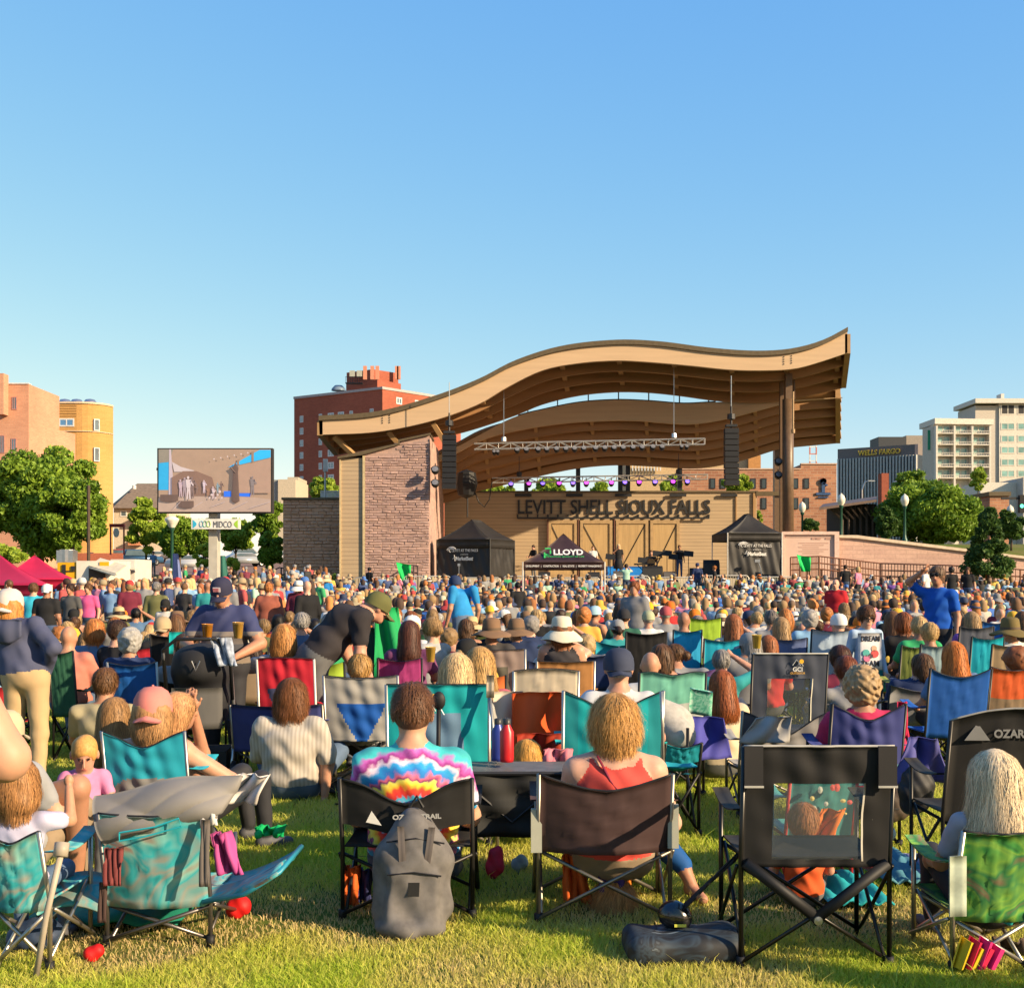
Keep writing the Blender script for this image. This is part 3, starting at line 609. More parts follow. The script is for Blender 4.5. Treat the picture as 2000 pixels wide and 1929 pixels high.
f = Facade(r, (PX(56, d), d), (xr-R_, d)); L_ = (xr-R_-PX(56, d))
for px, w, y0, y1 in ((130, 30, 817, 833), (70, 22, 818, 826)): f.win((PX(px, d)-PX(56, d))/L_, PZ(y1, d), PZ(y0, d), w/FPX*d, M_FR, mat((.12, .30, .55), .1, name='blue_glass', spec=.9), split=2)
for y in range(792, 815, 5): bxpart(r, 'brick_course', mat((.5, .27, .09), .8, name='course'), PX(60, d), xr-R_, d-.06, d-.01, PZ(y+.8, d), PZ(y, d))
fa = Facade(r, arc[4], arc[5])
for i, (y0, y1) in enumerate(((817, 840), (873, 900), (941, 965))):
    f3 = Facade(r, arc[4], arc[5]); o = f3.win(.5, PZ(y1, d), PZ(y0, d), .62, M_FR, M_GLASS, proud=.2)
    if i == 2: text_obj('lettering', 'V', .9, mat((.75, .8, .7), .5, name='window_letter'), (f3.A+f3.B)/2+f3.n*.24+Vector((0, 0, PZ(959, d)))-OF, r, (math.pi/2, 0, math.atan2(f3.u.y, f3.u.x)))
for px in (127, 150, 176): mb = MB(); mb.lathe([(0, 1.1), (.5, 1.0), (.8, .6), (.8, 0)], (PX(px, d+4), d+4, PZ(788, d)), 12); sub(mb, 'roof_fan', M_CHROME, r, OF, True)
# gabled house
d = 150; r = bldg('cream house with a steep brown gabled roof beside the orange building', 'gabled_house', (PX(270, d), d, 0)); OF = Vector(r.location)
M_CREAM = mat((.66, .56, .42), .8, name='cream_render'); M_SHING = mat((.24, .18, .13), .9, 0, .2, 3, name='shingles')
mb = MB(); mb.bb(PX(222, d), PX(330, d), d, d+10, 0, PZ(990, d)); sub(mb, 'wall', M_CREAM, r, OF)
mb = MB(); mb.add([P(219, 992, d-.6), P(336, 992, d-.6), P(340, 944, d+6), P(268, 944, d+6), P(219, 985, d+11), P(340, 985, d+11)], [(0, 1, 2, 3), (0, 3, 4), (3, 2, 5, 4), (0, 4, 5, 1), (1, 5, 2)]); sub(mb, 'roof', M_SHING, r, OF)
f = Facade(r, (PX(222, d), d), (PX(330, d), d))
for u, y0 in ((.18, 997), (.52, 1012), (.52, 1055), (.8, 1012)): f.win(u, PZ(y0+12, d), PZ(y0, d), .8, M_FR)
bxpart(r, 'balcony', mat((.7, .30, .16), .8, name='terracotta'), PX(255, d), PX(278, d), d-1, d-.05, PZ(1065, d), PZ(1055, d)); bxpart(r, 'balcony', mat((.7, .30, .16), .8, name='terracotta'), PX(262, d), PX(280, d), d-1, d-.05, PZ(1020, d), PZ(1010, d))
mb = MB(); mb.tube([P(262, 955, d+3), P(262, 948, d+3)], .25, 8); sub(mb, 'vent_pipe', M_FR, r, OF)
# small tan building behind screen
d = 160; r = bldg('small tan flat-roofed building between the screen and the red tower', 'building', (PX(555, d), d, 0))
bxpart(r, 'wall', mat((.55, .48, .36), .8, name='tan_wall'), PX(543, d), PX(577, d), d, d+10, 0, PZ(936, d)); bxpart(r, 'penthouse', mat((.5, .44, .34), .8, name='tan_wall2'), PX(556, d), PX(577, d), d+2, d+9, PZ(936, d)+.001, PZ(929, d))
bxpart(r, 'shade', mat((.3, .32, .3), .8, name='shaded_side'), PX(534, d), PX(542.9, d), d+.5, d+10, 0, PZ(936, d))  # left side greyed in colour to stand for its shade
# red apartment tower
d = 170; r = bldg('dark red brick apartment tower with rooftop antennas', 'apartment_tower', (PX(747, d), d, 0)); OF = Vector(r.location)
zt = PZ(760, d); A_ = (PX(574.5, d+9.5), d+9.5); B_ = (PX(747, d), d); E_ = (PX(900, d+12), d+12); G_ = (A_[0]+E_[0]-B_[0], A_[1]+E_[1]-B_[1])
mb = MB(); mb.prism([A_, B_, E_, G_], 0, zt, plane='xy'); sub(mb, 'wall', BR_RED, r, OF)
mb = MB(); mb.prism([(A_[0]-.1, A_[1]-.1), (B_[0], B_[1]-.15), (E_[0]+.1, E_[1]-.1), (G_[0], G_[1]+.1)], zt+.001, zt+.35, plane='xy'); sub(mb, 'coping', mat((.45, .4, .38), .6, name='grey_cap'), r, OF)
f = Facade(r, A_, B_); L_ = (Vector(B_)-Vector(A_)).length
for k in range(12):
    z = zt-1.9-k*(24.3/FPX*d*1.02)-1.6
    for u, w, sp in ((.09, .6, 2), (.31, .55, 2), (.43, 1.0, 2), (.545, 1.0, 2), (.66, .55, 2), (.885, .6, 2)):
        if k > 1 and u > .5: continue
        f.win(u, z, z+.95, w*1.15, M_FR, mat((.3, .42, .42), .25, name='teal_pane', spec=.6), split=2)
f2 = Facade(r, B_, E_)
for u in (.2, .43, .62, .83):
    for k in range(2): z = zt-1.75-k*1.75; f2.win(u, z, z+.95, 1.1, M_FR, split=2)
M_PENT = BR_RED
pa = Facade(r, (PX(676, d+8), d+8), (PX(735, d+5), d+5)); pb = Facade(r, (PX(735, d+5), d+5), (PX(783, d+9), d+9))
mb = MB(); z1 = PZ(743, d+6); z2 = PZ(722, d+6)
q = [(PX(676, d+8), d+8), (PX(737, d+5), d+5), (PX(783, d+9), d+9), (PX(722, d+12), d+12)]
mb.prism(q, zt+.3, z1, plane='xy'); mb.prism([(PX(677, d+8.5), d+8.5), (PX(728, d+5.6), d+5.6), (PX(778, d+9), d+9), (PX(722, d+11.5), d+11.5)], z1+.001, z2, plane='xy'); sub(mb, 'penthouse', M_PENT, r, OF)
for px in (713, 727, 737, 775, 779): mb = MB(); x, y, z = P(px, 728, d+3 if px < 750 else d+7.5); mb.box((x, y, z), (.5, .35, 1.9)); sub(mb, 'antenna', mat((.72, .3, .18), .6, name='antenna_red'), r, OF)
mb = MB()
for px in (688, 702): mb.box(P(px, 730, d+6.2), (.75, .3, .9))
sub(mb, 'louver', mat((.45, .46, .38), .6, name='louver'), r, OF)
mb = MB(); x, y, z = P(692, 749, d+5); mb.box((x, y, z), (2.4, 1.2, .12)); [mb.box((x-1.15+k*.33, y-.5, z+.45), (.05, .05, .9)) for k in range(8)]; mb.box((x, y-.5, z+.9), (2.4, .06, .06)); sub(mb, 'platform', M_DARK, r, OF)
mb = MB(); mb.lathe([(0, .8), (.5, .75), (.9, .3), (.95, 0)], P(661, 763, d+8), 10, sx=1.1); sub(mb, 'roof_unit', mat((.18, .25, .33), .4, name='blue_unit'), r, OF, True)
# brick building behind the shell on the right
d = 108; r = bldg('mottled brick building with dark windows behind the stage column', 'brick_building', (PX(1500, d), d, 0)); OF = Vector(r.location)
f = Facade(r, (PX(1330, d), d), (PX(1634, d), d)); f.wall(0, PZ(917, d), BR_TAN, 12, u1=.77); f.wall(0, PZ(907, d), BR_TAN, 12, u0=.7703)
L_ = 304
f.root = r
mb = MB(); mb.bb(PX(1330, d), PX(1564, d), d-.08, d+.4, PZ(917, d)+.001, PZ(914.5, d)); mb.bb(PX(1564.2, d), PX(1634.5, d), d-.08, d+.4, PZ(907, d)+.001, PZ(904.5, d)); sub(mb, 'coping', mat((.6, .4, .28), .7, name='coping'), r, OF)
for px in (1392, 1412, 1471, 1492, 1554, 1575):
    for y0, y1 in ((934, 954), (972, 994)):
        if y0 > 960 and px < 1480: continue
        f.win((px-1330)/L_, PZ(y1, d), PZ(y0, d), 10/FPX*d, M_DARK, mat((.03, .045, .05), .1, name='dark_pane', spec=.7), split=1, proud=.08)
mb = MB(); x, y, z = P(1608, 952, d-.1); mb.lathe([(.28, -.1), (.28, .1)], (x, y, z+.55), 12, R=Matrix.Rotation(math.pi/2, 3, 'X')); mb.lathe([(0, -.1), (.28, -.1)], (x, y, z+.55), 12, R=Matrix.Rotation(math.pi/2, 3, 'X'))
mb.box((x, y, z-.02), (.28, .1, .9)); mb.box((x+.15, y, z+.3), (.5, .1, .16), R=Matrix.Rotation(.5, 3, 'Y')); mb.box((x, y, z-.55), (1.25, .1, .22)); mb.box((x, y, z-.85), (.9, .1, .1)); sub(mb, 'emblem', mat((.05, .10, .22), .4, name='emblem_blue'), r, OF)
d2 = 125
bxpart(r, 'rear_block', mat((.6, .42, .22), .8, name='ochre'), PX(1225, d2), PX(1480, d2), d2, d2+6, 0, PZ(897, d2)); bxpart(r, 'rear_block', mat((.52, .25, .08), .8, name='rust'), PX(1460, d2), PX(1484, d2), d2-.5, d2+5, 0, PZ(890, d2))
for k in range(11): x = PX(1228+k*6, d2); bxpart(r, 'roof_railing', M_FR, x, x+.1, d2-.4, d2-.3, PZ(920, d2), PZ(908, d2))
# red white lattice mast
r = empty('lattice_mast', P(1588, 905, 190), 0, 'thin red and white lattice mast behind the brick building', 'radio mast'); OF = Vector(r.location)
mb = MB(); x, y, z = P(1588, 905, 190)
for k in range(7):
    for sx in (-1, 1): mb.bb(x+sx*.5-.09, x+sx*.5+.09, y-.09, y+.09, z-3+k*1.1, z-3+(k+1)*1.1-.01, k % 2)
    mb.bb(x-.4, x+.4, y-.06, y+.06, z-3+k*1.1, z-2.85+k*1.1, k % 2)
sub(mb, 'tower_frame', [mat((.6, .2, .15), .6, name='mast_red'), M_FR], r, OF)
# bank office
d = 200; r = bldg('grey office block with vertical white fins and gold rooftop lettering', 'office_building', (PX(1720, d), d, 0)); OF = Vector(r.location)
A_ = (PX(1636, d+8), d+8); B_ = (PX(1793, d), d); E_ = (PX(1803.5, d+6), d+6)
f = Facade(r, A_, B_); zt = PZ(867, d); L_ = (Vector(B_)-Vector(A_)).length
f.wall(0, zt-1.7, mat((.05, .065, .085), .3, name='office_glass'), 12); f.wall(zt-1.699, zt, mat((.20, .17, .16), .7, name='shaded_band'), 12)  # front band coloured darker, as the face in shade
f2 = Facade(r, B_, E_); f2.wall(0, zt-1.7, mat((.72, .66, .60), .7, name='sunlit_end'), .5); f2.wall(zt-1.699, zt, mat((.42, .33, .30), .7, name='sunlit_band'), .5)  # end wall and its band coloured brighter, as the sunlit face
for k in range(26):
    mb = MB(); c = f.A.lerp(f.B, (k+.5)/26)+f.n*.25; mb.box(c+Vector((0, 0, (zt-1.7)/2)), (.26, .5, zt-1.75), R=Matrix((f.u, f.n, (0, 0, 1))).transposed()); sub(mb, 'fin', mat((.50, .50, .47), .7, name='shaded_fin'), r, OF)  # white fins greyed in colour for the shaded front
for k in range(6): mb = MB(); mb.box(f.A.lerp(f.B, .5)+f.n*.06+Vector((0, 0, zt-4.2-k*3.0)), (L_, .1, .5), R=Matrix((f.u, f.n, (0, 0, 1))).transposed()); sub(mb, 'spandrel', mat((.18, .19, .2), .5, name='spandrel'), r, OF)
text_obj('lettering', 'WELLS FARGO', 1.15, mat((.95, .55, .06), .4, name='gold_letter'), f.A.lerp(f.B, .53)+f.n*.2+Vector((0, 0, zt-1.32))-OF, r, (math.pi/2, 0, math.atan2(f.u.y, f.u.x)), ext=.08, width=84/FPX*d*1.02, bold=.03)
bxpart(r, 'penthouse', mat((.05, .055, .06), .6, name='penthouse_dark'), PX(1716, d+7), PX(1770, d+7), d+7, d+12, zt-2, PZ(853, d+7)); bxpart(r, 'penthouse', mat((.35, .30, .24), .7, name='penthouse_tan'), PX(1771, d+7), PX(1803, d+7), d+7.2, d+12, zt-2, PZ(850, d+7))
# white hotel: low wing with balconies and taller wing
d = 185; r = bldg('cream hotel with green-glass balconies and a taller wing behind', 'hotel', (PX(1880, d), d, 0)); OF = Vector(r.location)
M_HOT = mat((.74, .68, .58), .8, name='hotel_cream'); M_HOTS = mat((.62, .55, .46), .8, name='hotel_beige'); M_GG = mat((.22, .42, .38), .15, 0, .35, .8, name='green_glass', spec=.8)
A_ = (PX(1803, d+6), d+6); B_ = (PX(1822, d), d); E_ = (PX(1930, d+1), d+1)
f = Facade(r, A_, B_); f.wall(0, PZ(832, d), M_HOT, .5); f2 = Facade(r, B_, E_); f2.wall(0, PZ(832, d), M_HOTS, 3.5)
mb = MB(); mb.prism([(A_[0]-.6, A_[1]-.3), (B_[0], B_[1]-.9), (E_[0]+.5, E_[1]-.9), (E_[0]+.5, E_[1]+4), (A_[0]-.6, A_[1])], PZ(829, d), PZ(818, d), plane='xy'); mb.prism([(A_[0]-.1, A_[1]), (B_[0], B_[1]-.3), (E_[0]+.1, E_[1]-.3), (E_[0]+.1, E_[1]+4)], PZ(832, d)+.002, PZ(829, d)-.002, plane='xy'); sub(mb, 'cornice', M_HOT, r, OF)
for k in range(5):
    zt = PZ(828+k*21.7, d)-.05
    for u in (.18, .5, .82):
        f2.win(u, zt-1.25, zt-.1, 2.15, M_HOT, M_GG, split=2)
        c = f2.A.lerp(f2.B, u); mb = MB(); mb.box(c+f2.n*.5+Vector((0, 0, zt-1.42)), (2.35, 1.0, .16)); mb.box(c+f2.n*.98+Vector((0, 0, zt-1.0)), (2.3, .05, .07))
        for q in range(9): mb.box(c+f2.n*.98+f2.u*(-1.1+q*.275)+Vector((0, 0, zt-1.2)), (.06, .04, .34))
        sub(mb, 'balcony', M_HOT, r, OF)
for u in (.02, .34, .66, .98): c = f2.A.lerp(f2.B, u); mb = MB(); mb.box(c+f2.n*.55+Vector((0, 0, (PZ(832, d))/2)), (.28, 1.1, PZ(832, d)-.1)); sub(mb, 'pier', M_HOT, r, OF)
mb = MB(); c = f.A.lerp(f.B, .85); mb.box(c+f.n*.1+Vector((0, 0, PZ(858, d))), (.9, .15, 3.0)); sub(mb, 'vertical_sign', mat((.02, .32, .16), .5, name='green_sign'), r, OF)
d3 = 205
bxpart(r, 'tower_wing', M_HOTS, PX(1905, d3), PX(1950, d3), d3, d3+8, 0, PZ(792, d3)); bxpart(r, 'tower_wing', M_HOT, PX(1950.2, d3), PX(2080, d3), d3-.3, d3+8, 0, PZ(789, d3))
mb = MB(); mb.bb(PX(1900, d3), PX(2085, d3), d3-1.2, d3+9, PZ(788.9, d3), PZ(780, d3)); mb.bb(PX(1918, d3), PX(1950, d3), d3+2, d3+6, PZ(780, d3)+.002, PZ(776, d3)); mb.bb(PX(1960, d3), PX(1966, d3), d3+1, d3+3, PZ(780, d3)+.002, PZ(767, d3)); sub(mb, 'cornice', M_HOT, r, OF)
f = Facade(r, (PX(1950, d3), d3-.3), (PX(2080, d3), d3-.3))
for k in range(6):
    for px in (1967, 1999, 2031): y0 = (790, 826, 850, 872, 896, 918)[k]; f.win((px-1950)/130, PZ(y0+(20 if k == 0 else 14), d3), PZ(y0, d3), 27/FPX*d3, M_HOT, M_DARK if k == 0 else M_GG, split=2)
# low stone-fronted buildings far right
d = 150; r = bldg('low pale stone shopfront with a brown roof edge at the right edge', 'building', (PX(1960, d), d, 0))
bxpart(r, 'wall', M_HOT, PX(1915, d), PX(1990, d), d, d+6, 0, PZ(942, d)); bxpart(r, 'wall', mat((.5, .47, .42), .8, name='grey_stone'), PX(1985, d), PX(2060, d), d-2, d+6, 0, PZ(935, d))
bxpart(r, 'roof', M_FLASH, PX(1932, 100), PX(1975, 100), 100, 104, PZ(968, 100), PZ(960, 100)); bxpart(r, 'wall', BR_TAN, PX(1935, 100), PX(1973, 100), 100.2, 104, 2, PZ(968, 100)-.002)
# timber shed with sloping canopy
d = 88; r = empty('timber_shelter', (PX(1660, d), d, 0), 0, 'dark open timber shelter with a sloping canopy right of the column', 'shelter'); OF = Vector(r.location)
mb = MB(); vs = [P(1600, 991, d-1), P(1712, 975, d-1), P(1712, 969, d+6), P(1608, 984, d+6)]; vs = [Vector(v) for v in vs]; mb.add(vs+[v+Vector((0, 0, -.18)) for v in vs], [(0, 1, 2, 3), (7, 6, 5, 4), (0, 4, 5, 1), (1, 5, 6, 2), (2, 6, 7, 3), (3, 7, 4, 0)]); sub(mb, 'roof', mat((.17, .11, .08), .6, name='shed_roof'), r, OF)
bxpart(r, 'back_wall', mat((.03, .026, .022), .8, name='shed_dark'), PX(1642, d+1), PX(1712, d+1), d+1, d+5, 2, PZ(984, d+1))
for k in range(6):
    mb = MB(); x0 = 1645+k*12; mb.tube([P(x0, 1050, d), P(x0, 986, d)], .1, 4); mb.tube([P(x0, 1015, d), P(x0-26+k*2, 990, d-.6)], .07, 4); sub(mb, 'post', mat((.06, .04, .03), .7, name='shed_post'), r, OF)
mb = MB(); mb.bb(PX(1722, 100), PX(1736, 100), 100, 101, 3, PZ(924, 100)); o = mb.build('chimney_stack', BR_RED); tag(o, 'slender red brick chimney left of the large round tree', 'chimney')
# pink stone ramp wall
M_PINK = brick_mat('pink_stone', (.68, .44, .34), (.60, .38, .30), (.50, .33, .26), 1.1, .22, .015, rock=.08, bump=.8)
M_PINKS = mat((.72, .50, .40), .8, 0, .06, 1, .1, 20, name='smooth_pink_stone')
r = empty('stone_wall', (PX(1700, 62), 62, 0), 0, 'long pink sandstone wall sloping down beside the ramp', 'wall'); OF = Vector(r.location)
d = 63; mb = MB(); mb.bb(PX(1528, d), PX(1637, d), d, d+.8, .3, PZ(1040, d)); sub(mb, 'panel', M_PINKS, r, OF)
mb = MB()
for a in ((1526, 1638, 1044, 1038), (1526, 1531, 1130, 1044.1), (1629, 1638, 1130, 1044.1)): mb.bb(PX(a[0], d), PX(a[1], d), d-.12, d-.002, PZ(a[2], d), PZ(a[3], d))
mb.bb(PX(1534, d), PX(1628, d), d-.03, d-.002, PZ(1049, d), PZ(1048, d)); sub(mb, 'panel_frame', mat((.76, .52, .42), .7, name='pink_trim'), r, OF)
mb = MB()
for k, (a, b_) in enumerate(((1585, 1592), (1594, 1603), (1612, 1622))): mb.bb(PX(a, d), PX(b_, d), d-.03, d-.002, PZ(1053, d), PZ(1050.5, d))
for k in range(6): mb.bb(PX(1560+k % 2*8, d), PX(1618-k % 3*9, d), d-.02, d-.002, PZ(1060+k*4+.7, d), PZ(1060+k*4, d))
sub(mb, 'carved_text', mat((.55, .32, .25), .8, name='carving'), r, OF)
mb = MB(); d = 63.2; mb.prism([(PX(1638, d), .3), (PX(2300, d), .3), (PX(2300, d), PZ(1130, d)), (PX(2000, d), PZ(1091, d)), (PX(1670, d), PZ(1051, d)), (PX(1638, d), PZ(1050, d))], d, d+.6); sub(mb, 'wall', M_PINK, r, OF)
mb = MB(); mb.prism([(PX(1638, d), PZ(1050, d)+.001), (PX(1670, d), PZ(1051, d)+.001), (PX(2000, d), PZ(1091, d)+.001), (PX(2300, d), PZ(1130, d)+.001), (PX(2300, d), PZ(1126, d)), (PX(2000, d), PZ(1086, d)), (PX(1672, d), PZ(1045, d)), (PX(1638, d), PZ(1045, d))], d-.15, d+.8); sub(mb, 'coping', mat((.74, .58, .42), .8, name='pale_coping'), r, OF)
for a in (1595, 1655): mb = MB(); mb.bb(PX(a-27, 61.5), PX(a+14, 61.5), 61.2, 61.7, PZ(1112, 61.5), PZ(1110, 61.5)); mb.bb(PX(a-20, 61.5), PX(a-18, 61.5), 61.3, 61.6, .4, PZ(1112.1, 61.5)); mb.bb(PX(a+8, 61.5), PX(a+10, 61.5), 61.3, 61.6, .4, PZ(1112.1, 61.5)); tag(mb.build('bench', M_DARK), 'dark slatted bench under the pink stone panel' if a < 1600 else 'dark bench behind the brown railing, nearer the spruce', 'bench')
# brown railing
def railing(name, pts, posts, m, label, cat, mid=(.33, .62), r0=.035, drop=1.0, bars=0):
    rt = empty(name, pts[0], 0, label, cat); OF = Vector(rt.location); pts = [Vector(p) for p in pts]
    for q in (0,)+tuple(mid)+(1,):
        mb = MB(); mb.tube([p-Vector((0, 0, drop*q)) for p in pts], r0, 5); sub(mb, 'rail', m, rt, OF)
    def at(t):
        t *= len(pts)-1; i = min(int(t), len(pts)-2); return pts[i].lerp(pts[i+1], t-i)
    for k in range(posts): p = at(k/(posts-1)); mb = MB(); mb.tube([p, p-Vector((0, 0, drop+.4))], r0*1.2, 5); sub(mb, 'post', m, rt, OF)
    if bars:
        mb = MB()
        for k in range(bars): p = at((k+.5)/bars); mb.tube([p-Vector((0, 0, .02)), p-Vector((0, 0, drop))], r0*.5, 4)
        sub(mb, 'infill_bars', m, rt, OF)
    return rt
M_BRN = mat((.26, .11, .06), .5, name='rust_rail')
railing('railing', [P(1544, 1088, 59.5), P(1600, 1086, 59.5), P(1720, 1100, 59.5), P(1860, 1104, 58), P(2060, 1116, 57)], 13, M_BRN, 'rust brown metal handrail along the ramp below the pink wall', 'railing', bars=90)
railing('railing', [P(738, 1140, 59.2), P(800, 1103, 59.2), P(816, 1105, 59.2)], 5, mat((.09, .05, .05), .5, name='dark_rail'), 'dark stair handrail sloping up beside the brick tower', 'railing')
railing('railing', [P(508, 1126, 64), P(546, 1108, 64), P(556, 1110, 64)], 4, M_DARK, 'short dark stair rail beside the low brick building', 'railing')
# road / parking area on the left
M_ROAD = mat((.26, .16, .12), .9, 0, .2, 1.5, name='paving')
xx = [-90+3*i for i in range(27)]; yy = [84, 86, 90, 94, 98, 102, 106, 110, 120, 130, 150, 174]; V = [(x, y, gz(x, y)+.05) for y in yy for x in xx]; nx = len(xx)
tag(mesh_obj('parking_lot', V, [(j*nx+i, j*nx+i+1, (j+1)*nx+i+1, (j+1)*nx+i) for j in range(len(yy)-1) for i in range(nx-1)], M_ROAD), kind='structure')
def car(px, py, d, w, c, label, yaw=0, suv=0):
    L_, H_ = 4.5, 1.45+.3*suv; x, y, z = P(px, py, d); r = empty('parked_car', (x, d, gz(x, d)+.06), yaw, label, 'car', 'cars parked along the street')
    m = mat(c, .25, .2, 0, name='car_paint', spec=.6); hb = [(-2.2, .35), (-2.25, .75), (-2.1, .95), (-1.3, 1.02), (2.1, .98), (2.25, .7), (2.2, .35)] if not suv else [(-2.2, .38), (-2.25, .9), (-2.15, 1.1), (2.1, 1.1), (2.28, .8), (2.2, .38)]
    mb = MB(); prof = [(2.2, .35), (2.25, .7), (2.1, .95), (1.1, 1.0+.08*suv), (.45, H_), (-1.2-.6*suv, H_), (-2.0-.1*suv, 1.05), (-2.22, .8), (-2.2, .35)]
    n = len(prof); rings = []
    for yy, s in ((-.88, 0), (-.8, .06), (.8, .06), (.88, 0)): rings.append([(a, yy if b_ < 1.04 else yy*.82, b_+(.0 if s else -.02)) for a, b_ in prof])
    vs = [v for R_ in rings for v in R_]; fs = [(i*n+k, i*n+(k+1) % n, (i+1)*n+(k+1) % n, (i+1)*n+k) for i in range(3) for k in range(n)]+[tuple(range(n))[::-1], tuple(3*n+k for k in range(n))]
    mb.add(vs, fs); mb.build('body', m, r, True)
    for s in (-1, 1): mb = MB(); mb.prism([(1.0, 1.06), (.42, H_-.09), (-1.1-.6*suv, H_-.09), (-1.7-.2*suv, 1.08)], s*.80, s*.86) ; mb.build('side_window', M_GLASS, r)
    mb = MB(); mb.add([(1.12, -.68, 1.04), (1.12, .68, 1.04), (.5, .6, H_-.06), (.5, -.6, H_-.06)], [(0, 1, 2, 3)]); mb.v = [(a+.03, b_, c_+.02) for a, b_, c_ in mb.v]; mb.build('windscreen', M_GLASS, r)
    for sx in (-1.4, 1.4):
        for s in (-1, 1):
            mb = MB(); mb.lathe([(0, -.1), (.3, -.11), (.34, -.06), (.34, .1), (0, .1)], (sx, s*.85, .34), 16, R=Matrix.Rotation(math.pi/2*s, 3, 'X')); o = mb.build('wheel', M_BLACK, r, True)
            mb = MB(); mb.lathe([(0, .0), (.2, .01), (.21, -.02)], (sx, s*.965, .34), 10, R=Matrix.Rotation(-math.pi/2*s, 3, 'X')); mb.build('rim', M_CHROME, o)
    for s in (-.6, .6): mb = MB(); mb.box((2.22, s, .72), (.08, .3, .14)); mb.build('headlight', M_WHITE, r); mb = MB(); mb.box((-2.22, s, .8), (.06, .25, .15)); mb.build('tail_light', mat((.5, .02, .02), .3, name='tail_light'), r)
car(236, 1095, 138, 0, (.45, .02, .02), 'red car parked behind the white food trailer', .1, 1)
car(276, 1092, 135, 0, (.05, .13, .25), 'blue hatchback parked left of the green lamp post', .5, 1)
car(318, 1092, 150, 0, (.7, .68, .64), 'white pickup-sized car behind the green lamp post', .1)
car(350, 1092, 147, 0, (.35, .36, .38), 'silver car under the left side of the screen', .3)
car(376, 1110, 108, 0, (.75, .73, .68), 'white sedan parked close behind the flower bed', .05)
car(485, 1090, 158, 0, (.68, .68, .66), 'white van-like car right of the screen post', .4, 1)
car(480, 1100, 130, 0, (.4, .42, .43), 'silver hatchback right of the screen post', .6)
car(540, 1092, 150, 0, (.6, .6, .6), 'pale grey car partly behind the low brick building', .2, 1)
car(258, 1085, 160, 0, (.03, .04, .06), 'dark car parked behind the blue hatchback', .15, 1)
car(175, 1092, 135, 0, (.08, .09, .1), 'black car behind the yellow food truck', .1)
car(205, 1092, 145, 0, (.3, .34, .36), 'grey car between the tall pole and the red car', .2)
# lamps and poles
def lamp(px, yt, d, zb, label, globe=1):
    x, _, zt = P(px, yt, d); r = empty('street_lamp', (x, d, zb), 0, label, 'street lamp', 'park lamp posts'); m = mat((.03, .10, .07), .4, name='lamp_green')
    mb = MB(); mb.lathe([(.2, 0), (.2, .3), (.12, .5), (.09, .7), (.075, zt-zb-.6), (.13, zt-zb-.55), (.15, zt-zb-.4)], (0, 0, 0), 12); mb.build('pole', m, r, True)
    mb = MB(); h = zt-zb
    if globe: mb.lathe([(.12, h-.4), (.24, h-.2), (.27, h), (.2, h+.22), (.07, h+.34), (0, h+.42)], (0, 0, 0), 14)
    else: mb.lathe([(.14, h-.45), (.34, h-.1), (.36, h), (.15, h+.12), (0, h+.14)], (0, 0, 0), 14)
    mb.build('lamp_globe', mat((.80, .74, .62), .3, name='lamp_glass'), r, True)
lamp(1643, 975, 80, 3.8, 'green lamp post with a white globe in front of the timber shelter')
lamp(1767, 976, 80, 3.8, 'green lamp post with a globe in front of the large round tree')
lamp(1567, 990, 90, 3.5, 'small lamp post with a globe before the mottled brick building')
lamp(336, 1013, 62, 0, 'dark green lamp post standing left of the screen post', 0)
lamp(1973, 996, 90, 3.6, 'white globed lamp post at the far right edge')
mb = MB(); mb.tube([P(173, 1100, 66), P(173, 948, 66)], .09, 8); tag(mb.build('utility_pole', mat((.09, .06, .04), .7, name='pole_brown')), 'tall plain dark pole in front of the big tree', 'pole')
def arm(px0, y0, px1, y1, yb, d, label):
    mb = MB(); p0, p1, pb = Vector(P(px0, y0, d)), Vector(P(px1, y1, d)), Vector(P(px0, yb, d))
    mb.tube([pb, p0-Vector((0, 0, .5)), p0.lerp(p1, .3)+Vector((0, 0, .1)), p1], .06, 6); mb.box(p1, (.6, .2, .1)); tag(mb.build('road_lamp', M_CHROME), label, 'street light', 'curved road lights in the distance')
arm(1684, 945, 1702, 939, 1000, 110, 'curved road light in front of the office block fins'); arm(1771, 940, 1795, 925, 1000, 120, 'curved road light poking above the large tree'); arm(1738, 945, 1765, 938, 1000, 118, 'curved road light beside the red brick chimney')
# traffic light right edge
r = empty('traffic_light', P(2000, 975, 90), 0, 'dark traffic light hanging from a beam at the right edge', 'traffic light'); OF = Vector(r.location)
mb = MB(); mb.box(P(1985, 973, 90), (2.2, .15, .18)); sub(mb, 'mast_arm', M_DARK, r, OF); mb = MB(); mb.box(P(1996, 984, 90), (.45, .4, 1.3)); sub(mb, 'housing', M_BLACK, r, OF); mb = MB(); mb.lathe([(0, 0), (.14, 0)], Vector(P(1996, 988, 89.77)), 12, R=Matrix.Rotation(math.pi/2, 3, 'X')); sub(mb, 'green_lamp', mat((.1, .8, .5), .5, emit=(.1, .9, .5), estr=1.5, name='signal_green'), r, OF)
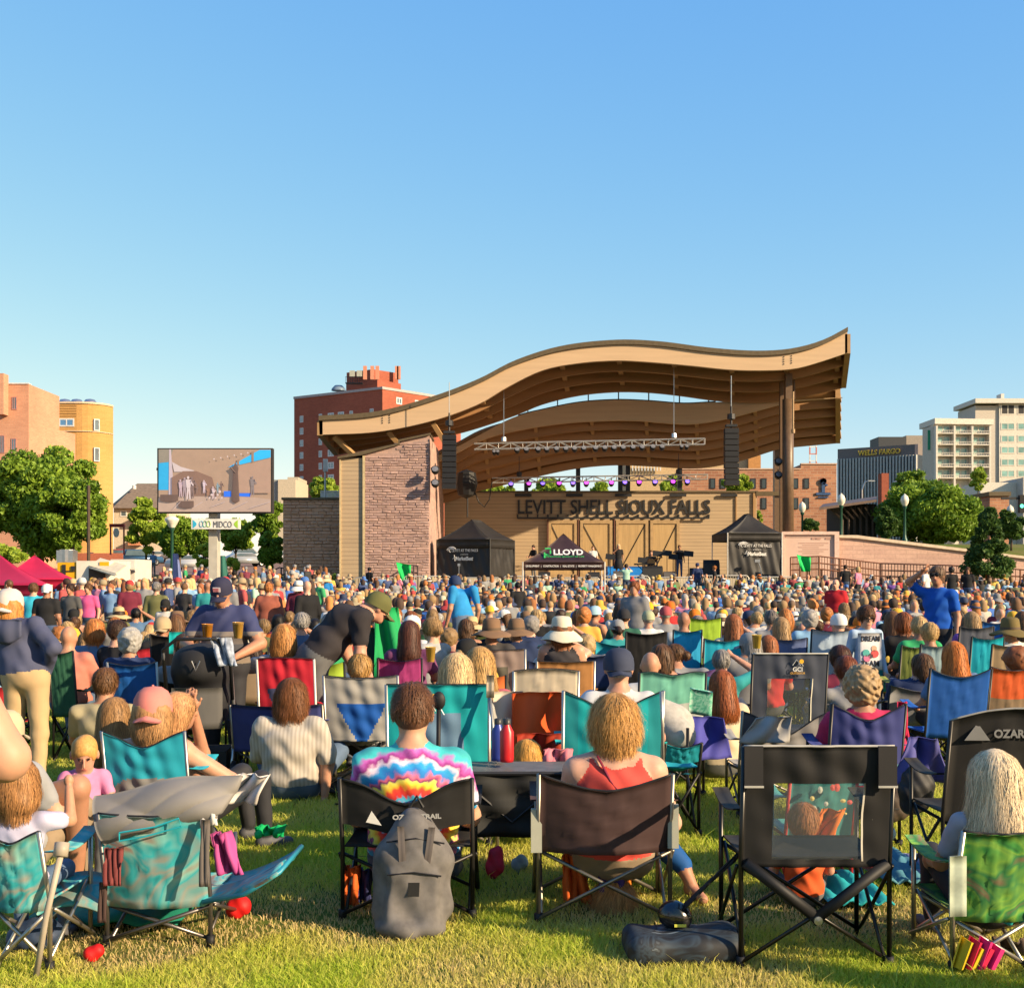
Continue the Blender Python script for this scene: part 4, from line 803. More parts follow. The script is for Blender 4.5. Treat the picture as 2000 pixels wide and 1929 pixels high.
# red frame sign with oval plate
r = empty('sign', P(228, 1060, 84), 0, 'oval white sign hanging from a red frame by the orange building', 'sign'); OF = Vector(r.location); m = mat((.45, .06, .05), .5, name='red_frame')
mb = MB(); mb.box(P(229, 1026, 84), (1.0, .3, .22)); mb.tube([P(242, 1083, 84), P(242, 1026, 84)], .06, 4); mb.tube([P(216, 1083, 84), P(216, 1026, 84)], .06, 4); sub(mb, 'frame', m, r, OF)
mb = MB(); mb.lathe([(0, -.03), (.2, -.03), (.2, .03), (0, .03)], P(227, 1040, 83.8), 20, R=Matrix.Rotation(math.pi/2, 3, 'X'), sy=1.6); sub(mb, 'plate', M_WHITE, r, OF)
mb = MB(); mb.bb(PX(-60, 128), PX(240, 128), 128, 128.1, 2, PZ(1080, 128)); tag(mb.build('fence', mat((.42, .14, .08), .8, name='red_fence')), 'low red brown fence behind the parked cars', 'fence')
# ================================================================ stage gear, tents, screen, trucks
def popup(label, corners, ze, zp, m, ridge=.3, val=.35, walls=(), logo=None, sag=.12, name='canopy_tent', zg=0, poles=True, pm=None):
    """corners: 4 plan points front-left, front-right, back-right, back-left"""
    Cn = [Vector((a, b, 0)) for a, b in corners]; ctr = sum(Cn, Vector())/4; r = empty(name, (ctr.x, ctr.y, zg), 0, label, 'canopy'); OF = Vector(r.location)
    e = (Cn[3]-Cn[0]).normalized()*ridge; mb = MB(); n = 8
    tops = [ctr-e/1 if i in (0, 1) else ctr+e/1 for i in range(4)]
    for i in range(4):
        a, b_ = Cn[i], Cn[(i+1) % 4]; ta, tb = tops[i], tops[(i+1) % 4]
        def f(u, v, a=a, b_=b_, ta=ta, tb=tb): p = a.lerp(b_, u).lerp(ta.lerp(tb, u), v); return (p.x, p.y, ze+(zp-ze)*(v-sag*math.sin(math.pi*v)*(1.2-.5*abs(2*u-1))))
        mb.sheet(f, 8, n, .01)
    sub(mb, 'roof', m, r, OF, True)
    for i in range(4):
        a, b_ = Cn[i], Cn[(i+1) % 4]; nn = Vector(((b_-a).y, -(b_-a).x, 0)).normalized()
        mb = MB(); mb.sheet(lambda u, v, a=a, b_=b_, nn=nn: tuple(a.lerp(b_, u)+nn*(.01+.015*math.sin(u*17)*(1-v))+Vector((0, 0, ze-val*(1-v)))), 14, 2, .008); sub(mb, 'valance', m, r, OF, True)
        if i in walls:
            mb = MB(); mb.sheet(lambda u, v, a=a, b_=b_, nn=nn: tuple(a.lerp(b_, u)+nn*(-.06+.05*math.sin(u*14+v*2.2+1.4*math.sin(v*5))*(1-v*.7)+.02*math.sin(u*43+v*6))+Vector((0, 0, zg+(ze-val-zg+.05)*v))), 48, 14, .01); sub(mb, 'side_wall', m, r, OF, True)
    if poles:
        for c in Cn: mb = MB(); mb.tube([(c.x, c.y, zg), (c.x, c.y, ze+.02)], .03, 6); sub(mb, 'leg', pm or M_POSTW, r, OF)
    return r, OF, Cn
M_POSTW = mat((.66, .62, .55), .4, .3, name='pale_pole'); M_TBLK = mat((.022, .020, .019), .6, 0, .2, 3, .8, 4, name='black_canvas', bdist=.06, spec=.4)
ZS = 1.64
def wlogo(r, OF, A, B, zc, s=1.0):
    u = (B-A).normalized(); n = Vector((u.y, -u.x, 0)); c = A.lerp(B, .5)+n*.06; rz = math.atan2(u.y, u.x); m = mat((.72, .70, .66), .6, name='white_print')
    text_obj('lettering', 'LEVITT AT THE FALLS', .2*s, m, c+u*.12*s+Vector((0, 0, zc))-OF, r, (math.pi/2, 0, rz), ext=.004, width=1.45*s)
    text_obj('lettering', 'MarketBeat', .26*s, m, c+u*.1*s+Vector((0, 0, zc-.42*s))-OF, r, (math.pi/2, 0, rz), ext=.004, width=.95*s, bold=.008)
    text_obj('lettering', 'presented by', .08*s, m, c+u*.1*s+Vector((0, 0, zc-.15*s))-OF, r, (math.pi/2, 0, rz), ext=.003)
    mb = MB()
    for k, (rr, a0, a1) in enumerate(((.26, .5, 3.0), (.19, .6, 3.3), (.12, .7, 4.2))):
        pts = [c-u*.62*s+u*(math.cos(a0+(a1-a0)*t/8)*rr*s)+Vector((0, 0, zc+.06*s+math.sin(a0+(a1-a0)*t/8)*rr*s*.7)) for t in range(9)]; mb.tube(pts, .022*s, 4)
    mb.tube([c-u*.5*s+u*q*s+Vector((0, 0, zc-.34*s+h*s)) for q, h in ((-.06, 0), (0, .02), (.04, .18), (.08, -.12), (.12, .1), (.15, 0))], .018*s, 4)
    sub(mb, 'logo', m, r, OF)
r, OF, Cn = popup('big black canvas tent with white print at the left side of the stage', [(PX(853, 61.5), 61.5), (PX(957, 60.2), 60.2), (PX(1005, 62.8), 62.8), (PX(905, 64.1), 64.1)], PZ(1053, 60.5), PZ(1015, 62), M_TBLK, .5, .42, (0, 1, 2, 3), zg=ZS, pm=M_TBLK); wlogo(r, OF, Cn[0], Cn[1], PZ(1077, 60.4))
r, OF, Cn = popup('big black canvas tent with white print at the right side of the stage', [(PX(1421, 60), 60), (PX(1527, 60.6), 60.6), (PX(1492, 63.6), 63.6), (PX(1391, 63), 63)], PZ(1041, 60.2), PZ(1004, 62), M_TBLK, .4, .38, (0,), zg=ZS); wlogo(r, OF, Cn[0], Cn[1], PZ(1068, 60.2))
M_LL = mat((.045, .022, .022), .6, 0, .15, 4, .3, 6, name='dark_plum_canvas', bdist=.03)
dL = 46; a0, a1 = PX(1021, dL), PX(1181, dL); r, OF, Cn = popup('dark plum peaked canopy with white and green print in the middle of the crowd', [(a0, dL), (a1, dL), (a1+.1, dL+3), (a0+.1, dL+3)], PZ(1098, dL), PZ(1042, dL+1.5), M_LL, .02, .28, (), zg=0)
mw = mat((.8, .78, .75), .6, name='white_print2'); mg = mat((.05, .5, .12), .6, name='green_print')
sl = math.atan2(PZ(1042, 47.5)-PZ(1098, dL), 1.5); tp = lambda px, py: Vector(P(px, py, dL+(1098-py)/56*1.45-.12))-OF
text_obj('lettering', 'LLOYD', .40, mw, tp(1110, 1083), r, (sl+.15, 0, 0), ext=.004, width=58/FPX*dL, bold=.012)
text_obj('lettering', 'IMPROVING QUALITY OF LIFE', .1, mg, tp(1103, 1088), r, (sl+.15, 0, 0), ext=.003, width=76/FPX*dL)
mb = MB(); q = tp(1071, 1079)
for a in ((-.14, .0, .06, .3), (-.06, .02, .2, .07), (.08, .12, .05, .2), (-.02, .25, .22, .06)): mb.box(q+Vector((a[0], 0, a[1]-.1)), (a[2], .02, a[3]), R=Matrix.Rotation(sl+.15-math.pi/2, 3, 'X'))
mb.build('logo', mg, r)
text_obj('lettering', 'DEVELOPMENT   |   CONSTRUCTION   |   REAL ESTATE   |   PROPERTY MANAGEMENT', .1, mw, Vector(P(1101, 1107, dL-.06))-OF, r, (math.pi/2, 0, 0), ext=.002, width=148/FPX*dL, bold=.002)
M_RED = mat((.60, .015, .06), .55, 0, .1, 3, .3, 5, name='red_canvas', bdist=.04)
d = 27; popup('nearest crimson peaked canopy at the left edge', [(PX(-120, d), d), (PX(100, d-1), d-1), (PX(92, d+2.6), d+2.6), (PX(-100, d+3.4), d+3.4)], PZ(1143, d), PZ(1082, d+1.5)+.05, M_RED, .02, .3, (3,), zg=0)
d = 33; popup('crimson peaked canopy behind the nearest one', [(PX(-10, d), d), (PX(147, d), d), (PX(144, d+3), d+3), (PX(-10, d+3), d+3)], PZ(1132, d), PZ(1084, d+1.5), M_RED, .02, .25, (), zg=0)
# green flags
def flag(px0, px1, y0, y1, d, label):
    x0, x1 = PX(px0, d), PX(px1, d); z1, z0 = PZ(y0, d), PZ(y1, d); mb = MB()
    mb.sheet(lambda u, v: (x0+(x1-x0)*u*(.6+.4*v)+(1-v)*.25, d-.12*math.sin(u*7+v*2), z0+(z1-z0)*v-(.12*u)*(v)), 10, 8, .008); tag(mb.build('banner', cloth((.01, .55, .12)), smooth=True), label, 'banner')
flag(774, 803, 1098, 1136, 58.6, 'bright green cloth hanging on the stair rail beside the brick tower'); flag(1555, 1583, 1083, 1116, 58.9, 'bright green cloth hanging on the ramp rail below the pink panel')
# barriers
M_GALV = mat((.62, .58, .50), .4, .4, name='galvanised')
def barrier(px0, px1, d, ztop, label, h=1.05):
    x0, x1 = PX(px0, d)+.04, PX(px1, d)-.04; g = ztop-h; r = empty('crowd_barrier', ((x0+x1)/2, d, g), 0, label, 'barrier', 'steel crowd barriers in front of the stage'); hw = (x1-x0)/2
    mb = MB(); mb.tube([(-hw, 0, .1), (-hw, 0, h-.1), (-hw+.1, 0, h), (hw-.1, 0, h), (hw, 0, h-.1), (hw, 0, .1)], .03, 6); mb.tube([(-hw, 0, .2), (hw, 0, .2)], .025, 6); mb.build('frame', M_GALV, r, True)
    mb = MB(); n = int((x1-x0)/.12)
    for k in range(1, n): x = -hw+2*hw*k/n; mb.tube([(x, 0, .2), (x, 0, h-.02)], .014, 4)
    mb.build('infill_bars', M_GALV, r)
    for s in (-1, 1): mb = MB(); mb.tube([(s*hw*.8, -.3, -.0), (s*hw*.8, 0, .12), (s*hw*.8, .3, .0)], .025, 5); mb.build('foot', M_GALV, r)
for k, px in enumerate(range(690, 1560, 97)): barrier(px, px+95, 58.2, PZ(1128-max(0, k-4)*.4-(3 if k % 2 else 0), 58.2), f"steel crowd barrier panel below the {('brick tower foot', 'tower corner', 'left black tent', 'left tent edge', 'gap beside the plum canopy', 'singer', 'stage doors', 'right music stands', 'right black tent')[min(k, 8)]}")
barrier(925, 985, 36, PZ(1164, 36), 'steel barrier panel standing among the seated crowd left of the plum canopy'); barrier(1060, 1140, 40, PZ(1162, 40), 'low steel barrier under the plum canopy among the crowd')
mb = MB(); x, y, z = P(986, 1183, 35.8); mb.sheet(lambda u, v: (x-.1+.22*u, y+.03*math.sin(u*6), z-.25+.5*v), 4, 4, .01); tag(mb.build('banner', cloth((.85, .55, .05))), 'small yellow banner on the barrier in the crowd', 'banner')
# line arrays, trusses, lamps
def line_array(px, y0, y1, ytop, d, label):
    x = PX(px, d); z0, z1 = PZ(y1, d), PZ(y0, d); n = 10; r = empty('line_array', (x, d, z0), 0, label, 'speaker'); h = (z1-z0)/n; w = 27/FPX*d
    for k in range(n):
        zz = k*h; off = -.05*max(0, (3-k)); mb = MB(); mb.prism([(-w/2, zz+.02), (w/2, zz+.02), (w/2, zz+h-.02), (-w/2, zz+h-.02)], off, off+.5); mb.build('speaker_box', mat((.018, .018, .02), .55, 0, .2, 30, .5, 60, name='speaker_mesh'), r)
    mb = MB(); mb.tube([(0, .25, z1-z0), (0, .25, PZ(ytop, d)-z0)], .05, 6); mb.box((0, .25, z1-z0+.12), (.55, .4, .12)); mb.lathe([(0, .3), (.2, .25), (.2, 0), (0, -.05)], (0, .25, z1-z0+.45), 8); mb.build('hanger', M_DARK, r)
    mb = MB(); mb.tube([(0, .25, z1-z0+.7), (.0, .25, PZ(ytop-60, d)-z0)], .02, 4); mb.build('chain', M_CHROME, r)
line_array(877, 848, 955, 805, 60.5, 'tall black speaker column hanging left over the stage'); line_array(1430, 835, 948, 792, 60.8, 'tall black speaker column hanging right over the stage')
M_TRUSS = mat((.55, .53, .5), .35, .5, name='truss_alu')
def truss(px0, y0, px1, y1, d, h, label, rods):
    A, B = Vector(P(px0, y0, d)), Vector(P(px1, y1, d)); r = empty('lighting_truss', A, 0, label, 'truss'); L = B-A; n = int(L.length/.6)
    for dy, dz in ((0, 0), (0, -h), (h, 0), (h, -h)): mb = MB(); mb.tube([Vector((0, dy, dz)), L+Vector((0, dy, dz))], .03, 6); mb.build('chord', M_TRUSS, r)
    mb = MB()
    for dy in (0, h):
        for k in range(n):
            a = L*(k/n); b_ = L*((k+1)/n); z0, z1 = (0, -h) if k % 2 else (-h, 0); mb.tube([a+Vector((0, dy, z0)), b_+Vector((0, dy, z1))], .018, 4); mb.tube([b_+Vector((0, dy, 0)), b_+Vector((0, dy, -h))], .016, 4)
    mb.build('lacing', M_TRUSS, r)
    for px, yt in rods: mb = MB(); x, _, z = P(px, yt, d); t = (x-A.x)/L.x; mb.tube([Vector((x-A.x, h/2, L.z*t)), Vector((x-A.x, h/2, z-A.z))], .02, 5); mb.lathe([(0, .35), (.14, .3), (.16, .1), (0, 0)], (x-A.x, h/2, L.z*t), 8); mb.build('hoist', M_DARK if d > 66 else M_CHROME, r)
    return r
truss(926, 866, 1377, 856, 63.5, .30, 'upper silver box truss with dark lamps across the stage', ((984, 760), (1317, 715)))
truss(961, 933, 1382, 926, 68, .27, 'lower thin box truss with purple lamps above the sign', ((1014, 890), (1326, 885)))
def spot(px, py, d, label, emit=None, grp=None, big=1.0):
    r = empty('stage_light', P(px, py, d), 0, label, 'stage light', grp); mb = MB(); mb.lathe([(0, .16), (.11, .14), (.15, 0), (.16, -.14), (.13, -.16)], (0, 0, 0), 12, R=Matrix.Rotation(-2.1, 3, 'X'), sx=big, sy=big); mb.build('housing', M_BLACK, r, True)
    mb = MB(); mb.tube([(0, 0, .1), (0, .05, .35)], .03, 5); mb.box((0, 0, .12), (.34*big, .05, .04)); mb.build('yoke', M_DARK, r)
    mb = MB(); mb.lathe([(0, -.17), (.12, -.16)], (0, 0, 0), 12, R=Matrix.Rotation(-2.1, 3, 'X'), sx=big, sy=big); mb.build('lens', mat(emit or (.2, .2, .22), .2, 0, 0, emit=emit, estr=2.2 if emit else 1, name='lamp_lens'), r)
g1 = 'dark lamps hanging under the upper truss'
for k, px in enumerate((1010, 1028, 1051, 1068, 1087, 1105, 1122, 1140, 1163, 1181, 1199, 1217, 1236, 1254, 1275, 1293)): spot(px, 880-(px-1000)*.02, 63.6, 'round dark lamp in the even row under the upper truss', None, g1)
for px in (965, 972): spot(px, 884, 63.6, 'one of two small pale lamps near the left end of the upper truss', (.8, .8, .75) if 0 else None, 'two small lamps on the left truss end', .7)
for px in (1331, 1341): spot(px, 874, 63.6, 'one of two small lamps near the right end of the upper truss', None, 'two small lamps on the right truss end', .7)
for k, px in enumerate((998, 1033, 1060, 1092, 1119, 1145, 1194, 1220, 1248, 1279, 1314, 1342)):
    v = k in (0, 2, 4, 7, 9, 11); spot(px, 947-(px-1000)*.012, 68.2, 'violet-blue glowing lamp under the lower truss' if v else 'magenta glowing lamp under the lower truss', (.18, .10, .9) if v else (.75, .06, .85), 'violet lamps on the lower truss' if v else 'magenta lamps on the lower truss')
for i, (px, py) in enumerate(((850, 919), (850, 945), (1520, 903), (1520, 929))): spot(px, py, 60.4 if px < 1000 else 64.5, ('upper' if py in (919, 903) else 'lower')+(' black floodlight on the side of the brick tower' if px < 1000 else ' black floodlight beside the round column'), None, None, 1.3)
mb = MB(); mb.tube([P(913, 960, 66), P(913, 1010, 66)], .05, 6); mb.lathe([(0, .8), (.5, .6), (.6, 0), (.45, -.6), (0, -.8)], P(911, 945, 66), 10); mb.tube([Vector(P(px, y, 66)) for px, y in ((925, 955), (935, 980), (946, 990), (956, 975), (961, 940))], .03, 5); tag(mb.build('cable_bundle', M_BLACK), 'thick black coil of cables hanging beside the left speaker column', 'cable')
# performers' gear
def music_stand(px, py, d, label, s=1.0):
    x, _, z = P(px, py, d); r = empty('music_stand', (x, d, ZS), 0, label, 'music stand', 'music stands on the stage'); h = z-ZS
    mb = MB(); mb.box((0, 0, h), (.5*s, .03, .3), R=Matrix.Rotation(-.35, 3, 'X')@Matrix.Rotation(.12, 3, 'Y')); mb.build('desk', M_BLACK, r)
    mb = MB(); mb.tube([(0, .05, 0), (0, .05, h)], .02, 5)
    for a in (0, 2.1, 4.2): mb.tube([(0, .05, .25), (.28*math.cos(a), .05+.28*math.sin(a), .01)], .012, 4)
    mb.build('stand', M_DARK, r)
for px, py, l in ((1284, 1081, 'music stand left of the seated guitarist'), (1255, 1094, 'low music stand before the guitarist'), (1303, 1080, 'music stand with mic arm left of the fiddler'), (1315, 1087, 'music stand in front of the fiddler'), (1345, 1081, 'music stand right of the fiddler'), (1192, 1087, 'flat black music stand left of the singer')): music_stand(px, py, 64, l)
mb = MB(); mb.bb(PX(1187, 66), PX(1265, 66), 66, 68, ZS+.006, PZ(1107, 66)); mb.bb(PX(1186, 66), PX(1266, 66), 65.95, 68.05, PZ(1107, 66)+.002, PZ(1106, 66)); tag(mb.build('riser', mat((.02, .28, .85), .5, 0, .1, 2, name='blue_skirt')), 'bright blue skirted riser behind the singer', 'riser')
mb = MB(); mb.bb(PX(1240, 63.5), PX(1278, 63.5), 63.5, 64, PZ(1103, 63.5), PZ(1100, 63.5)); mb.tube([(PX(1245, 63.6), 63.7, ZS), (PX(1270, 63.6), 63.7, PZ(1102, 63.5))], .02, 4); mb.tube([(PX(1270, 63.6), 63.8, ZS), (PX(1245, 63.6), 63.8, PZ(1102, 63.5))], .02, 4); tag(mb.build('keyboard', M_BLACK), 'black keyboard on a crossed stand before the guitarist', 'keyboard')
for i, (px, w, h) in enumerate(((1212, .7, .35), (1308, .6, .32), (1275, 1.0, .6), (1375, 1.4, .5), (1160, .6, .3), (1063, .6, .3), (1390, .8, .9))):
    x = PX(px, 61.3); mb = MB(); mb.prism([(61.2, ZS), (61.6, ZS), (61.5, ZS+h), (61.3, ZS+h*.8)], x-w/2, x+w/2, plane='yz'); tag(mb.build('stage_monitor', mat((.1, .09, .08) if i in (0, 1) else (.02, .02, .02), .6, name='cabinet')), ['grey wedge monitor at the singer feet', 'small tan wedge monitor left of the fiddler', 'black amplifier box under the guitarist', 'long low black case left of the right tent', 'small black wedge by the canopy edge', 'small black wedge behind the plum canopy', 'tall black rack case inside the right tent opening'][i], 'monitor')
# ================================================================ video screen
d = 48; r = empty('video_screen', (PX(416, d), d+.3, 0), 0, 'large video screen on a concrete post showing the band', 'video screen'); OF = Vector(r.location)
z0, z1 = PZ(1002, d), PZ(875, d); x0, x1 = PX(307, d), PX(532, d); RZ = Matrix.Rotation(.0, 3, 'Z')
mb = MB(); mb.bb(x0, x1, d, d+.35, z0, z1); sub(mb, 'cabinet', M_DARK, r, OF)
def em(c): return mat(c, .5, 0, .06, 3, emit=c, estr=.3, name='screen_light')
sx = lambda u: x0+.06+(x1-x0-.12)*u; sz = lambda v: z0+.05+(z1-z0-.1)*v
def poly(pts, c, lay, name='screen_image'):
    mb = MB(); y = d-.006*lay-.004; mb.prism([(sx(a), sz(b_)) for a, b_ in pts], y, y+.003)
    return mb, em(c)
B_ = (.32, .225, .17)
lays = [([(0, 0), (1, 0), (1, 1), (0, 1)], B_), ([(0, .35), (.1, .35), (.085, 1), (0, 1)], (.03, .32, .62)), ([(0, .78), (.1, .8), (.13, 1), (0, 1)], (.22, .2, .17)), ([(.09, .25), (.14, .25), (.11, 1), (.095, 1)], (.42, .36, .42)), ([(.12, .8), (.2, .72), (.32, .66), (.3, .64), (.14, .64)], (.46, .40, .42)), ([(.62, .71), (.9, .99), (1, .99), (1, .87)], (.03, .38, .75)),
 ([(.70, .75), (.72, .75), (.72, .84), (.70, .83)], (.25, .17, .12)), ([(.83, .8), (.85, .8), (.85, .96), (.83, .96)], (.25, .17, .12)), ([(0, 0), (1, 0), (1, .2), (.75, .25), (.1, .25), (0, .22)], (.36, .27, .23)), ([(.12, .25), (.12, .55), (.22, .65), (.34, .65), (.48, .55), (.52, .25)], (.2, .125, .1)),
 ([(.72, .25), (.72, .32), (.82, .33), (.82, .24)], (.03, .15, .75)), ([(.585, .24), (.585, .33), (.65, .33), (.65, .24)], (.03, .15, .75)), ([(.66, .3), (1, .3), (1, .86), (.8, .75), (.66, .68)], (.34, .23, .18))]
mb0 = {}
for i, (pts, c) in enumerate(lays): mb, m = poly(pts, c, i+1); sub(mb, 'screen_picture', m, r, OF)
def fig(mb, u, v, h, y, lean=0):
    x, z = sx(u), sz(v); H = h*(z1-z0)
    for a in (-.07, .05): mb.prism([(x+H*(a+.0), z), (x+H*(a+.05), z), (x+H*(a*.5+.06), z+H*.5), (x+H*(a*.5-.02), z+H*.5)], y, y+.003)
    mb.prism([(x-H*.07, z+H*.48), (x+H*.09, z+H*.48), (x+H*(.13+lean), z+H*.84), (x+H*(-.11+lean), z+H*.84)], y-.004, y-.001); mb.prism([(x+H*(lean+.055*math.cos(t)), z+H*(.92+.07*math.sin(t))) for t in (0, 1.05, 2.1, 3.14, 4.2, 5.2)], y-.008, y-.005)
    mb.prism([(x+H*(.1+lean), z+H*.82), (x+H*(.24+lean), z+H*.6), (x+H*(.2+lean), z+H*.57), (x+H*(.06+lean), z+H*.74)], y-.004, y-.001)
for q, (u, v, h, c) in enumerate(((.2, .24, .27, (.42, .32, .38)), (.235, .24, .3, (.3, .24, .28)), (.27, .2, .36, (.5, .43, .46)), (.3, .22, .33, (.18, .13, .13)), (.41, .3, .2, (.5, .42, .5)), (.445, .25, .13, (.3, .17, .12)), (.49, .2, .2, (.45, .36, .4)), (.53, .29, .17, (.2, .28, .34)), (.35, .3, .12, (.2, .14, .13)), (.56, .28, .2, (.16, .11, .1)), (.84, .26, .3, (.2, .17, .18)))):
    mb = MB(); fig(mb, u, v, h, d-.1-.01*(q % 3), .02*(q % 2)); sub(mb, 'screen_figure', em(c), r, OF)
mb = MB()
for q in range(7): mb.lathe([(0, -.003), (.035+.01*(q % 3), -.003), (0, .003)], (sx(.46+.018*q), d-.13, sz(.22+.05*(q % 3))), 8, R=Matrix.Rotation(math.pi/2, 3, 'X'))
for q in range(6): mb.lathe([(0, -.003), (.03, -.003), (0, .003)], (sx(.5+.06*q), d-.13, sz(.84+.02*q)), 6, R=Matrix.Rotation(math.pi/2, 3, 'X'))
for q in range(5): mb.tube([(sx(.14+.17*q), d-.125, sz(.04+.02*(q % 3))), (sx(.2+.2*q), d-.125, sz(.16))], .008, 4)
sub(mb, 'screen_figures', em((.5, .42, .44)), r, OF)
mb = MB(); mb.lathe([(0, 0), (.16, .1), (.14, .5), (.1, 1.2), (.12, 1.4), (0, 1.6)], (sx(.69), d-.11, sz(.13)), 10, sy=.08); mb.tube([(sx(.69), d-.11, sz(.62)), (sx(.65), d-.11, sz(.7))], .03, 4); mb.lathe([(0, 0), (.1, .05), (.1, .3), (0, .3)], (sx(.25), d-.11, sz(.05)), 6, sy=.1, sx=3); mb.lathe([(0, 0), (.1, .05), (.1, .3), (0, .3)], (sx(.1), d-.11, sz(.15)), 6, sy=.1, sx=3.5); sub(mb, 'screen_figures', em((.12, .08, .07)), r, OF)
mb = MB(); mb.bb(PX(408, d+.4), PX(424.5, d+.4), d+.36, d+.9, 0, z0+.4); sub(mb, 'post', mat((.50, .47, .40), .8, 0, .1, 3, .2, 10, name='concrete'), r, OF)
mb = MB(); mb.bb(PX(373, d), PX(467, d), d+.05, d+.3, PZ(1033, d), PZ(1013, d)); sub(mb, 'sign_board', mat((.78, .77, .72), .5, name='sign_white'), r, OF)
text_obj('lettering', 'MIDCO', .36, mat((.13, .13, .14), .5, name='sign_grey'), Vector((PX(434, d), d+.04, PZ(1030, d)))-OF, r, ext=.004, width=36/FPX*d)
for s, c, px in ((1, (.04, .45, .7), 376), (-1, (.35, .6, .05), 464)):
    mb = MB(); n = 10; pts = [(PX(px, d), PZ(1031.5, d))]+[(PX(px, d)+s*.15*math.sin(math.pi*k/n), PZ(1031.5, d)+(PZ(1015, d)-PZ(1031.5, d))*k/n) for k in range(n+1)]; mb.prism(pts, d+.04, d+.048); sub(mb, 'sign_arc', mat(c, .5, name='arc'), r, OF)
mb = MB()
for k, c in enumerate(((.15, .45, .65), (.2, .5, .3), (.4, .6, .1))):
    mb2 = MB(); cx = PX(393+k*7, d); cz = PZ(1023, d); mb2.tube([(cx+.07*math.cos(t*math.pi/6), d+.035, cz+.12*math.sin(t*math.pi/6)) for t in range(13)], .012, 4, cap=False); sub(mb2, 'logo', mat(c, .5, name='logo_ring'), r, OF)
mb = MB(); mb.bb(PX(304, d), PX(306.8, d), d+.1, d+.3, PZ(918, d), PZ(913, d)); sub(mb, 'side_box', M_DARK, r, OF)
# ================================================================ food trucks
d = 44; M_TRY = mat((.80, .42, .01), .4, name='truck_yellow', var=.05); M_TRW = mat((.80, .74, .62), .45, 0, .06, name='truck_cream')
r = empty('food_truck', (PX(160, d), d, 0), 0, 'yellow and cream food truck with a raised serving awning', 'food truck'); OF = Vector(r.location)
mb = MB(); mb.bb(PX(112, d), PX(150, d), d, d+2.2, .5, PZ(1098, d)); sub(mb, 'rear_body', M_TRY, r, OF)
mb = MB(); mb.bb(PX(150, d)+.003, PX(214, d), d-.05, d+2.4, .5, PZ(1095, d)); sub(mb, 'body', M_TRW, r, OF)
mb = MB(); mb.bb(PX(175, d), PX(207, d), d-.1, d-.052, PZ(1150, d), PZ(1107, d)); sub(mb, 'serving_hatch', mat((.10, .06, .04), .7, name='hatch_dark'), r, OF)
mb = MB(); mb.add([P(172, 1107, d-.1), P(176, 1106, d-.1), P(228, 1121, d-1.2), P(224, 1123, d-1.2), P(172, 1109, d-.1), P(176, 1108, d-.1), P(228, 1123, d-1.2), P(224, 1125, d-1.2)], [(0, 1, 2, 3), (7, 6, 5, 4), (0, 3, 7, 4), (1, 5, 6, 2), (0, 4, 5, 1), (3, 2, 6, 7)]); mb.sheet(lambda u, v: tuple(Vector(P(174+52*u, 1106+15*u, d-.1-1.0*u))+Vector((0, (v)*1.2, .3*v))), 6, 3, .03); sub(mb, 'awning', mat((.72, .62, .44), .7, name='awning_cloth'), r, OF)
mb = MB(); mb.box(P(125, 1112, d-.02), (.12, .05, .35)); mb.box(P(143, 1109, d-.02), (.14, .05, .14)); mb.box(P(133, 1115, d-.02), (.5, .04, .03)); mb.box(P(133, 1150, d-.02), (.45, .04, .5)); sub(mb, 'rear_fittings', M_DARK, r, OF)
mb = MB(); mb.lathe([(.28, 0), (.28, .45), (.24, .45)], P(132, 1097, d+1), 12); mb.box(P(131, 1088, d+1), (.6, .5, .5)); sub(mb, 'roof_vent', M_CHROME, r, OF)
for s in (130, 200): mb = MB(); mb.lathe([(0, -.12), (.38, -.12), (.4, 0), (.38, .12), (0, .12)], (PX(s, d), d, .4), 14, R=Matrix.Rotation(math.pi/2, 3, 'X')); sub(mb, 'wheel', M_BLACK, r, OF, True)
mb = MB(); mb.bb(PX(196, d), PX(214, d), d-.09, d-.055, PZ(1112, d), PZ(1097, d)); sub(mb, 'yellow_panel', M_TRY, r, OF)
d = 47; r = empty('food_trailer', (PX(240, d), d, 0), 0, 'small white food trailer with an open side window', 'trailer'); OF = Vector(r.location)
mb = MB(); mb.bb(PX(216, d), PX(263, d), d, d+2.2, .5, PZ(1092, d)); sub(mb, 'body', mat((.74, .68, .60), .5, 0, .05, name='trailer_white'), r, OF)
mb = MB(); mb.bb(PX(232, d), PX(243, d), d-.06, d-.003, PZ(1137, d), PZ(1112, d)); sub(mb, 'serving_hatch', mat((.12, .10, .09), .6, name='hatch_dark2'), r, OF)
mb = MB(); mb.bb(PX(232, d), PX(276, d), d-.7, d-.05, PZ(1111.5, d), PZ(1110.5, d)); sub(mb, 'shelf', M_TRW, r, OF)
mb = MB(); mb.lathe([(0, -.1), (.33, -.1), (.35, 0), (.33, .1), (0, .1)], (PX(240, d), d, .35), 12, R=Matrix.Rotation(math.pi/2, 3, 'X')); sub(mb, 'wheel', M_BLACK, r, OF, True)
for i, (px, c) in enumerate(((338, (.2, .25, .5)), (430, (.03, .15, .12)))):
    mb = MB(); x, y, z = P(px, 1105+i*4, 50); mb.tube([(x, 50, 0), (x, 50, z+.5)], .02, 5); mb.sheet(lambda u, v: (x+.02+.35*u*(1-.5*v), 50-.05*math.sin(u*5), z-.6+1.1*v), 5, 6, .01); tag(mb.build('feather_flag', cloth(c)), 'pale blue feather flag beside the green lamp post' if i == 0 else 'dark green feather flag beside the concrete screen post', 'flag')
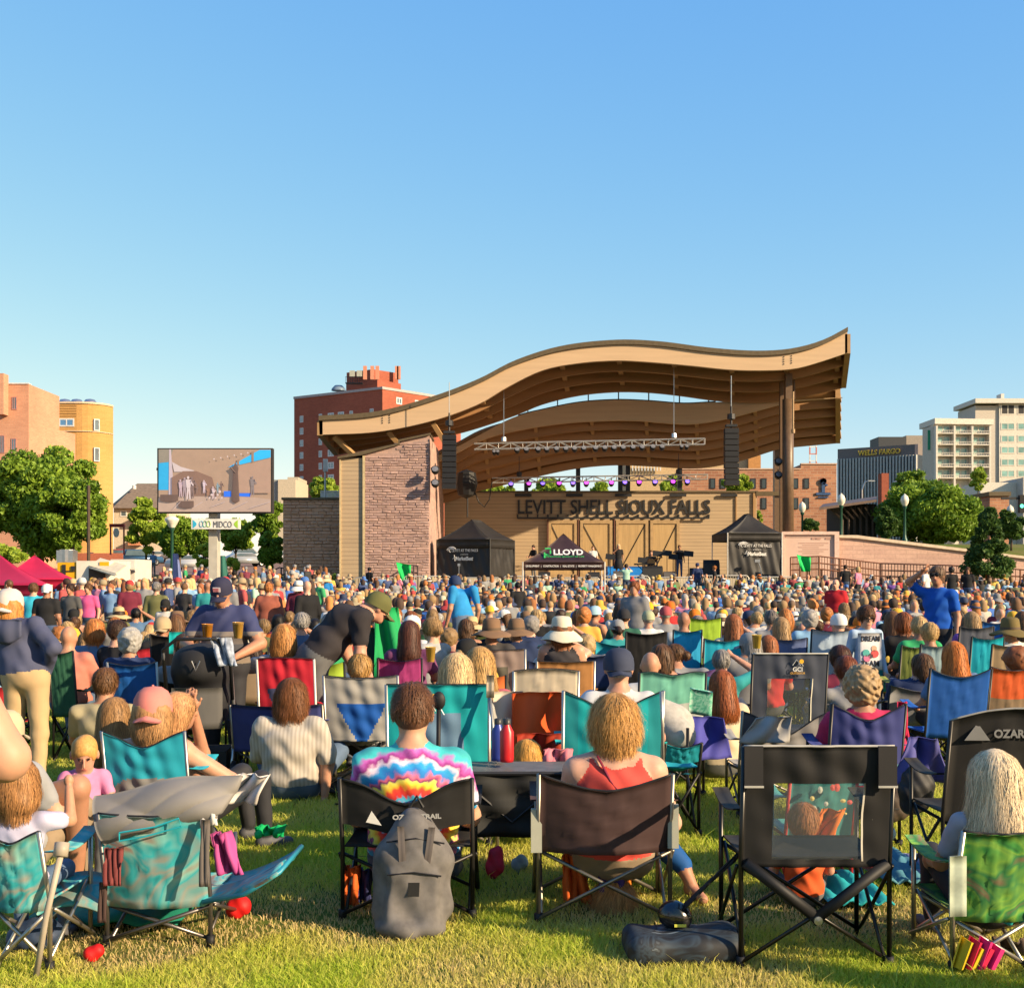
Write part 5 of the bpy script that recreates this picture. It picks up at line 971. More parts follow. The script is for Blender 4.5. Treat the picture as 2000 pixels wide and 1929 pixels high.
# ================================================================ SDF bodies
def sd_ell(p, c, r, R=None):
    q = p-c
    if R is not None: q = q@R
    k0 = np.sqrt(((q/r)**2).sum(-1)); k1 = np.sqrt(((q/(r*r))**2).sum(-1))+1e-9
    return k0*(k0-1)/k1
def sd_cap(p, a, b, ra, rb, fl=1.0):
    ab = b-a; q = p-a; L = (ab*ab).sum()+1e-9; t = np.clip((q@ab)/L, 0, 1)
    w = q-t[..., None]*ab
    if fl != 1.0: w = w*np.array([1, 1/fl, 1])
    return np.sqrt((w*w).sum(-1))-(ra+(rb-ra)*t)
def sd_box(p, c, h, r, R=None):
    q = p-c
    if R is not None: q = q@R
    q = np.abs(q)-(h-r); return np.sqrt((np.maximum(q, 0)**2).sum(-1))+np.minimum(q.max(-1), 0)-r
class SDF:
    def __init__(s): s.p = []
    def ell(s, c, r, l=0, k=.03, R=None, neg=False): s.p.append(('e', np.array(c, float), np.array(r, float), l, k, R, neg)); return s
    def cap(s, a, b, ra, rb, l=0, k=.02, fl=1.0, neg=False): s.p.append(('c', np.array(a, float), np.array(b, float), ra, rb, l, k, fl, neg)); return s
    def box(s, c, h, r, l=0, k=.02, R=None, neg=False): s.p.append(('b', np.array(c, float), np.array(h, float), r, l, k, R, neg)); return s
    def bounds(s, q):
        if q[0] == 'e': m = q[2].max() if q[5] is not None else q[2]; return q[1]-m, q[1]+m
        if q[0] == 'c': m = max(q[3], q[4]); return np.minimum(q[1], q[2])-m, np.maximum(q[1], q[2])+m
        m = np.linalg.norm(q[2]) if q[6] is not None else q[2]; return q[1]-m, q[1]+m
    def mesh(s, vox, disp=None):
        lo = np.min([s.bounds(q)[0] for q in s.p if not q[-1]], 0)-vox*2.5; hi = np.max([s.bounds(q)[1] for q in s.p if not q[-1]], 0)+vox*2.5
        n = np.ceil((hi-lo)/vox).astype(int)+1
        D = np.full(n, .25, np.float32); LB = np.zeros(n, np.int8); BD = np.full(n, 9., np.float32)
        for q in s.p:
            k = q[6] if q[0] == 'c' else (q[4] if q[0] == 'e' else q[5]); l = q[3] if q[0] == 'e' else (q[5] if q[0] == 'c' else q[4])
            a, b = s.bounds(q); mg = k+vox*2.5; i0 = np.maximum(((a-mg-lo)/vox).astype(int), 0); i1 = np.minimum(((b+mg-lo)/vox).astype(int)+2, n)
            if (i1 <= i0).any(): continue
            sl = tuple(slice(x, y) for x, y in zip(i0, i1))
            g = np.stack(np.meshgrid(*[lo[j]+vox*np.arange(i0[j], i1[j]) for j in range(3)], indexing='ij'), -1)
            d = sd_ell(g, q[1], q[2], q[5]) if q[0] == 'e' else sd_cap(g, q[1], q[2], q[3], q[4], q[7]) if q[0] == 'c' else sd_box(g, q[1], q[2], q[3], q[6])
            if q[-1]:
                D[sl] = np.maximum(D[sl], -d)
                continue
            o = D[sl]
            if k > 0: h = np.clip(.5+.5*(o-d)/k, 0, 1); D[sl] = o*(1-h)+d*h-k*h*(1-h)
            else: D[sl] = np.minimum(o, d)
            bd = BD[sl]; w = d < bd; lb = LB[sl]; lb[w] = l; bd[w] = d[w]; LB[sl] = lb; BD[sl] = bd
        if disp == 'cloth':
            g = np.stack(np.meshgrid(*[lo[j]+vox*np.arange(n[j]) for j in range(3)], indexing='ij'), -1); x, y, z = g[..., 0], g[..., 1], g[..., 2]
            w = .0055*np.sin(x*23+3*np.sin(z*9)+1)*np.sin(z*17+2*np.sin(x*11)+y*9)+.003*np.sin(z*41+x*19+2*np.sin(x*23))+.003*np.sin((x+z)*33+y*21)
            D = D+(w*((LB == 1)+.3*(LB == 2))).astype(np.float32); disp = None
        if disp is not None:
            g = np.stack(np.meshgrid(*[lo[j]+vox*np.arange(n[j]) for j in range(3)], indexing='ij'), -1); D = D+disp(g).astype(np.float32)
        V, F, L = surface_nets(D, lo, vox, LB)
        if len(set(L.tolist())) > 1:
            c = V[F].mean(1); best = np.full(len(c), 9.)
            for q in s.p:
                if q[-1]: continue
                l = q[3] if q[0] == 'e' else (q[5] if q[0] == 'c' else q[4])
                d = sd_ell(c, q[1], q[2], q[5]) if q[0] == 'e' else sd_cap(c, q[1], q[2], q[3], q[4], q[7]) if q[0] == 'c' else sd_box(c, q[1], q[2], q[3], q[6])
                m = d < best; L[m] = l; best[m] = d[m]
        return V, F, L
def surface_nets(D, lo, vox, LB):
    S = D < 0; nx, ny, nz = D.shape
    cnt = np.zeros((nx-1, ny-1, nz-1), np.int8)
    offs = [(a, b, c) for a in (0, 1) for b in (0, 1) for c in (0, 1)]
    sh = lambda A, o: A[o[0]:nx-1+o[0], o[1]:ny-1+o[1], o[2]:nz-1+o[2]]
    for o in offs: cnt += sh(S, o)
    act = (cnt > 0) & (cnt < 8); I = np.argwhere(act)
    if len(I) == 0: return np.zeros((0, 3)), np.zeros((0, 4), int), np.zeros(0, int)
    vid = -np.ones(act.shape, np.int64); vid[act] = np.arange(len(I))
    acc = np.zeros((len(I), 3)); w = np.zeros(len(I))
    for o in offs:
        for ax in range(3):
            if o[ax]: continue
            o2 = list(o); o2[ax] = 1
            d0 = D[I[:, 0]+o[0], I[:, 1]+o[1], I[:, 2]+o[2]]; d1 = D[I[:, 0]+o2[0], I[:, 1]+o2[1], I[:, 2]+o2[2]]
            m = (d0 < 0) != (d1 < 0); t = np.where(m, d0/(d0-d1+1e-12), 0)
            p = np.tile(np.array(o, float), (len(I), 1)); p[:, ax] = t
            acc[m] += p[m]; w[m] += 1
    V = lo+vox*(I+acc/np.maximum(w, 1)[:, None])
    F = []; FL = []
    for ax in range(3):
        a1, a2 = (ax+1) % 3, (ax+2) % 3
        s0 = [slice(1, nx-1), slice(1, ny-1), slice(1, nz-1)]; s1 = list(s0); s0[ax] = slice(0, (nx, ny, nz)[ax]-1); s1[ax] = slice(1, (nx, ny, nz)[ax])
        A, B = S[tuple(s0)], S[tuple(s1)]; E = np.argwhere(A != B)
        base = np.array([1, 1, 1]); base[ax] = 0; E = E+base; fl = S[E[:, 0], E[:, 1], E[:, 2]]
        u = np.zeros(3, int); u[a1] = 1; v = np.zeros(3, int); v[a2] = 1
        g = lambda q: vid[q[:, 0], q[:, 1], q[:, 2]]
        q = np.stack([g(E-u-v), g(E-v), g(E), g(E-u)], 1)
        q = np.where(fl[:, None], q, q[:, ::-1]); F.append(q)
        e2 = E.copy(); e2[:, ax] += 1; FL.append(np.where(fl, LB[E[:, 0], E[:, 1], E[:, 2]], LB[e2[:, 0], e2[:, 1], e2[:, 2]]))
    return V, np.concatenate(F), np.concatenate(FL)
BODY_M = [M_SKIN, M_SHIRT, M_PANTS, M_SHOE, M_LIP, M_EYE]
SK, SH, PT, SO, LP, EY = range(6)
POSES = {
 'stand': dict(pel=(0, 0, .95), ch=(0, 0, 1.28), nk=(0, -.005, 1.47), hd=(0, .02, 1.635), sh=(.172, 0, 1.41), el=(.235, -.03, 1.13), wr=(.25, .07, .9), hp=(.09, 0, .9), kn=(.1, .02, .5), an=(.11, -.02, .09)),
 'sit': dict(pel=(0, .0, .44), ch=(0, -.07, .75), nk=(0, -.085, .935), hd=(0, -.05, 1.095), sh=(.172, -.08, .88), el=(.25, .02, .66), wr=(.22, .26, .62), hp=(.1, .02, .43), kn=(.17, .42, .5), an=(.15, .46, .09)),
 'floor': dict(pel=(0, 0, .13), ch=(0, -.06, .42), nk=(0, -.04, .6), hd=(0, 0, .76), sh=(.185, -.05, .55), el=(.25, .05, .33), wr=(.2, .28, .28), hp=(.1, .02, .12), kn=(.28, .38, .3), an=(.12, .5, .08)),
}
def rotm(yaw, pitch=0, roll=0): return np.array(Euler((pitch, roll, yaw)).to_matrix())
def body_sdf(pose='sit', J={}, slim=1.0, sleeve=.6, legs='long', hyaw=0, hpitch=0, hroll=0, hi=False, tank=False, hs=1.0, drop=0.0):
    p = dict(POSES[pose]); p.update({k: q for k, q in J.items() if k != 'free'})
    if drop:
        p = {k: (q[0], q[1], max(.05, q[2]-drop*(1 if k[:2] not in ('kn', 'an') else (.25 if k[:2] == 'kn' else 0)))) for k, q in p.items()}
    s = SDF(); v = lambda k: np.array(p[k], float)
    def side(k, sg):
        kk = k+('L' if sg < 0 else 'R')
        if kk in p: return np.array(p[kk], float)
        q = v(k); return np.array([q[0]*sg, q[1], q[2]])
    pel, ch, nk, hd = v('pel'), v('ch'), v('nk'), v('hd'); f = slim
    up_ = (nk-pel); up_ /= np.linalg.norm(up_)
    s.ell(pel+up_*.01, (.17*f, .125*f, .13), PT, .04); s.ell(pel*.55+ch*.45, (.168*f, .125*f, .16), SH, .05); s.ell(ch, (.175*f, .118*f, .17), SH, .06)
    s.ell(ch+up_*.07, (.175*f, .10*f, .09), SH, .05); s.ell(pel*.8+ch*.2, (.172*f, .128*f, .1), SH, .04)
    R = rotm(hyaw, hpitch, hroll); H = lambda a: hd+R@np.array(a, float)*hs
    s.cap(nk+up_*.012, H((0, -.02, -.05)), .058*f**.5, .054, SK, .03); s.cap(nk-up_*.05, nk-up_*.012, .085*f, .066*f**.5, SH if not tank else SK, .03)
    s.ell(H((0, -.012, .022)), np.array((.077, .094, .098))*hs, SK, .03, R); s.ell(H((0, .028, -.045)), np.array((.056, .062, .068))*hs, SK, .035, R); s.ell(H((0, .055, -.085)), np.array((.03, .025, .022))*hs, SK, .03, R)
    for sg in (-1, 1): s.ell(H((sg*.08, -.008, -.005)), np.array((.012, .022, .034))*hs, SK, .008, R)
    if hi:
        s.cap(H((0, .088, .02)), H((0, .108, -.022)), .008, .014, SK, .012); s.ell(H((0, .088, -.052)), (.024, .012, .008), LP, .006, R)
        for sg in (-1, 1): s.ell(H((sg*.03, .084, .018)), (.016, .012, .009), EY, 0, R); s.ell(H((sg*.03, .088, .034)), (.022, .01, .006), EY, .004, R)
    for sg in (-1, 1):
        sh, el, wr, hp, kn, an = [side(k, sg) for k in ('sh', 'el', 'wr', 'hp', 'kn', 'an')]
        if tank: s.cap(nk+np.array((sg*.07, 0, -.02)), sh, .05*f, .058*f, SK, .04); s.cap(sh, el, .058*f, .043*f, SK, .035); s.cap(ch+np.array((sg*.1*f, -.03, .1)), nk+np.array((sg*.095*f, -.005, -.035)), .052*f, .048*f, SH, .03)
        else:
            s.cap(nk+np.array((sg*.05, 0, -.035)), sh, .055*f, .062*f, SH, .045); m_ = sh+(el-sh)*min(1, sleeve)
            s.cap(sh, el, .05*f, .041*f, SK if sleeve < 1 else SH, .03); s.cap(sh, m_, .068*f, .058*f, SH, .02)
        if sleeve > 1 and not tank: m2 = el+(wr-el)*.92; s.cap(el, wr, .046*f, .036*f, SH, .02); s.cap(el+(wr-el)*.8, wr, .03, .028, SK, .01)
        else: s.cap(el, wr, .043*f, .029, SK, .015)
        dv = wr-el; dv /= np.linalg.norm(dv)+1e-9; hand = wr+dv*.045
        if hi:
            s.box(hand, (.04, .018, .04), .016, SK, .012, np.array(Vector(dv).to_track_quat('Z', 'Y').to_matrix())); Rh = np.array(Vector(dv).to_track_quat('Z', 'Y').to_matrix())
            for k in range(4): a = hand+Rh@np.array((-.03+.02*k, 0, .035)); b_ = a+Rh@np.array(((-.004+.003*k), .018, .04-.006*abs(k-1.5))); s.cap(a, b_, .0095, .009, SK, .004); s.cap(b_, b_+Rh@np.array((0, .025, .018)), .009, .0075, SK, .003)
            a = hand+Rh@np.array((-.04*sg, .005, -.01)); s.cap(a, a+Rh@np.array((-.022*sg, .02, .04)), .012, .009, SK, .006)
        else: s.ell(wr+dv*.06, (.035, .035, .045), SK, .015)
        if legs != 'none':
            s.cap(hp, kn, .085*f, .062*f, PT, .04); lo_ = kn+(an-kn)*(.94 if legs == 'long' else .1)
            s.cap(kn, lo_, .062*f, .048 if legs == 'long' else .058, PT, .02)
            if legs != 'long': s.cap(kn, an, .05, .033, SK, .02)
            s.cap(an+np.array((0, -.03, -.04)), an+np.array((sg*.02, .15, -.055)), .04, .034, SO, .015)
    return s, hd, R
_bm = {}
def make_body(vox=.024, **kw):
    key = repr((vox, sorted(kw.items(), key=lambda t: t[0])))
    if key in _bm: return _bm[key]
    s, hd, R = body_sdf(**kw); V, F, L = s.mesh(vox, 'cloth' if vox < .018 else None)
    V = np.array(V); V[:, 2] = np.maximum(V[:, 2], 0) if kw.get('J', {}).get('free') is None else V[:, 2]
    me = mesh_obj('body', V, F, BODY_M, smooth=True, mi=L, uv=False); d = me.data; bpy.data.objects.remove(me)
    _bm[key] = (d, hd, R); return _bm[key]
def hair_sdf(style, f=1.0, hatted=False):
    s = SDF(); e = lambda c, r, k=.02: s.ell(c, r, 0, k)
    e((0, -.016, .026), (.0865*f, .103*f, .105*f))
    if style not in ('short', 'buzz'): e((0, -.02, .045), (.085*f, .098*f, .085*f), .03)
    if hatted: s.box((0, 0, .145), (.25, .25, .10), .01, 0, 0, None, True)
    if style in ('long', 'longwide'):
        w = 1.0 if style == 'long' else 1.2; s.cap((0, -.045, .0), (0, -.085, -.2), .088, .09*w, 0, .05); s.cap((-.05, -.03, -.02), (-.075*w, -.06, -.22), .045, .04, 0, .04); s.cap((.05, -.03, -.02), (.075*w, -.06, -.22), .045, .04, 0, .04); s.cap((-.04, -.075, -.2), (-.06, -.09, -.31), .05, .04, 0, .05); s.cap((.04, -.075, -.2), (.055, -.09, -.29), .05, .04, 0, .05)
    if style == 'bob': e((0, -.03, -.045), (.104, .095, .085), .04)
    if style == 'wavy': e((0, -.035, -.05), (.112, .10, .12), .05); e((0, -.05, -.12), (.10, .08, .075), .04)
    if style == 'bun': e((0, -.118, .0), (.042, .036, .04), .015)
    if style == 'pony': s.cap((0, -.10, .03), (0, -.14, -.02), .025, .035, 0, .02); s.cap((0, -.14, -.02), (0, -.12, -.2), .036, .018, 0, .02)
    if style == 'tail': s.cap((0, -.09, -.06), (-.05, -.12, -.11), .03, .032, 0, .02); s.cap((-.05, -.12, -.11), (-.12, -.11, -.13), .03, .015, 0, .02); e((0, -.03, -.03), (.1, .1, .08), .04)
    if style == 'curly': e((0, -.02, .02), (.112, .118, .118), .03); e((0, -.05, -.05), (.09, .07, .06), .03)
    if style in ('short', 'buzz', 'bun', 'pony'): s.box((0, .0, -.135), (.2, .25, .075), .01, 0, 0, None, True)
    if style != 'curly': s.ell((0, .112, -.035), (.07, .085, .085), 0, 0, None, True)
    else: s.ell((0, .13, -.04), (.07, .09, .085), 0, 0, None, True)
    if style in ('short', 'buzz', 'bun', 'pony'):
        for sg in (-1, 1): s.ell((sg*.1, .03, -.055), (.045, .05, .05), 0, 0, None, True)
    return s
_hm = {}
def strands(V, F, rng, n, length, flare=.0, w=.0014, hatted=False):
    """thin ribbons combed down over the hair volume"""
    me = bpy.data.meshes.new('t'); me.from_pydata(V.tolist(), [], F.tolist()); me.update()
    kd = kdtree.KDTree(len(V)); no = np.array([v.normal[:] for v in me.vertices]); bpy.data.meshes.remove(me)
    for i, v in enumerate(V): kd.insert(Vector(v), i)
    kd.balance(); out = []; fc_ = []; tone = []
    top = V[:, 2].max()
    zlow = V[:, 2].min()+.03; cand = np.flatnonzero((V[:, 2] > top-.2) & (no[:, 2] > -.3)) if not hatted else np.flatnonzero((V[:, 2] > -.03) & (V[:, 2] < .02)); crown = np.array((0, -.03, top))
    for s_ in range(n):
        i = cand[rng.integers(len(cand))]; p = V[i]+no[i]*.001; t_ = rng.random(); fly = rng.random()**10*.022; bend = rng.normal()*.09
        d = p-crown; d[2] = 0; d = d/(np.linalg.norm(d)+1e-6); step = length/7; side0 = rng.normal(size=3)*.17; pts = []; nn = []
        for k in range(8):
            pts.append(p.copy()); _, j, _ = kd.find(Vector(p)); m = no[j]; nn.append(m)
            if p[2] < zlow and top-zlow > .2: p = p+np.array((side0[0]*.5, side0[1]*.5, -1))*step*.5; continue
            g = np.array((0, 0, -1.0))+side0+d*(.9*(1-k/7)**2 if p[2] > top-.06 else 0)
            g = g-m*(g@m); l = np.linalg.norm(g)
            if l < 1e-3: break
            p = V[j]*.0+p+g/l*step; _, j, _ = kd.find(Vector(p)); q = V[j]; off = (p-q)@no[j]; p = p-no[j]*(off-.0015-.004*rng.random()-flare*k/7*rng.random()-fly*k/7); side0 = side0+np.array((bend, -bend*.5, 0))*.12*math.sin(k*1.3+t_*6)
        if len(pts) < 3: continue
        b = len(out)
        for k, (p_, m) in enumerate(zip(pts, nn)):
            tg = pts[min(k+1, len(pts)-1)]-pts[max(k-1, 0)]; sd = np.cross(tg, m); sd = sd/(np.linalg.norm(sd)+1e-9)*w*(1-.7*k/len(pts)); out += [p_-sd, p_+sd]
        for k in range(len(pts)-1): fc_.append((b+2*k, b+2*k+1, b+2*k+3, b+2*k+2))
        tone += [t_]*(2*len(pts))
    return np.array(out), np.array(fc_), np.array(tone)
def curl_disp(a=.012, f=62):
    return lambda g: a*(np.sin(g[..., 0]*f+1.3*np.sin(g[..., 2]*f*.7))*np.sin(g[..., 1]*f*1.1+np.cos(g[..., 0]*f*.8))*np.sin(g[..., 2]*f*.9+1))+a*.5*np.sin(g[..., 2]*f*2+g[..., 0]*f*1.7)*np.cos(g[..., 1]*f*1.9)
def make_hair(style, vox=.02, nst=0, length=.18, f=1.0, flare=0., w=.0014, hatted=False):
    key = (style, vox, nst, length, f, flare, hatted)
    if key in _hm: return _hm[key]
    disp = curl_disp() if style == 'curly' else curl_disp(.006 if style in ('wavy', 'bob') else .0035, 38)
    V, F, L = hair_sdf(style, f, hatted).mesh(vox, disp); tone = np.full(len(V), .35)
    if nst:
        v2, f2, t2 = strands(V, F, np.random.default_rng(len(_hm)+5), nst, length, flare, w, hatted); F = np.concatenate([F, f2+len(V)]); V = np.concatenate([V, v2]); tone = np.concatenate([tone, t2])
    o = mesh_obj('hair', V, F, M_HAIR, smooth=True, uv=False); d = o.data; bpy.data.objects.remove(o)
    at = d.attributes.new('var', 'FLOAT', 'POINT'); at.data.foreach_set('value', tone.astype(np.float32)); _hm[key] = d; return d
def make_hat(kind):
    if kind in _hm: return _hm[kind]
    mb = MB()
    if kind in ('cap', 'capback'):
        mb.lathe([(.098, -.005), (.099, .03), (.094, .065), (.075, .10), (.045, .12), (.0, .126)], (0, -.012, .02), 20, sx=.93, sy=1.08); sg = 1 if kind == 'cap' else -1
        def br(u, v): a = math.pi*(.2+.6*u); r = .088; return (r*math.cos(a)*(1-.12*v), sg*(r*math.sin(a)*1.08+.075*v*math.sin(a)**.5), .02-.025*v-.02*abs(math.cos(a)))
        mb.sheet(br, 12, 3, .004); mb.lathe([(.006, .0), (.006, .006), (0, .008)], (0, -.012, .145), 8)
    else:
        rb, dr, ht, tw = {'bucket': (.145, .065, .12, .95), 'sunhat': (.195, .085, .125, .98), 'wide': (.205, .05, .125, .98), 'visor': (.11, .0, .03, 1)}[kind]
        mb.lathe([(.099, .0), (.097, .05), (.09*tw, ht*.85), (.07*tw, ht), (0, ht+.008)], (0, -.01, .02), 24, sx=.96, sy=1.08)
        n = 28; V = []
        for r_, z in ((.097, .004), ((.097+rb)/2, -dr*.4), (rb, -dr), (rb, -dr-.004), ((.097+rb)/2, -dr*.4-.004), (.097, -.001)):
            for k in range(n): a = 2*math.pi*k/n; V.append((r_*math.cos(a)*.97, -.01+r_*math.sin(a)*1.06, .02+z+(.012*math.sin(2*a+.6)+.006*math.sin(5*a))*(r_-.09)/.1))
        mb.add(V, [(i*n+k, i*n+(k+1) % n, (i+1)*n+(k+1) % n, (i+1)*n+k) for i in range(5) for k in range(n)])
        mb.lathe([(.1005, .006), (.1, .03)], (0, -.01, .02), 24, m=1, sx=.965, sy=1.085)
    o = mb.build('hat', [M_HAT, mat((.12, .08, .05), .8, name='hat_band')] if kind in ('wide', 'sunhat') else M_HAT, smooth=True, uv=False); d = o.data; bpy.data.objects.remove(o); _hm[kind] = d; return d
def person(x, y, z, label, shirt, hair=None, hcol=(.1, .05, .02), hat=None, hatc=(.1, .1, .1), yaw=0, sc=1.0, vox=.024, hvox=None, nst=0, hlen=.18, flare=0, group=None, name='person', wst=.0014, hf=1.0, **bk):
    hcol = HC[hcol] if isinstance(hcol, str) else hcol; d, hd, R = make_body(vox=vox, **bk)
    root = bpy.data.objects.new(name, d); root.location = (x, y, z); root.rotation_euler = (0, 0, yaw); root.scale = (sc, sc, sc); root.color = (*shirt, 1); link(root)
    tag(root, label, 'person', group)
    M = Matrix.Translation(Vector(hd)) @ Matrix(R.tolist()).to_4x4() @ Matrix.Scale(bk.get('hs', 1.0), 4)
    if hair:
        o = bpy.data.objects.new('hair', make_hair(hair, hvox or max(.014, vox*.8), nst if not (hat and hair == 'short') else 0, hlen, hf, flare, wst, bool(hat))); o.color = (*hcol, 1); link(o, root); o.matrix_local = M
    if hat:
        o = bpy.data.objects.new('hat', make_hat(hat)); o.color = (*hatc, 1); link(o, root); k_ = 1.05*max(1, hf if hair and hair != 'short' else 1); o.matrix_local = M @ Matrix.Translation((0, 0, -.022)) @ Matrix.Scale(k_, 4)
    return root
def pperson(px, py, d, label, shirt, **kw):
    """px,py: head centre in the photo frame. Seated figures sink or rise with their seat, standing ones are scaled to reach it."""
    pose = kw.get('pose', 'sit'); hd = kw.get('J', {}).get('hd', POSES[pose]['hd']); sc = kw.get('sc', 1.0); yaw = kw.get('yaw', 0)
    x, y, z = P(px, py, d); g = gz(x, d)
    if pose == 'stand' and 'sc' not in kw: sc = kw['sc'] = max(.86, min(1.12, (z-g)/hd[2]))
    elif pose != 'stand':
        dr = hd[2]-(z-g)/sc; dr = max(-.12, min(.26 if pose == 'sit' else .06, dr)); q_ = kw.pop('q', .05); kw['drop'] = round(round(dr/q_)*q_, 3)
    q = Matrix.Rotation(yaw, 3, 'Z')@Vector(hd)*sc
    return person(x-q.x, y-q.y, g, label, shirt, **kw)
# ================================================================ folding chairs
M_POST = metal((.30, .27, .22), .4); M_POSTB = mat((.03, .028, .026), .4, .5, name='black_tube'); M_POSTS = metal((.55, .5, .42), .35)
def grommet(mb, p, m=0): mb.box(p, (.014, .006, .014), m=m)
_ch = {}
def camp_chair(kind, x, y, yaw, label, c1=(.02, .05, .2), c2=None, w=.58, h=.86, seat=.40, sag=.03, dip=.0, lean=.12, post=None, trim=None, style='full', lod=1, group=None, z=None, sc=1.0, arms=True, key=None, belly=.03, xleg=True):
    """Folding quad chair. Back to the viewer at yaw 0; parts: backrest, seat, legs, armrests."""
    zz = gz(x, y) if z is None else z
    k_ = (kind, c1, c2, w, h, seat, sag, dip, style, lod, post.name if post else 0, arms, belly)
    if k_ in _ch:
        src = _ch[k_]; r = src.copy(); C.collection.objects.link(r); r.location = (x, y, zz); r.rotation_euler = (0, 0, yaw); r.scale = (sc,)*3; r['label'] = label
        for ch in src.children:
            c = ch.copy(); C.collection.objects.link(c); c.parent = r
            for g in ch.children: q = g.copy(); C.collection.objects.link(q); q.parent = c
        return r
    r = empty(kind, (x, y, zz), yaw, label, 'chair', group); r.scale = (sc,)*3; _ch[k_] = r
    post = post or M_POSTB; mats = [cloth(c1), cloth(c2 or c1), trim or M_BLACK, mat((.05, .06, .06), .7, name='mesh_panel')]; hw = w/2; dp = .48
    yb = lambda zv: -lean*max(0, (zv-seat))/(h-seat)        # posts lean back towards the viewer
    nu, nv = (40, 30) if lod and style in ('tri', 'vpanel', 'window', 'side', 'arc') else (16, 12) if lod else (6, 5)
    zb = seat-.02
    def back(u, v):
        xx = (u*2-1)*hw; zt = h-sag*(1-(2*u-1)**2)-dip*math.exp(-((u-.5)/.28)**2); zc = zb+(zt-zb)*v; wr = .005*math.sin(u*31+v*7)+.004*math.sin(v*23+u*13) if lod else 0
        return (xx, yb(zc)-belly*math.sin(math.pi*min(1, max(0, u)))*(1-.6*v)+wr*math.sin(math.pi*u), zc)
    def mf(u, v):
        a = abs(u-.5)*2
        if style == 'band': return 0 if v > .62 else 1
        if style == 'arc': return 1 if v < .55-.35*a**2+.0 else 0
        if style == 'vpanel': return 1 if (a < .55-.15*v and v < .72) else 0
        if style == 'window': return None if (a < (.58+.06*abs(v-.4)) and .05 < v < .70) else 0
        if style == 'side': return 1 if a > .72 else 0
        if style == 'tri': return 1 if v < .6 and a < v*.9+.15 else 0
        if style == 'low': return None if v < .42 else 0
        return 0
    mb = MB(); mb.sheet(back, nu, nv, .006, mf=mf if style != 'full' else None); bk = mb.build('backrest', mats, r, True, uv=False)
    if lod:
        mb = MB(); e = [Vector(back(i/16, 1)) for i in range(17)]; mb.tube([p+Vector((0, .002, .002)) for p in e], .006, 5, 0)
        if style == 'window':
            for s in (-1, 1):
                def side(u, v, s=s): a = .5+s*(.29+.03*abs(.05+.65*v-.4)); q = Vector(back(a+s*.012*u, .05+.65*v)); return (q.x, q.y-.004, q.z)
                mb.sheet(side, 1, 8, .004)
        mb.build('binding', mats[2], bk, True, uv=False)
        if style == 'window':
            m, nt_, b = new_mat('sheer_mesh'); b.inputs['Base Color'].default_value = (.10, .12, .12, 1); b.inputs['Alpha'].default_value = .2; b.inputs['Roughness'].default_value = .6
            mb = MB(); mb.sheet(lambda u, v: back(.2+.6*u, .04+.67*v), 6, 5, .001); mb.build('mesh_window', m, bk, True, uv=False)
        for s in (-1, 1):
            mb = MB()
            for t in (.35, .6, .85): zc = zb+(h-zb)*t; mb.box((s*(hw+.004), yb(zc)-.016, zc), (.014, .01, .014))
            if s < 0: mm = mb
        mm.build('rivets', M_CHROME, bk, uv=False) if 0 else None
    def seatf(u, v): return ((u*2-1)*hw*.97, v*dp, seat-.05*math.sin(math.pi*u)*math.sin(math.pi*min(1, v*1.1))+.012*(1-v)-(.0))
    mb = MB(); mb.sheet(seatf, min(nu//2, 10), min(nv//2, 8), .008); mb.build('seat', mats, r, True, uv=False)
    t = .0108; n = 8 if lod else 4
    for s in (-1, 1):
        mb = MB(); mb.tube([(s*hw, .0, .0), (s*hw, 0, seat), (s*hw, -lean, h)], t, n); lg = mb.build('leg', post, r, True, uv=False)
        if lod: mb = MB(); mb.tube([(s*hw, 0, 0), (s*hw, 0, .05)], .02, 8); mb.build('foot', M_BLACK, lg, True, uv=False)
        mb = MB(); mb.tube([(s*hw, dp, .0), (s*hw, dp, seat+.2)], t, n); mb.build('leg', post, r, True, uv=False)
        if arms:
            def arm(u, v, s=s): return (s*hw+(u-.5)*.07, -.02+v*(dp+.04), seat+.215-.035*math.sin(math.pi*v)-.0)
            mb = MB(); mb.sheet(arm, 2, 6 if lod else 3, .006); mb.build('armrest', mats, r, True, uv=False)
    if xleg:
        for (a, b_) in (((-hw, .012, seat-.02), (hw, .012, .03)), ((hw, -.012, seat-.02), (-hw, -.012, .03)), ((-hw, dp, seat-.02), (hw, dp, .03)), ((hw, dp+.02, seat-.02), (-hw, dp+.02, .03))):
            mb = MB(); mb.tube([a, b_], t*.85, n); mb.build('crossbar', post, r, True, uv=False)
        if lod:
            for s in (-1, 1):
                for (a, b_) in (((s*(hw+.015), .01, seat-.02), (s*(hw+.015), dp, .03)), ((s*(hw-.015), .01, .03), (s*(hw-.015), dp, seat-.02))): mb = MB(); mb.tube([a, b_], t*.8, n); mb.build('crossbar', post, r, True, uv=False)
    return r
def pchair(pxc, ytop, ybase_or_d, label, wpx=None, **kw):
    d = ybase_or_d; x = PX(pxc, d)
    if wpx: kw['w'] = round(wpx/FPX*d/kw.get('sc', 1), 2)
    h = (PZ(ytop, d)-gz(x, d))/kw.get('sc', 1); kw['h'] = round(max(.6, min(1.15, h)), 2); kw.setdefault('seat', round(min(.42, kw['h']*.46), 2))
    return camp_chair(kw.pop('kind', 'camp_chair'), x, d, kw.pop('yaw', 0), label, **kw)
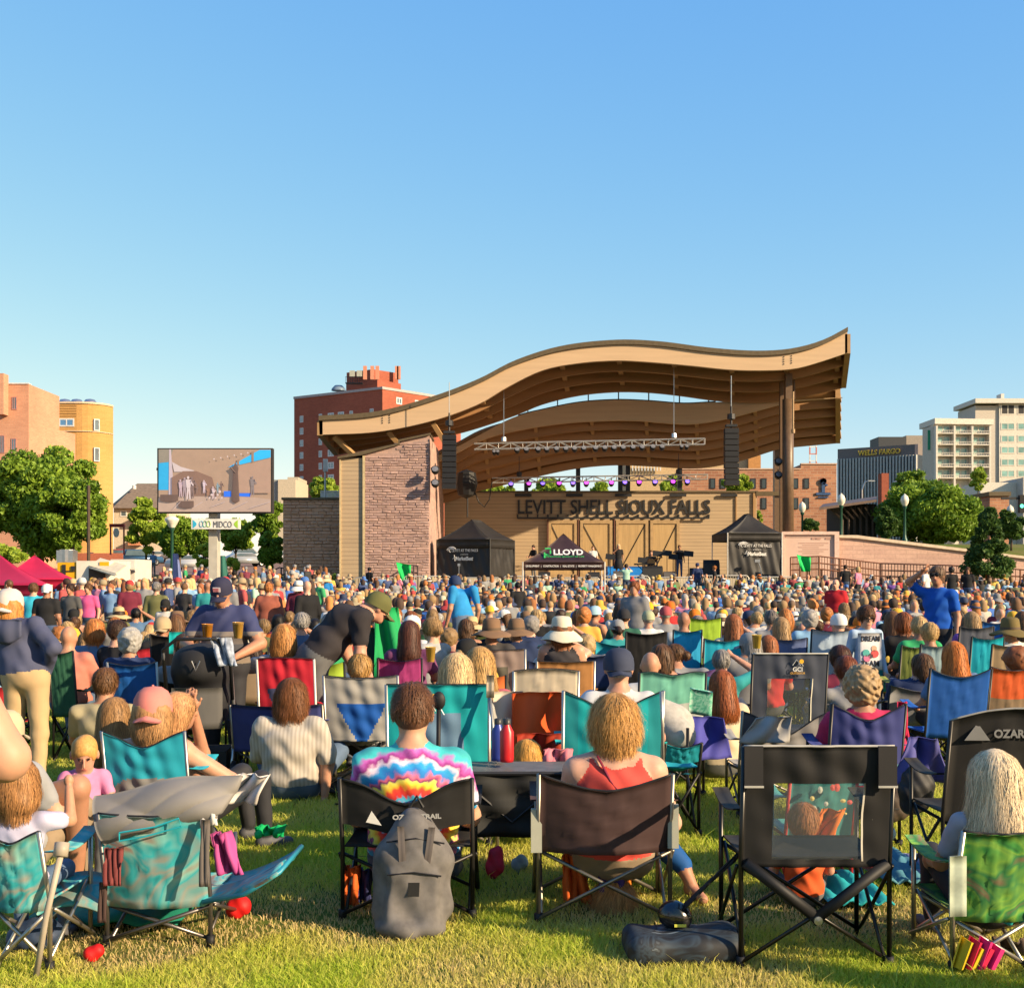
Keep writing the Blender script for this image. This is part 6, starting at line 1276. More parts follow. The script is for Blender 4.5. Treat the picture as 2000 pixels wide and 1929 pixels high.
# ================================================================ the crowd
SHC = {'white': (.75, .73, .70), 'navy': (.03, .05, .13), 'black': (.02, .02, .022), 'grey': (.28, .28, .29), 'red': (.58, .04, .04), 'teal': (.04, .36, .38), 'royal blue': (.04, .16, .55), 'sky blue': (.28, .5, .72),
 'pink': (.75, .25, .38), 'coral': (.75, .28, .2), 'green': (.04, .38, .14), 'olive': (.2, .2, .08), 'yellow': (.8, .55, .1), 'maroon': (.22, .03, .06), 'purple': (.25, .10, .40), 'tan': (.5, .36, .22), 'denim': (.12, .22, .38), 'mint': (.4, .65, .5), 'cream': (.72, .62, .46)}
HC = {'dark brown': (.06, .03, .017), 'brown': (.16, .075, .03), 'auburn': (.34, .11, .035), 'ginger': (.55, .20, .05), 'dark blond': (.38, .23, .10), 'blond': (.66, .43, .19), 'grey': (.36, .33, .30), 'white': (.66, .62, .56), 'black': (.02, .015, .013)}
HATS = {'white cap': ('cap', (.78, .76, .72)), 'navy cap': ('cap', (.03, .05, .12)), 'red cap': ('cap', (.55, .05, .05)), 'grey cap': ('cap', (.3, .3, .3)), 'khaki cap': ('cap', (.42, .34, .20)), 'yellow cap': ('cap', (.8, .45, .05)), 'blue cap': ('cap', (.08, .22, .6)), 'black cap': ('cap', (.02, .02, .02)),
 'cream sun hat': ('sunhat', (.72, .64, .46)), 'straw hat': ('wide', (.62, .46, .24)), 'tan bucket hat': ('bucket', (.45, .34, .2)), 'white sun hat': ('sunhat', (.8, .78, .74)), 'brown wide hat': ('wide', (.2, .12, .07)), 'orange cap': ('cap', (.75, .2, .02))}
STYLES = ['short', 'short', 'short', 'long', 'bob', 'wavy', 'wavy', 'curly', 'pony', 'bun', 'bald']
def zone(px):
    for a, n in ((150, 'near red canopies'), (300, 'before food trucks'), (550, 'below video screen'), (700, 'before low brick building'), (850, 'before brick tower'), (1010, 'before left black tent'), (1190, 'before small peaked canopy'), (1400, 'before stage doors'), (1540, 'before right black tent'), (1700, 'below pink panel'), (1860, 'below sloping pink wall')):
        if px < a: return n
    return 'toward the spruce'
NAMED = []; CH_COL = {'navy': (.03, .05, .16), 'royal blue': (.03, .14, .5), 'turquoise': (.03, .42, .55), 'red': (.55, .03, .04), 'dark green': (.03, .13, .08), 'black': (.02, .02, .022), 'grey': (.26, .26, .27), 'orange': (.7, .18, .05), 'purple': (.22, .12, .4), 'lime': (.42, .6, .06), 'tan': (.45, .32, .2), 'slate': (.13, .15, .2)}
used = set(); used_ch = set()
SITV = [dict(pose='sit', slim=f, sleeve=sl, hyaw=hy, hpitch=hp, tank=tk, drop=dr, J=J) for f, sl, hy, hp, tk, dr, J in ((1, .6, 0, 0, 0, .08, {}), (1.15, .6, .6, 0, 0, .05, dict(hd=(.04, -.03, 1.08))), (.9, .6, -.5, .1, 0, .1, dict(hd=(-.05, -.02, 1.09))), (1.1, 2, .1, -.1, 0, .08, dict(ch=(.03, -.05, .75))), (.95, 2, 1.2, 0, 0, .1, dict(nk=(.04, -.06, .93), hd=(.07, -.02, 1.07))),
 (1.25, .6, -.15, 0, 0, .04, {}), (.9, .6, .2, 0, 1, .1, {}), (1, .6, -1.3, 0, 0, .08, {}), (1.05, .6, .9, -.3, 0, .13, dict(ch=(-.04, 0, .74), nk=(-.06, .03, .92), hd=(-.08, .1, 1.05))), (1.2, .6, .1, .15, 0, .1, {}), (1, .6, .1, 0, 0, .08, dict(elR=(.36, .08, .98), wrR=(.12, .12, 1.14))), (1.05, 2, -.3, -.4, 0, .15, dict(ch=(0, .05, .73), nk=(0, .12, .9), hd=(0, .2, 1.02))), (.95, .6, 1.6, 0, 0, .06, {}))]
STV = [dict(pose='stand', slim=f, sleeve=sl, hyaw=hy, tank=tk) for f, sl, hy, tk in ((1, .6, 0, 0), (1.15, .6, .5, 0), (.9, .6, -.5, 1), (1.1, 2, 0, 0), (1.2, .6, .2, 0))]
def crowd_people():
    rng = random.Random(21); n = 0; d = 10.6; row = 0
    while n < NPEOPLE and d < 40:
        half = d*1000/FPX+.25; x = -half+rng.random()*.5
        while x < half:
            xx = x+rng.uniform(-.12, .12); dd = d+rng.uniform(-.28, .28); px = CX+xx/dd*FPX
            x += rng.uniform(.66, .98)+(.0 if rng.random() > .06 else .7)
            if any((xx-a)**2+(dd-b)**2 < r*r for a, b, r in NAMED): continue
            if n >= NPEOPLE: break
            stand = (px < 620 and dd > 20 and rng.random() < (.5 if px > 180 else .15)) or rng.random() < .012 and dd > 17
            for _ in range(60):
                hk = rng.choice(list(HATS)) if rng.random() < .36 else None
                st = rng.choice(STYLES); hc = rng.choice(list(HC)) if rng.random() < .35 else rng.choice(['dark blond', 'blond', 'grey', 'brown', 'brown', 'dark brown', 'dark blond']); sh = rng.choice([q for q in SHC if q not in ('coral', 'cream', 'tan', 'pink', 'mint')]+['navy', 'black', 'grey', 'white', 'denim', 'navy', 'grey', 'black', 'olive', 'maroon', 'navy', 'red'])
                hd_ = f"a {hk}" if hk else ('a bald head' if st == 'bald' else f"{ {'short':'short','long':'long','bob':'bobbed','wavy':'wavy','curly':'curly','pony':'ponytailed','bun':'bun-tied'}[st]} {hc} hair")
                dep = 'front rows' if dd < 14 else 'middle rows' if dd < 19 else 'farther rows' if dd < 24 else 'deep rows'
                key = (hd_, sh, zone(px), dep, stand)
                if key not in used: break
            used.add(key)
            lab = f"{'standing' if stand else 'seated'}, {sh} top, {hd_.replace('a ', '', 1) if hd_[:2] == 'a ' else hd_}, {dep} {zone(px)}"
            if stand: v = dict(STV[rng.randrange(len(STV))])
            else: v = dict(SITV[rng.randrange(len(SITV))])
            sc = rng.uniform(.86, .98)
            if stand: sc = rng.uniform(.87, .94)
            if rng.random() < .06: sc *= .75; v['hs'] = 1.2
            if hk and st in ('curly', 'bun', 'wavy'): st = 'short' if rng.random() < .5 else 'long'
            if len(lab.split()) > 15: lab = lab.replace(' rows', '')
            person(xx, dd, gz(xx, dd), lab, tuple(q*.8 for q in SHC[sh]), hair=None if st == 'bald' else st, hcol=tuple(q*.78 for q in HC[hc]), hat=HATS[hk][0] if hk else None, hatc=HATS[hk][1] if hk else (0, 0, 0), yaw=rng.gauss(0, .22)+(rng.choice((-1.3, 1.2, 2.8)) if stand and rng.random() < .4 else 0)-(xx/dd)*.5,
                   sc=sc, vox=.024, nst=260 if st in ('short', 'bob', 'wavy', 'long', 'pony', 'bun') and dd < 24 else 0, wst=.004, hlen=.3 if st == 'long' else .16, flare=.02, group='people in the lawn crowd', **v)
            n += 1
            if not stand and dd < 18.5 and rng.random() < .8:
                for _ in range(40):
                    cc = rng.choice(list(CH_COL)); kk = (cc, zone(px), dep, hd_)
                    if kk not in used_ch: break
                used_ch.add(kk); hgt = rng.choice((.7, .78, .84))
                camp_chair('camp_chair', xx, dd-.17*sc, 0, f"{cc} chair under {hd_.replace('a ', '', 1) if hd_[:2] == 'a ' else hd_}, {dep} {zone(px)}", CH_COL[cc], CH_COL[rng.choice(('grey', 'black', cc))] if 0 else CH_COL[cc], w=.56, h=hgt, seat=.34, lod=0, style='full', dip=.03, arms=dd < 14, xleg=dd < 13, group='camp chairs in the crowd')
        d += rng.uniform(1.0, 1.2); row += 1
    return d, n
def crowd_mass(d0):
    rng = random.Random(5); protos = []
    cloths = [tuple(q*.7 for q in SHC[k]) for k in SHC if k not in ('coral', 'cream', 'tan')]; hairs = list(HC.values()); hats = [h[1] for h in HATS.values()]
    def proto(style, hat, **kw):
        s, hd, R = body_sdf(**kw); V, F, L = s.mesh(.042); Vs, Fs, Ls = [V], [F], [L]
        M = Matrix.Translation(Vector(hd)) @ Matrix(R.tolist()).to_4x4()
        if style: V2, F2, _ = hair_sdf(style).mesh(.034); V2 = (V2@np.array(R).T)+hd; Fs.append(F2+len(V)); Vs.append(V2); Ls.append(np.full(len(F2), 6)); 
        b = sum(len(v) for v in Vs)
        if hat:
            d = make_hat(hat); hv = np.array([v.co[:] for v in d.vertices]); hv = hv@np.array(R).T+hd; fl = []
            for p in d.polygons:
                q = list(p.vertices)
                fl.append(q if len(q) == 4 else (q[:3]+[q[2]] if len(q) == 3 else q[:4]))
            Fs.append(np.array(fl)+b); Vs.append(hv); Ls.append(np.full(len(fl), 7))
        return np.concatenate(Vs), np.concatenate(Fs), np.concatenate(Ls)
    for st, ht in (('short', None), ('long', None), ('bob', None), (None, None), ('short', 'cap'), ('short', 'sunhat'), ('wavy', None), ('long', 'bucket'), ('curly', None)): protos.append(proto(st, ht, pose='sit', legs='none', slim=rng.uniform(.95, 1.2), hyaw=rng.uniform(-.4, .4)))
    stp = [proto(st, ht, pose='stand', slim=1.05) for st, ht in (('short', None), ('long', None), ('short', 'cap'))]
    cols = cloths+hairs+hats+[(.62, .33, .21), (.55, .27, .16), (.5, .24, .14), (.05, .07, .12), (.3, .22, .14)]; mats_ = []
    AV, AF, AC = [], [], []; off = 0; d = d0
    while d < 57.5:
        half = d*1000/FPX+.5; x = -half
        while x < half:
            xx = x+rng.uniform(-.15, .15); dd = d+rng.uniform(-.3, .3); px = CX+xx/dd*FPX; x += rng.uniform(.6, .9)
            if any((xx-a)**2+(dd-b)**2 < r*r for a, b, r in NAMED): continue
            stand = (px < 640 and rng.random() < (.75 if px > 150 else .3))
            V, F, L = rng.choice(stp if stand else protos); a = rng.gauss(0, .3)+(rng.choice((0, 1.5, 3)) if stand else 0); ca, sa = math.cos(a), math.sin(a); s = rng.uniform(.88, .98)*(.95 if stand else 1)
            W_ = V*s; W_ = np.stack([W_[:, 0]*ca-W_[:, 1]*sa+xx, W_[:, 0]*sa+W_[:, 1]*ca+dd, W_[:, 2]+gz(xx, dd)], 1)
            c = np.zeros((len(F), 3)); c[L == 0] = rng.choice(cols[-5:-2]); c[L == 1] = rng.choice(cloths+[(.03, .05, .13), (.02, .02, .022), (.2, .2, .2), (.12, .22, .38), (.3, .05, .05), (.35, .3, .25)]*3); c[L == 2] = rng.choice(cols[-2:]); c[L == 3] = .05; c[L == 4] = c[L == 5] = .1; c[L == 6] = np.array(rng.choice(hairs[:6]+[hairs[6], hairs[1], hairs[0], hairs[4], hairs[4]]))*rng.uniform(.4, .85); c[L == 7] = np.array(rng.choice(hats))*.6
            AV.append(W_); AF.append(F+off); AC.append(c); off += len(V)
        d += rng.uniform(.95, 1.1)
    m, nt, b = new_mat('crowd'); at = N(nt, 'ShaderNodeAttribute', attribute_name='tint'); nt.links.new(at.outputs['Color'], b.inputs['Base Color']); b.inputs['Roughness'].default_value = .8
    V = np.concatenate(AV); F = np.concatenate(AF); c_ = np.concatenate(AC)
    o = mesh_obj('crowd', V, F, m, smooth=True, uv=False)
    a = o.data.attributes.new('tint', 'FLOAT_COLOR', 'CORNER'); nl = len(o.data.loops); cc = np.ones((nl, 4), np.float32); cc[:, :3] = np.repeat(c_, 4, axis=0)[:nl]; a.data.foreach_set('color', cc.ravel())
    tag(o, 'dense far crowd of seated and standing spectators in front of the stage', 'crowd', kind='stuff')
# ================================================================ people and chairs one can pick out
def near(x, y, r=.55): NAMED.append((x, y, r))
def pp(px, py, d, label, shirt, **kw):
    if isinstance(shirt, str): shirt = SHC[shirt]
    if isinstance(kw.get('hcol'), str): kw['hcol'] = HC[kw['hcol']]
    kw.setdefault('vox', .012 if d < 9 else .016 if d < 13 else .022)
    st = kw.get('hair')
    if st and 'nst' not in kw: kw['nst'] = (1700 if d < 8 else 850 if d < 12 else 350); kw.setdefault('wst', .0016 if d < 8 else .0026 if d < 12 else .004); kw.setdefault('hlen', {'long': .42, 'longwide': .42, 'wavy': .26, 'bob': .2, 'short': .09, 'curly': .03}.get(st, .14)); kw.setdefault('flare', .02)
    if st == 'curly': kw['nst'] = 0
    if kw.get('pose', 'sit') == 'sit' and d > 9.1 and 'sc' not in kw: kw['sc'] = .92; d *= 1.025
    x = PX(px, d); near(x, d, .42); return pperson(px, py, d, label, shirt, **kw)
def pc(px, yt, d, label, wpx, c1, **kw): near(PX(px, d), d+.2, .45); return pchair(px, yt, d, label, wpx, c1=c1, **kw)
TEAL = (.01, .42, .45); NAVY = (.025, .035, .12); ROY = (.015, .12, .50); BLKC = (.018, .017, .017); GRYC = (.30, .29, .28)
# ---- seated people in the middle distance
pp(960, 1212, 11.6, 'man in a wide brown brimmed hat and charcoal shirt in the taupe high chair', (.06, .055, .055), hat='wide', hatc=(.22, .13, .075), hair='short', hcol='dark brown', slim=1.25)
pc(965, 1266, 11.1, 'tall taupe camp chair with an olive centre panel under the wide brown hat', 120, (.32, .24, .21), c2=(.13, .12, .09), style='vpanel', post=M_POSTS, sag=.01)
pp(1097, 1222, 11.6, 'woman with brown curls under a floppy cream sun hat', (.05, .045, .05), hat='sunhat', hatc=(.72, .66, .50), hair='wavy', hcol=(.30, .11, .04), tank=True, hf=1.12, slim=1.1)
pc(1104, 1290, 11.0, 'burnt orange chair under the floppy cream sun hat', 112, (.52, .24, .08), post=M_POSTS, sag=.01)
pc(1066, 1308, 9.4, 'cream padded chair with red script on its back', 124, (.66, .56, .42), sag=-.02, post=M_POSTS); text_obj('lettering', 'Coca-Cola', .09, mat((.6, .08, .06), .6, name='red_print'), (.02, -.155, .66), bpy.data.objects[[o.name for o in C.objects if o.get('label', '').startswith('cream padded')][0]], ext=.001, width=.2, shear=.3)
pp(1208, 1300, 7.6, 'grey haired man in a plain navy cap between the two turquoise chairs', (.62, .62, .62), hat='capback', hatc=(.05, .06, .10), hair='short', hcol='grey', slim=1.15, sleeve=.6)
pc(1195, 1346, 7.25, 'turquoise camp chair with a sagging top behind the strawberry blond woman', 192, TEAL, sag=.05, dip=.07, post=M_POSTS, style='side', c2=(.02, .33, .36))
pp(703, 1307, 9.6, 'woman with a low blond bun in the grey and blue chair', (.35, .34, .33), hair='bun', hcol=(.50, .28, .09), hf=1.08)
pc(708, 1318, 9.25, 'grey and royal blue chair under the low blond bun', 142, (.42, .40, .37), c2=ROY, style='tri', post=M_POSTS, sag=.02)
pp(892, 1320, 7.7, 'woman with straight pale blond hair in the turquoise chair with a blue window', (.4, .38, .34), hair='longwide', hcol=(.74, .50, .24), hf=1.1)
pp(937, 1302, 8.4, 'woman with wavy honey blond hair beside the pale blond one', (.5, .12, .15), hair='longwide', hcol=(.52, .30, .10), hf=1.1)
cht = pc(857, 1335, 7.3, 'turquoise camp chair with a blue mesh window behind the tie-dye shirt', 196, TEAL, style='vpanel', c2=(.16, .28, .42), sag=.0, post=M_POSTS, seat=.38)
mb = MB(); m_or = mat((.85, .45, .03), .6, name='logo_orange'); mb.lathe([(0, -.002), (.032, -.002), (.032, .002), (0, .002)], (-.02, -.155, .9), 16, R=Matrix.Rotation(math.pi/2, 3, 'X')); mb.build('logo', m_or, cht)
mb = MB(); mb.tube([(-.09, -.16, .83), (-.05, -.16, .9), (-.01, -.16, .83)], .004, 4); mb.tube([(-.04, -.162, .84), (.0, -.162, .88), (.04, -.162, .81)], .004, 4); mb.build('logo_outline', M_WHITE, cht)
pp(842, 1222, 11.8, 'young woman with a messy bun and sunglasses turned in profile', (.42, .42, .42), hair='bun', hcol=(.42, .25, .10), yaw=.9, hi=True)
pp(800, 1240, 10.9, 'girl with long dark chestnut hair in the magenta chair', (.2, .06, .15), hair='long', hcol=(.10, .035, .02)); pc(783, 1284, 10.5, 'magenta and pink folding chair left of the dark chestnut hair', 84, (.45, .05, .22), c2=(.62, .22, .42), style='band')
pp(806, 1222, 12.6, 'person in a white peaked cap above the dark chestnut hair', 'white', hat='cap', hatc=(.78, .77, .75), hair='long', hcol='blond', yaw=-.5)
pc(760, 1222, 12.2, 'tall dark green camp chair with a bright green cloth over it', 92, (.02, .06, .045)); mb = MB(); x, y, z = P(762, 1240, 12.0); mb.sheet(lambda u, v: (x-.14+.32*u*(1-.3*v), y-.06-.05*math.sin(u*9+v*3), z-.45+.72*v), 10, 10, .01); tag(mb.build('jacket', cloth((.01, .34, .10)), smooth=True), 'bright green jacket draped over the tall dark green chair', 'jacket')
pp(555, 1250, 9.9, 'woman with curly strawberry blond hair reaching a cup toward the man in navy', (.62, .60, .62), hair='wavy', hcol=(.62, .28, .08), hf=1.08, slim=1.15, J=dict(elL=(-.42, .12, .82), wrL=(-.52, .12, 1.04)))
pc(563, 1284, 9.6, 'red camp chair with a navy corner panel under the strawberry blond curls', 110, (.55, .02, .04), c2=(.06, .07, .15), style='tri', post=M_POSTW, sag=-.01)
pp(590, 1208, 13.5, 'man with thick grey hair in a blue plaid shirt', (.10, .14, .24), hair='short', hcol='grey', hf=1.08); pp(645, 1212, 13.2, 'person with bobbed grey hair and a dark olive jacket', (.10, .11, .06), hair='bob', hcol='grey')
pp(1270, 1300, 9.4, 'bald sunburnt man behind the mint green chair', (.5, .5, .5), slim=1.1); mnt = pc(1310, 1312, 9.0, 'mint green chair with a watercolour pattern and white lower back', 128, (.22, .62, .46), c2=(.62, .66, .60), style='band', sag=-.03, dip=.05)
pp(1408, 1335, 9.2, 'woman with very long auburn hair in a cream top right of the mint chair', (.66, .54, .38), hair='longwide', hcol=(.33, .09, .025), hf=1.05, yaw=.25, sleeve=2, slim=1.1)
gci = pc(1537, 1274, 9.45, 'slate camp chair with see-through window and mountain logo, empty', 144, (.06, .07, .10), c2=(.10, .11, .14), style='window', post=M_POSTB, trim=mat((.6, .58, .5), .6, name='pale_binding'), sag=0)
mw_ = mat((.75, .74, .7), .5, name='print_white'); text_obj('lettering', 'GCI', .045, mw_, (.05, -.142, .90), gci, ext=.001, bold=.001); text_obj('lettering', 'OUTDOOR', .022, m_or, (.05, -.141, .878), gci, ext=.001)
mb = MB(); mb.tube([(.01, -.145, .945), (.04, -.15, .99), (.07, -.145, .945)], .003, 4); mb.tube([(.055, -.147, .955), (.07, -.147, .975), (.09, -.147, .94)], .002, 4); mb.build('logo_outline', mw_, gci); mb = MB(); mb.lathe([(0, -.001), (.017, -.001), (.017, .001), (0, .001)], (.078, -.148, .975), 12, R=Matrix.Rotation(math.pi/2, 3, 'X')); mb.build('logo', m_or, gci)
for a in ((1260, 1232, 12.6, 'tall black padded camp chair with a small logo', 78, BLKC, {'h_': 1}), (1340, 1228, 13.6, 'bright sky blue folding chair with a flared top', 54, (.03, .42, .75), {}), (1410, 1247, 12.6, 'bright turquoise folding chair behind the very long auburn hair', 76, (.02, .48, .66), {}), (1529, 1245, 13.0, 'pale denim blue folding chair behind the mountain logo chair', 84, (.14, .19, .38), {}), (1624, 1228, 12.8, 'shiny white and pale blue folding chair', 88, (.50, .62, .74), {}), (1375, 1206, 16.5, 'lime green folding chair', 62, (.40, .62, .05), {}), (1920, 1242, 11.6, 'turquoise folding chair beside the tan one at the right edge', 62, (.01, .45, .58), {}), (1972, 1256, 11.2, 'two-tone tan folding chair under the olive brown hat', 88, (.42, .29, .16), {}), (1968, 1300, 9.3, 'orange-red folding chair with a brown lower back at the right edge', 90, (.72, .12, .03), {'c2': (.3, .2, .12), 'style': 'band'}), (267, 1290, 9.4, 'royal blue folding chair in front of the striped shirt', 94, (.01, .11, .42), {'post': M_POSTS}), (268, 1262, 12.2, 'small red folding chair behind the royal blue one', 74, (.6, .03, .05), {}), (1778, 1258, 11.6, 'olive green folding chair left of the red haired woman', 50, (.20, .24, .05), {}), (1820, 1256, 11.2, 'folding chair with a pale chevron pattern', 60, (.30, .42, .45), {}), (1900, 1222, 13.8, 'slate grey folding chair behind the red haired woman', 66, (.10, .11, .14), {}), (1938, 1212, 14.5, 'royal blue folding chair with a white logo', 54, (.02, .16, .55), {})):
    a[6].pop('h_', 0); pc(*a[:6], **a[6])
for a in ((1335, 1212, 14.2, 'man with a shaved tanned head in the flared sky blue chair', (.5, .5, .5), dict(slim=1.1)), (1432, 1212, 12.9, 'woman with long straight auburn hair in the bright turquoise chair', 'cream', dict(hair='long', hcol='auburn')), (1525, 1225, 13.4, 'girl with straight dark blond hair in the denim blue chair', 'sky blue', dict(hair='long', hcol='dark blond')), (1637, 1192, 13.2, 'man in a white cap and peach shirt turned left in the shiny white chair', (.72, .42, .28), dict(hat='cap', hatc=(.8, .78, .74), hair='short', hcol='grey', yaw=.3, slim=1.25)), (1581, 1185, 14.6, 'man with wavy grey brown hair in a pale blue shirt', 'sky blue', dict(hair='curly', hcol='grey', slim=1.1)), (1506, 1192, 14.8, 'man with cropped salt and pepper hair behind the denim blue chair', 'grey', dict(hair='short', hcol=(.2, .17, .15))), (1533, 1195, 15.4, 'woman with tousled orange hair behind the dark blond girl', 'black', dict(hair='wavy', hcol='ginger')),
          (1266, 1207, 16.2, 'man in a pale green cap behind the tall black chair', 'white', dict(hat='cap', hatc=(.42, .45, .28), hair='short', hcol='grey')), (1218, 1206, 15.4, 'man in a black cap and dark green shirt', (.03, .12, .08), dict(hat='cap', hatc=(.03, .03, .035), hair='short', hcol='dark brown')), (1300, 1195, 16.8, 'man in a faded red cap right of the pale green one', 'grey', dict(hat='cap', hatc=(.45, .09, .10), hair='short', hcol='grey')), (1266, 1172, 20, 'person in a mustard yellow cap and grey shirt', 'grey', dict(hat='cap', hatc=(.85, .42, .02), hair='short', hcol='grey')), (1308, 1172, 20.5, 'person in an orange cap and red shirt', 'red', dict(hat='cap', hatc=(.75, .16, .02), hair='short', hcol='grey')), (1210, 1180, 18.5, 'woman with long dark brown hair behind the black cap', 'white', dict(hair='long', hcol='dark brown')),
          (1163, 1180, 17, 'woman leaning over in a pale blue cap and white vest', 'white', dict(hat='cap', hatc=(.38, .58, .68), hair='short', hcol='dark brown', yaw=-.8, tank=True)), (1140, 1200, 16, 'person with short orange hair and a mustard shirt', (.75, .42, .08), dict(hair='curly', hcol='ginger')), (318, 1215, 12.2, 'man in a khaki cap and dark shirt left of the stroller', 'black', dict(hat='capback', hatc=(.45, .34, .2), hair='short', hcol='dark brown', slim=1.1)), (345, 1212, 13, 'woman with wavy brown hair beside the khaki cap', 'yellow', dict(hair='wavy', hcol='brown')),
          (135, 1242, 11, 'bald man in a coral shirt sitting in the dark green chair', (.62, .22, .16), dict(slim=1.2, sleeve=2)), (186, 1235, 11.4, 'woman with copper hair and a denim jacket leaning on her hand', 'denim', dict(hair='bob', hcol='ginger', sleeve=2)), (232, 1238, 11.2, 'man with dark tousled hair turned to the grey haired person', 'black', dict(hair='short', hcol='dark brown', yaw=-.5)), (255, 1250, 10.4, 'person with curly silver hair above the red chair', 'navy', dict(hair='curly', hcol=(.42, .40, .37))), (225, 1395, 7.5, 'child with straight light brown hair behind the toddler', 'grey', dict(hair='long', hcol=(.36, .19, .07), sc=.8, hs=1.15)), (207, 1340, 9.2, 'person in a tan checked shirt on the lawn below the royal blue chair', (.42, .36, .22), dict(hair='short', hcol='brown', pose='floor')),
          (1640, 1288, 10.2, 'woman with a dark updo right of the mountain logo chair', 'maroon', dict(hair='bun', hcol=(.09, .035, .02))), (1652, 1305, 9.5, 'girl with reddish brown tied hair in a speckled grey top', 'grey', dict(hair='bun', hcol=(.22, .06, .025))), (1862, 1285, 9.9, 'woman with long bright copper hair in the royal blue chair', 'denim', dict(hair='longwide', hcol=(.58, .17, .025), hf=1.02)), (1795, 1222, 12.4, 'man with short pale blond hair right of the lettered shirt', 'green', dict(hair='short', hcol='blond')), (1815, 1235, 11.9, 'person with blond hair beside the chevron chair', 'white', dict(hair='short', hcol=(.6, .38, .15))), (1764, 1210, 13.4, 'woman with smooth auburn bob right of the boy', 'black', dict(hair='bob', hcol=(.30, .09, .03), hf=1.1)), (1742, 1198, 14.2, 'woman with straight brown hair behind the boy', 'maroon', dict(hair='long', hcol='brown')), (1972, 1222, 11.8, 'man in an olive brown wide hat in the tan chair', 'white', dict(hat='wide', hatc=(.19, .14, .05), hair='short', hcol='grey', slim=1.2)), (1897, 1208, 14, 'woman with straight dark blond hair in front of the royal blue logo chair', 'purple', dict(hair='long', hcol='dark blond')), (1996, 1195, 14, 'woman with straight light brown hair in a hot pink top at the right edge', (.8, .08, .3), dict(hair='long', hcol='brown')), (1500, 1262, 12, 'woman with loose reddish hair left of the mountain logo chair', 'red', dict(hair='long', hcol='auburn'))):
    pp(a[0], a[1], a[2], a[3], a[4], **a[5])
pc(128, 1268, 10.7, 'dark green folding chair of the bald man in coral', 46, (.03, .12, .07)); pc(345, 1238, 11.6, 'wide black folding chair with a turquoise towel on its corner', 88, BLKC); mb = MB(); x, y, z = P(348, 1248, 11.4); mb.sheet(lambda u, v: (x-.06+.2*u, y-.06-.02*math.sin(u*8), z-.13+.2*v), 6, 5, .01); tag(mb.build('towel', cloth((.01, .5, .5)), smooth=True), 'turquoise towel on the wide black folding chair', 'towel')
# ---- standing and leaning people
def specs(root, c=(.02, .02, .02), lens=True, f=1.0):
    M = None
    hd = root.get('_h'); return
def glasses(root, kw_pose, yaw, pitch, col_=M_BLACK, sun=True, hs=1.0, hd=None):
    R = Matrix(rotm(yaw, pitch).tolist()); mb = MB()
    for sg in (-1, 1):
        if sun: mb.lathe([(0, 0), (.026, 0), (.026, .006), (0, .006)], (sg*.031, .098, .015), 12, R=Matrix.Rotation(-math.pi/2, 3, 'X'))
        else: mb.tube([(sg*.031+.024*math.cos(t*math.pi/6), .1, .015+.02*math.sin(t*math.pi/6)) for t in range(13)], .003, 4, cap=False)
        mb.tube([(sg*.055, .097, .02), (sg*.08, .04, .02), (sg*.082, -.01, .015)], .003, 4)
    mb.tube([(-.01, .1, .02), (.01, .1, .02)], .003, 4)
    o = mb.build('glasses', col_, root, True, uv=False); o.matrix_local = Matrix.Translation(Vector(hd))@R.to_4x4()@Matrix.Scale(hs, 4); return o
# man in navy polo looking down at two cups
J = dict(elL=(-.34, .06, 1.16), wrL=(-.2, .3, 1.06), elR=(.33, .04, 1.15), wrR=(.14, .3, 1.1), hd=(0, .09, 1.60), nk=(0, .03, 1.45))
pol = pp(432, 1158, 9.9, 'man in navy cap with a flag patch and striped navy polo holding two beers', (.03, .04, .13), pose='stand', yaw=math.pi-.1, J=J, hpitch=-.28, hi=True, hat='cap', hatc=(.035, .035, .07), hair='short', hcol='grey', slim=1.3, sc=.93, vox=.014)
def stripes(o, zones, base):
    m, nt, b = new_mat('striped_cloth'); tc = N(nt, 'ShaderNodeTexCoord'); sp = N(nt, 'ShaderNodeSeparateXYZ'); nt.links.new(tc.outputs['Object'], sp.inputs[0]); cr = N(nt, 'ShaderNodeValToRGB'); cr.color_ramp.interpolation = 'CONSTANT'
    e = cr.color_ramp.elements; e[0].color = col(base); e[0].position = 0; e[1].position = zones[0][0]; e[1].color = col(zones[0][1])
    for p, c in zones[1:]: q = e.new(p); q.color = col(c)
    dv = N(nt, 'ShaderNodeMath', operation='DIVIDE'); dv.inputs[1].default_value = 2; nt.links.new(sp.outputs[2], dv.inputs[0]); nt.links.new(dv.outputs[0], cr.inputs[0]); nt.links.new(cr.outputs[0], b.inputs['Base Color']); b.inputs['Roughness'].default_value = .85
    _, n2 = noise_fac(nt, 9); bp = N(nt, 'ShaderNodeBump'); bp.inputs[0].default_value = .5; bp.inputs[1].default_value = .03; nt.links.new(n2, bp.inputs[2]); nt.links.new(bp.outputs[0], b.inputs['Normal'])
    o.data = o.data.copy(); o.data.materials[1] = m; return m
stripes(pol, [(.5, (.22, .17, .13)), (.54, (.05, .05, .06)), (.575, (.11, .09, .08)), (.61, (.28, .24, .22)), (.632, (.03, .04, .13))], (.20, .16, .12))
hatp = [c for c in pol.children if c.name.startswith('hat')][0]; mb = MB(); mb.box((0, .101, .075), (.06, .006, .04)); mb.build('patch', mat((.7, .6, .6), .6, name='patch_white'), hatp); mb = MB(); [mb.box((.006, .105, .062+k*.011), (.047, .003, .005)) for k in range(3)]; mb.build('patch_stripes', mat((.5, .05, .06), .6, name='patch_red'), hatp)
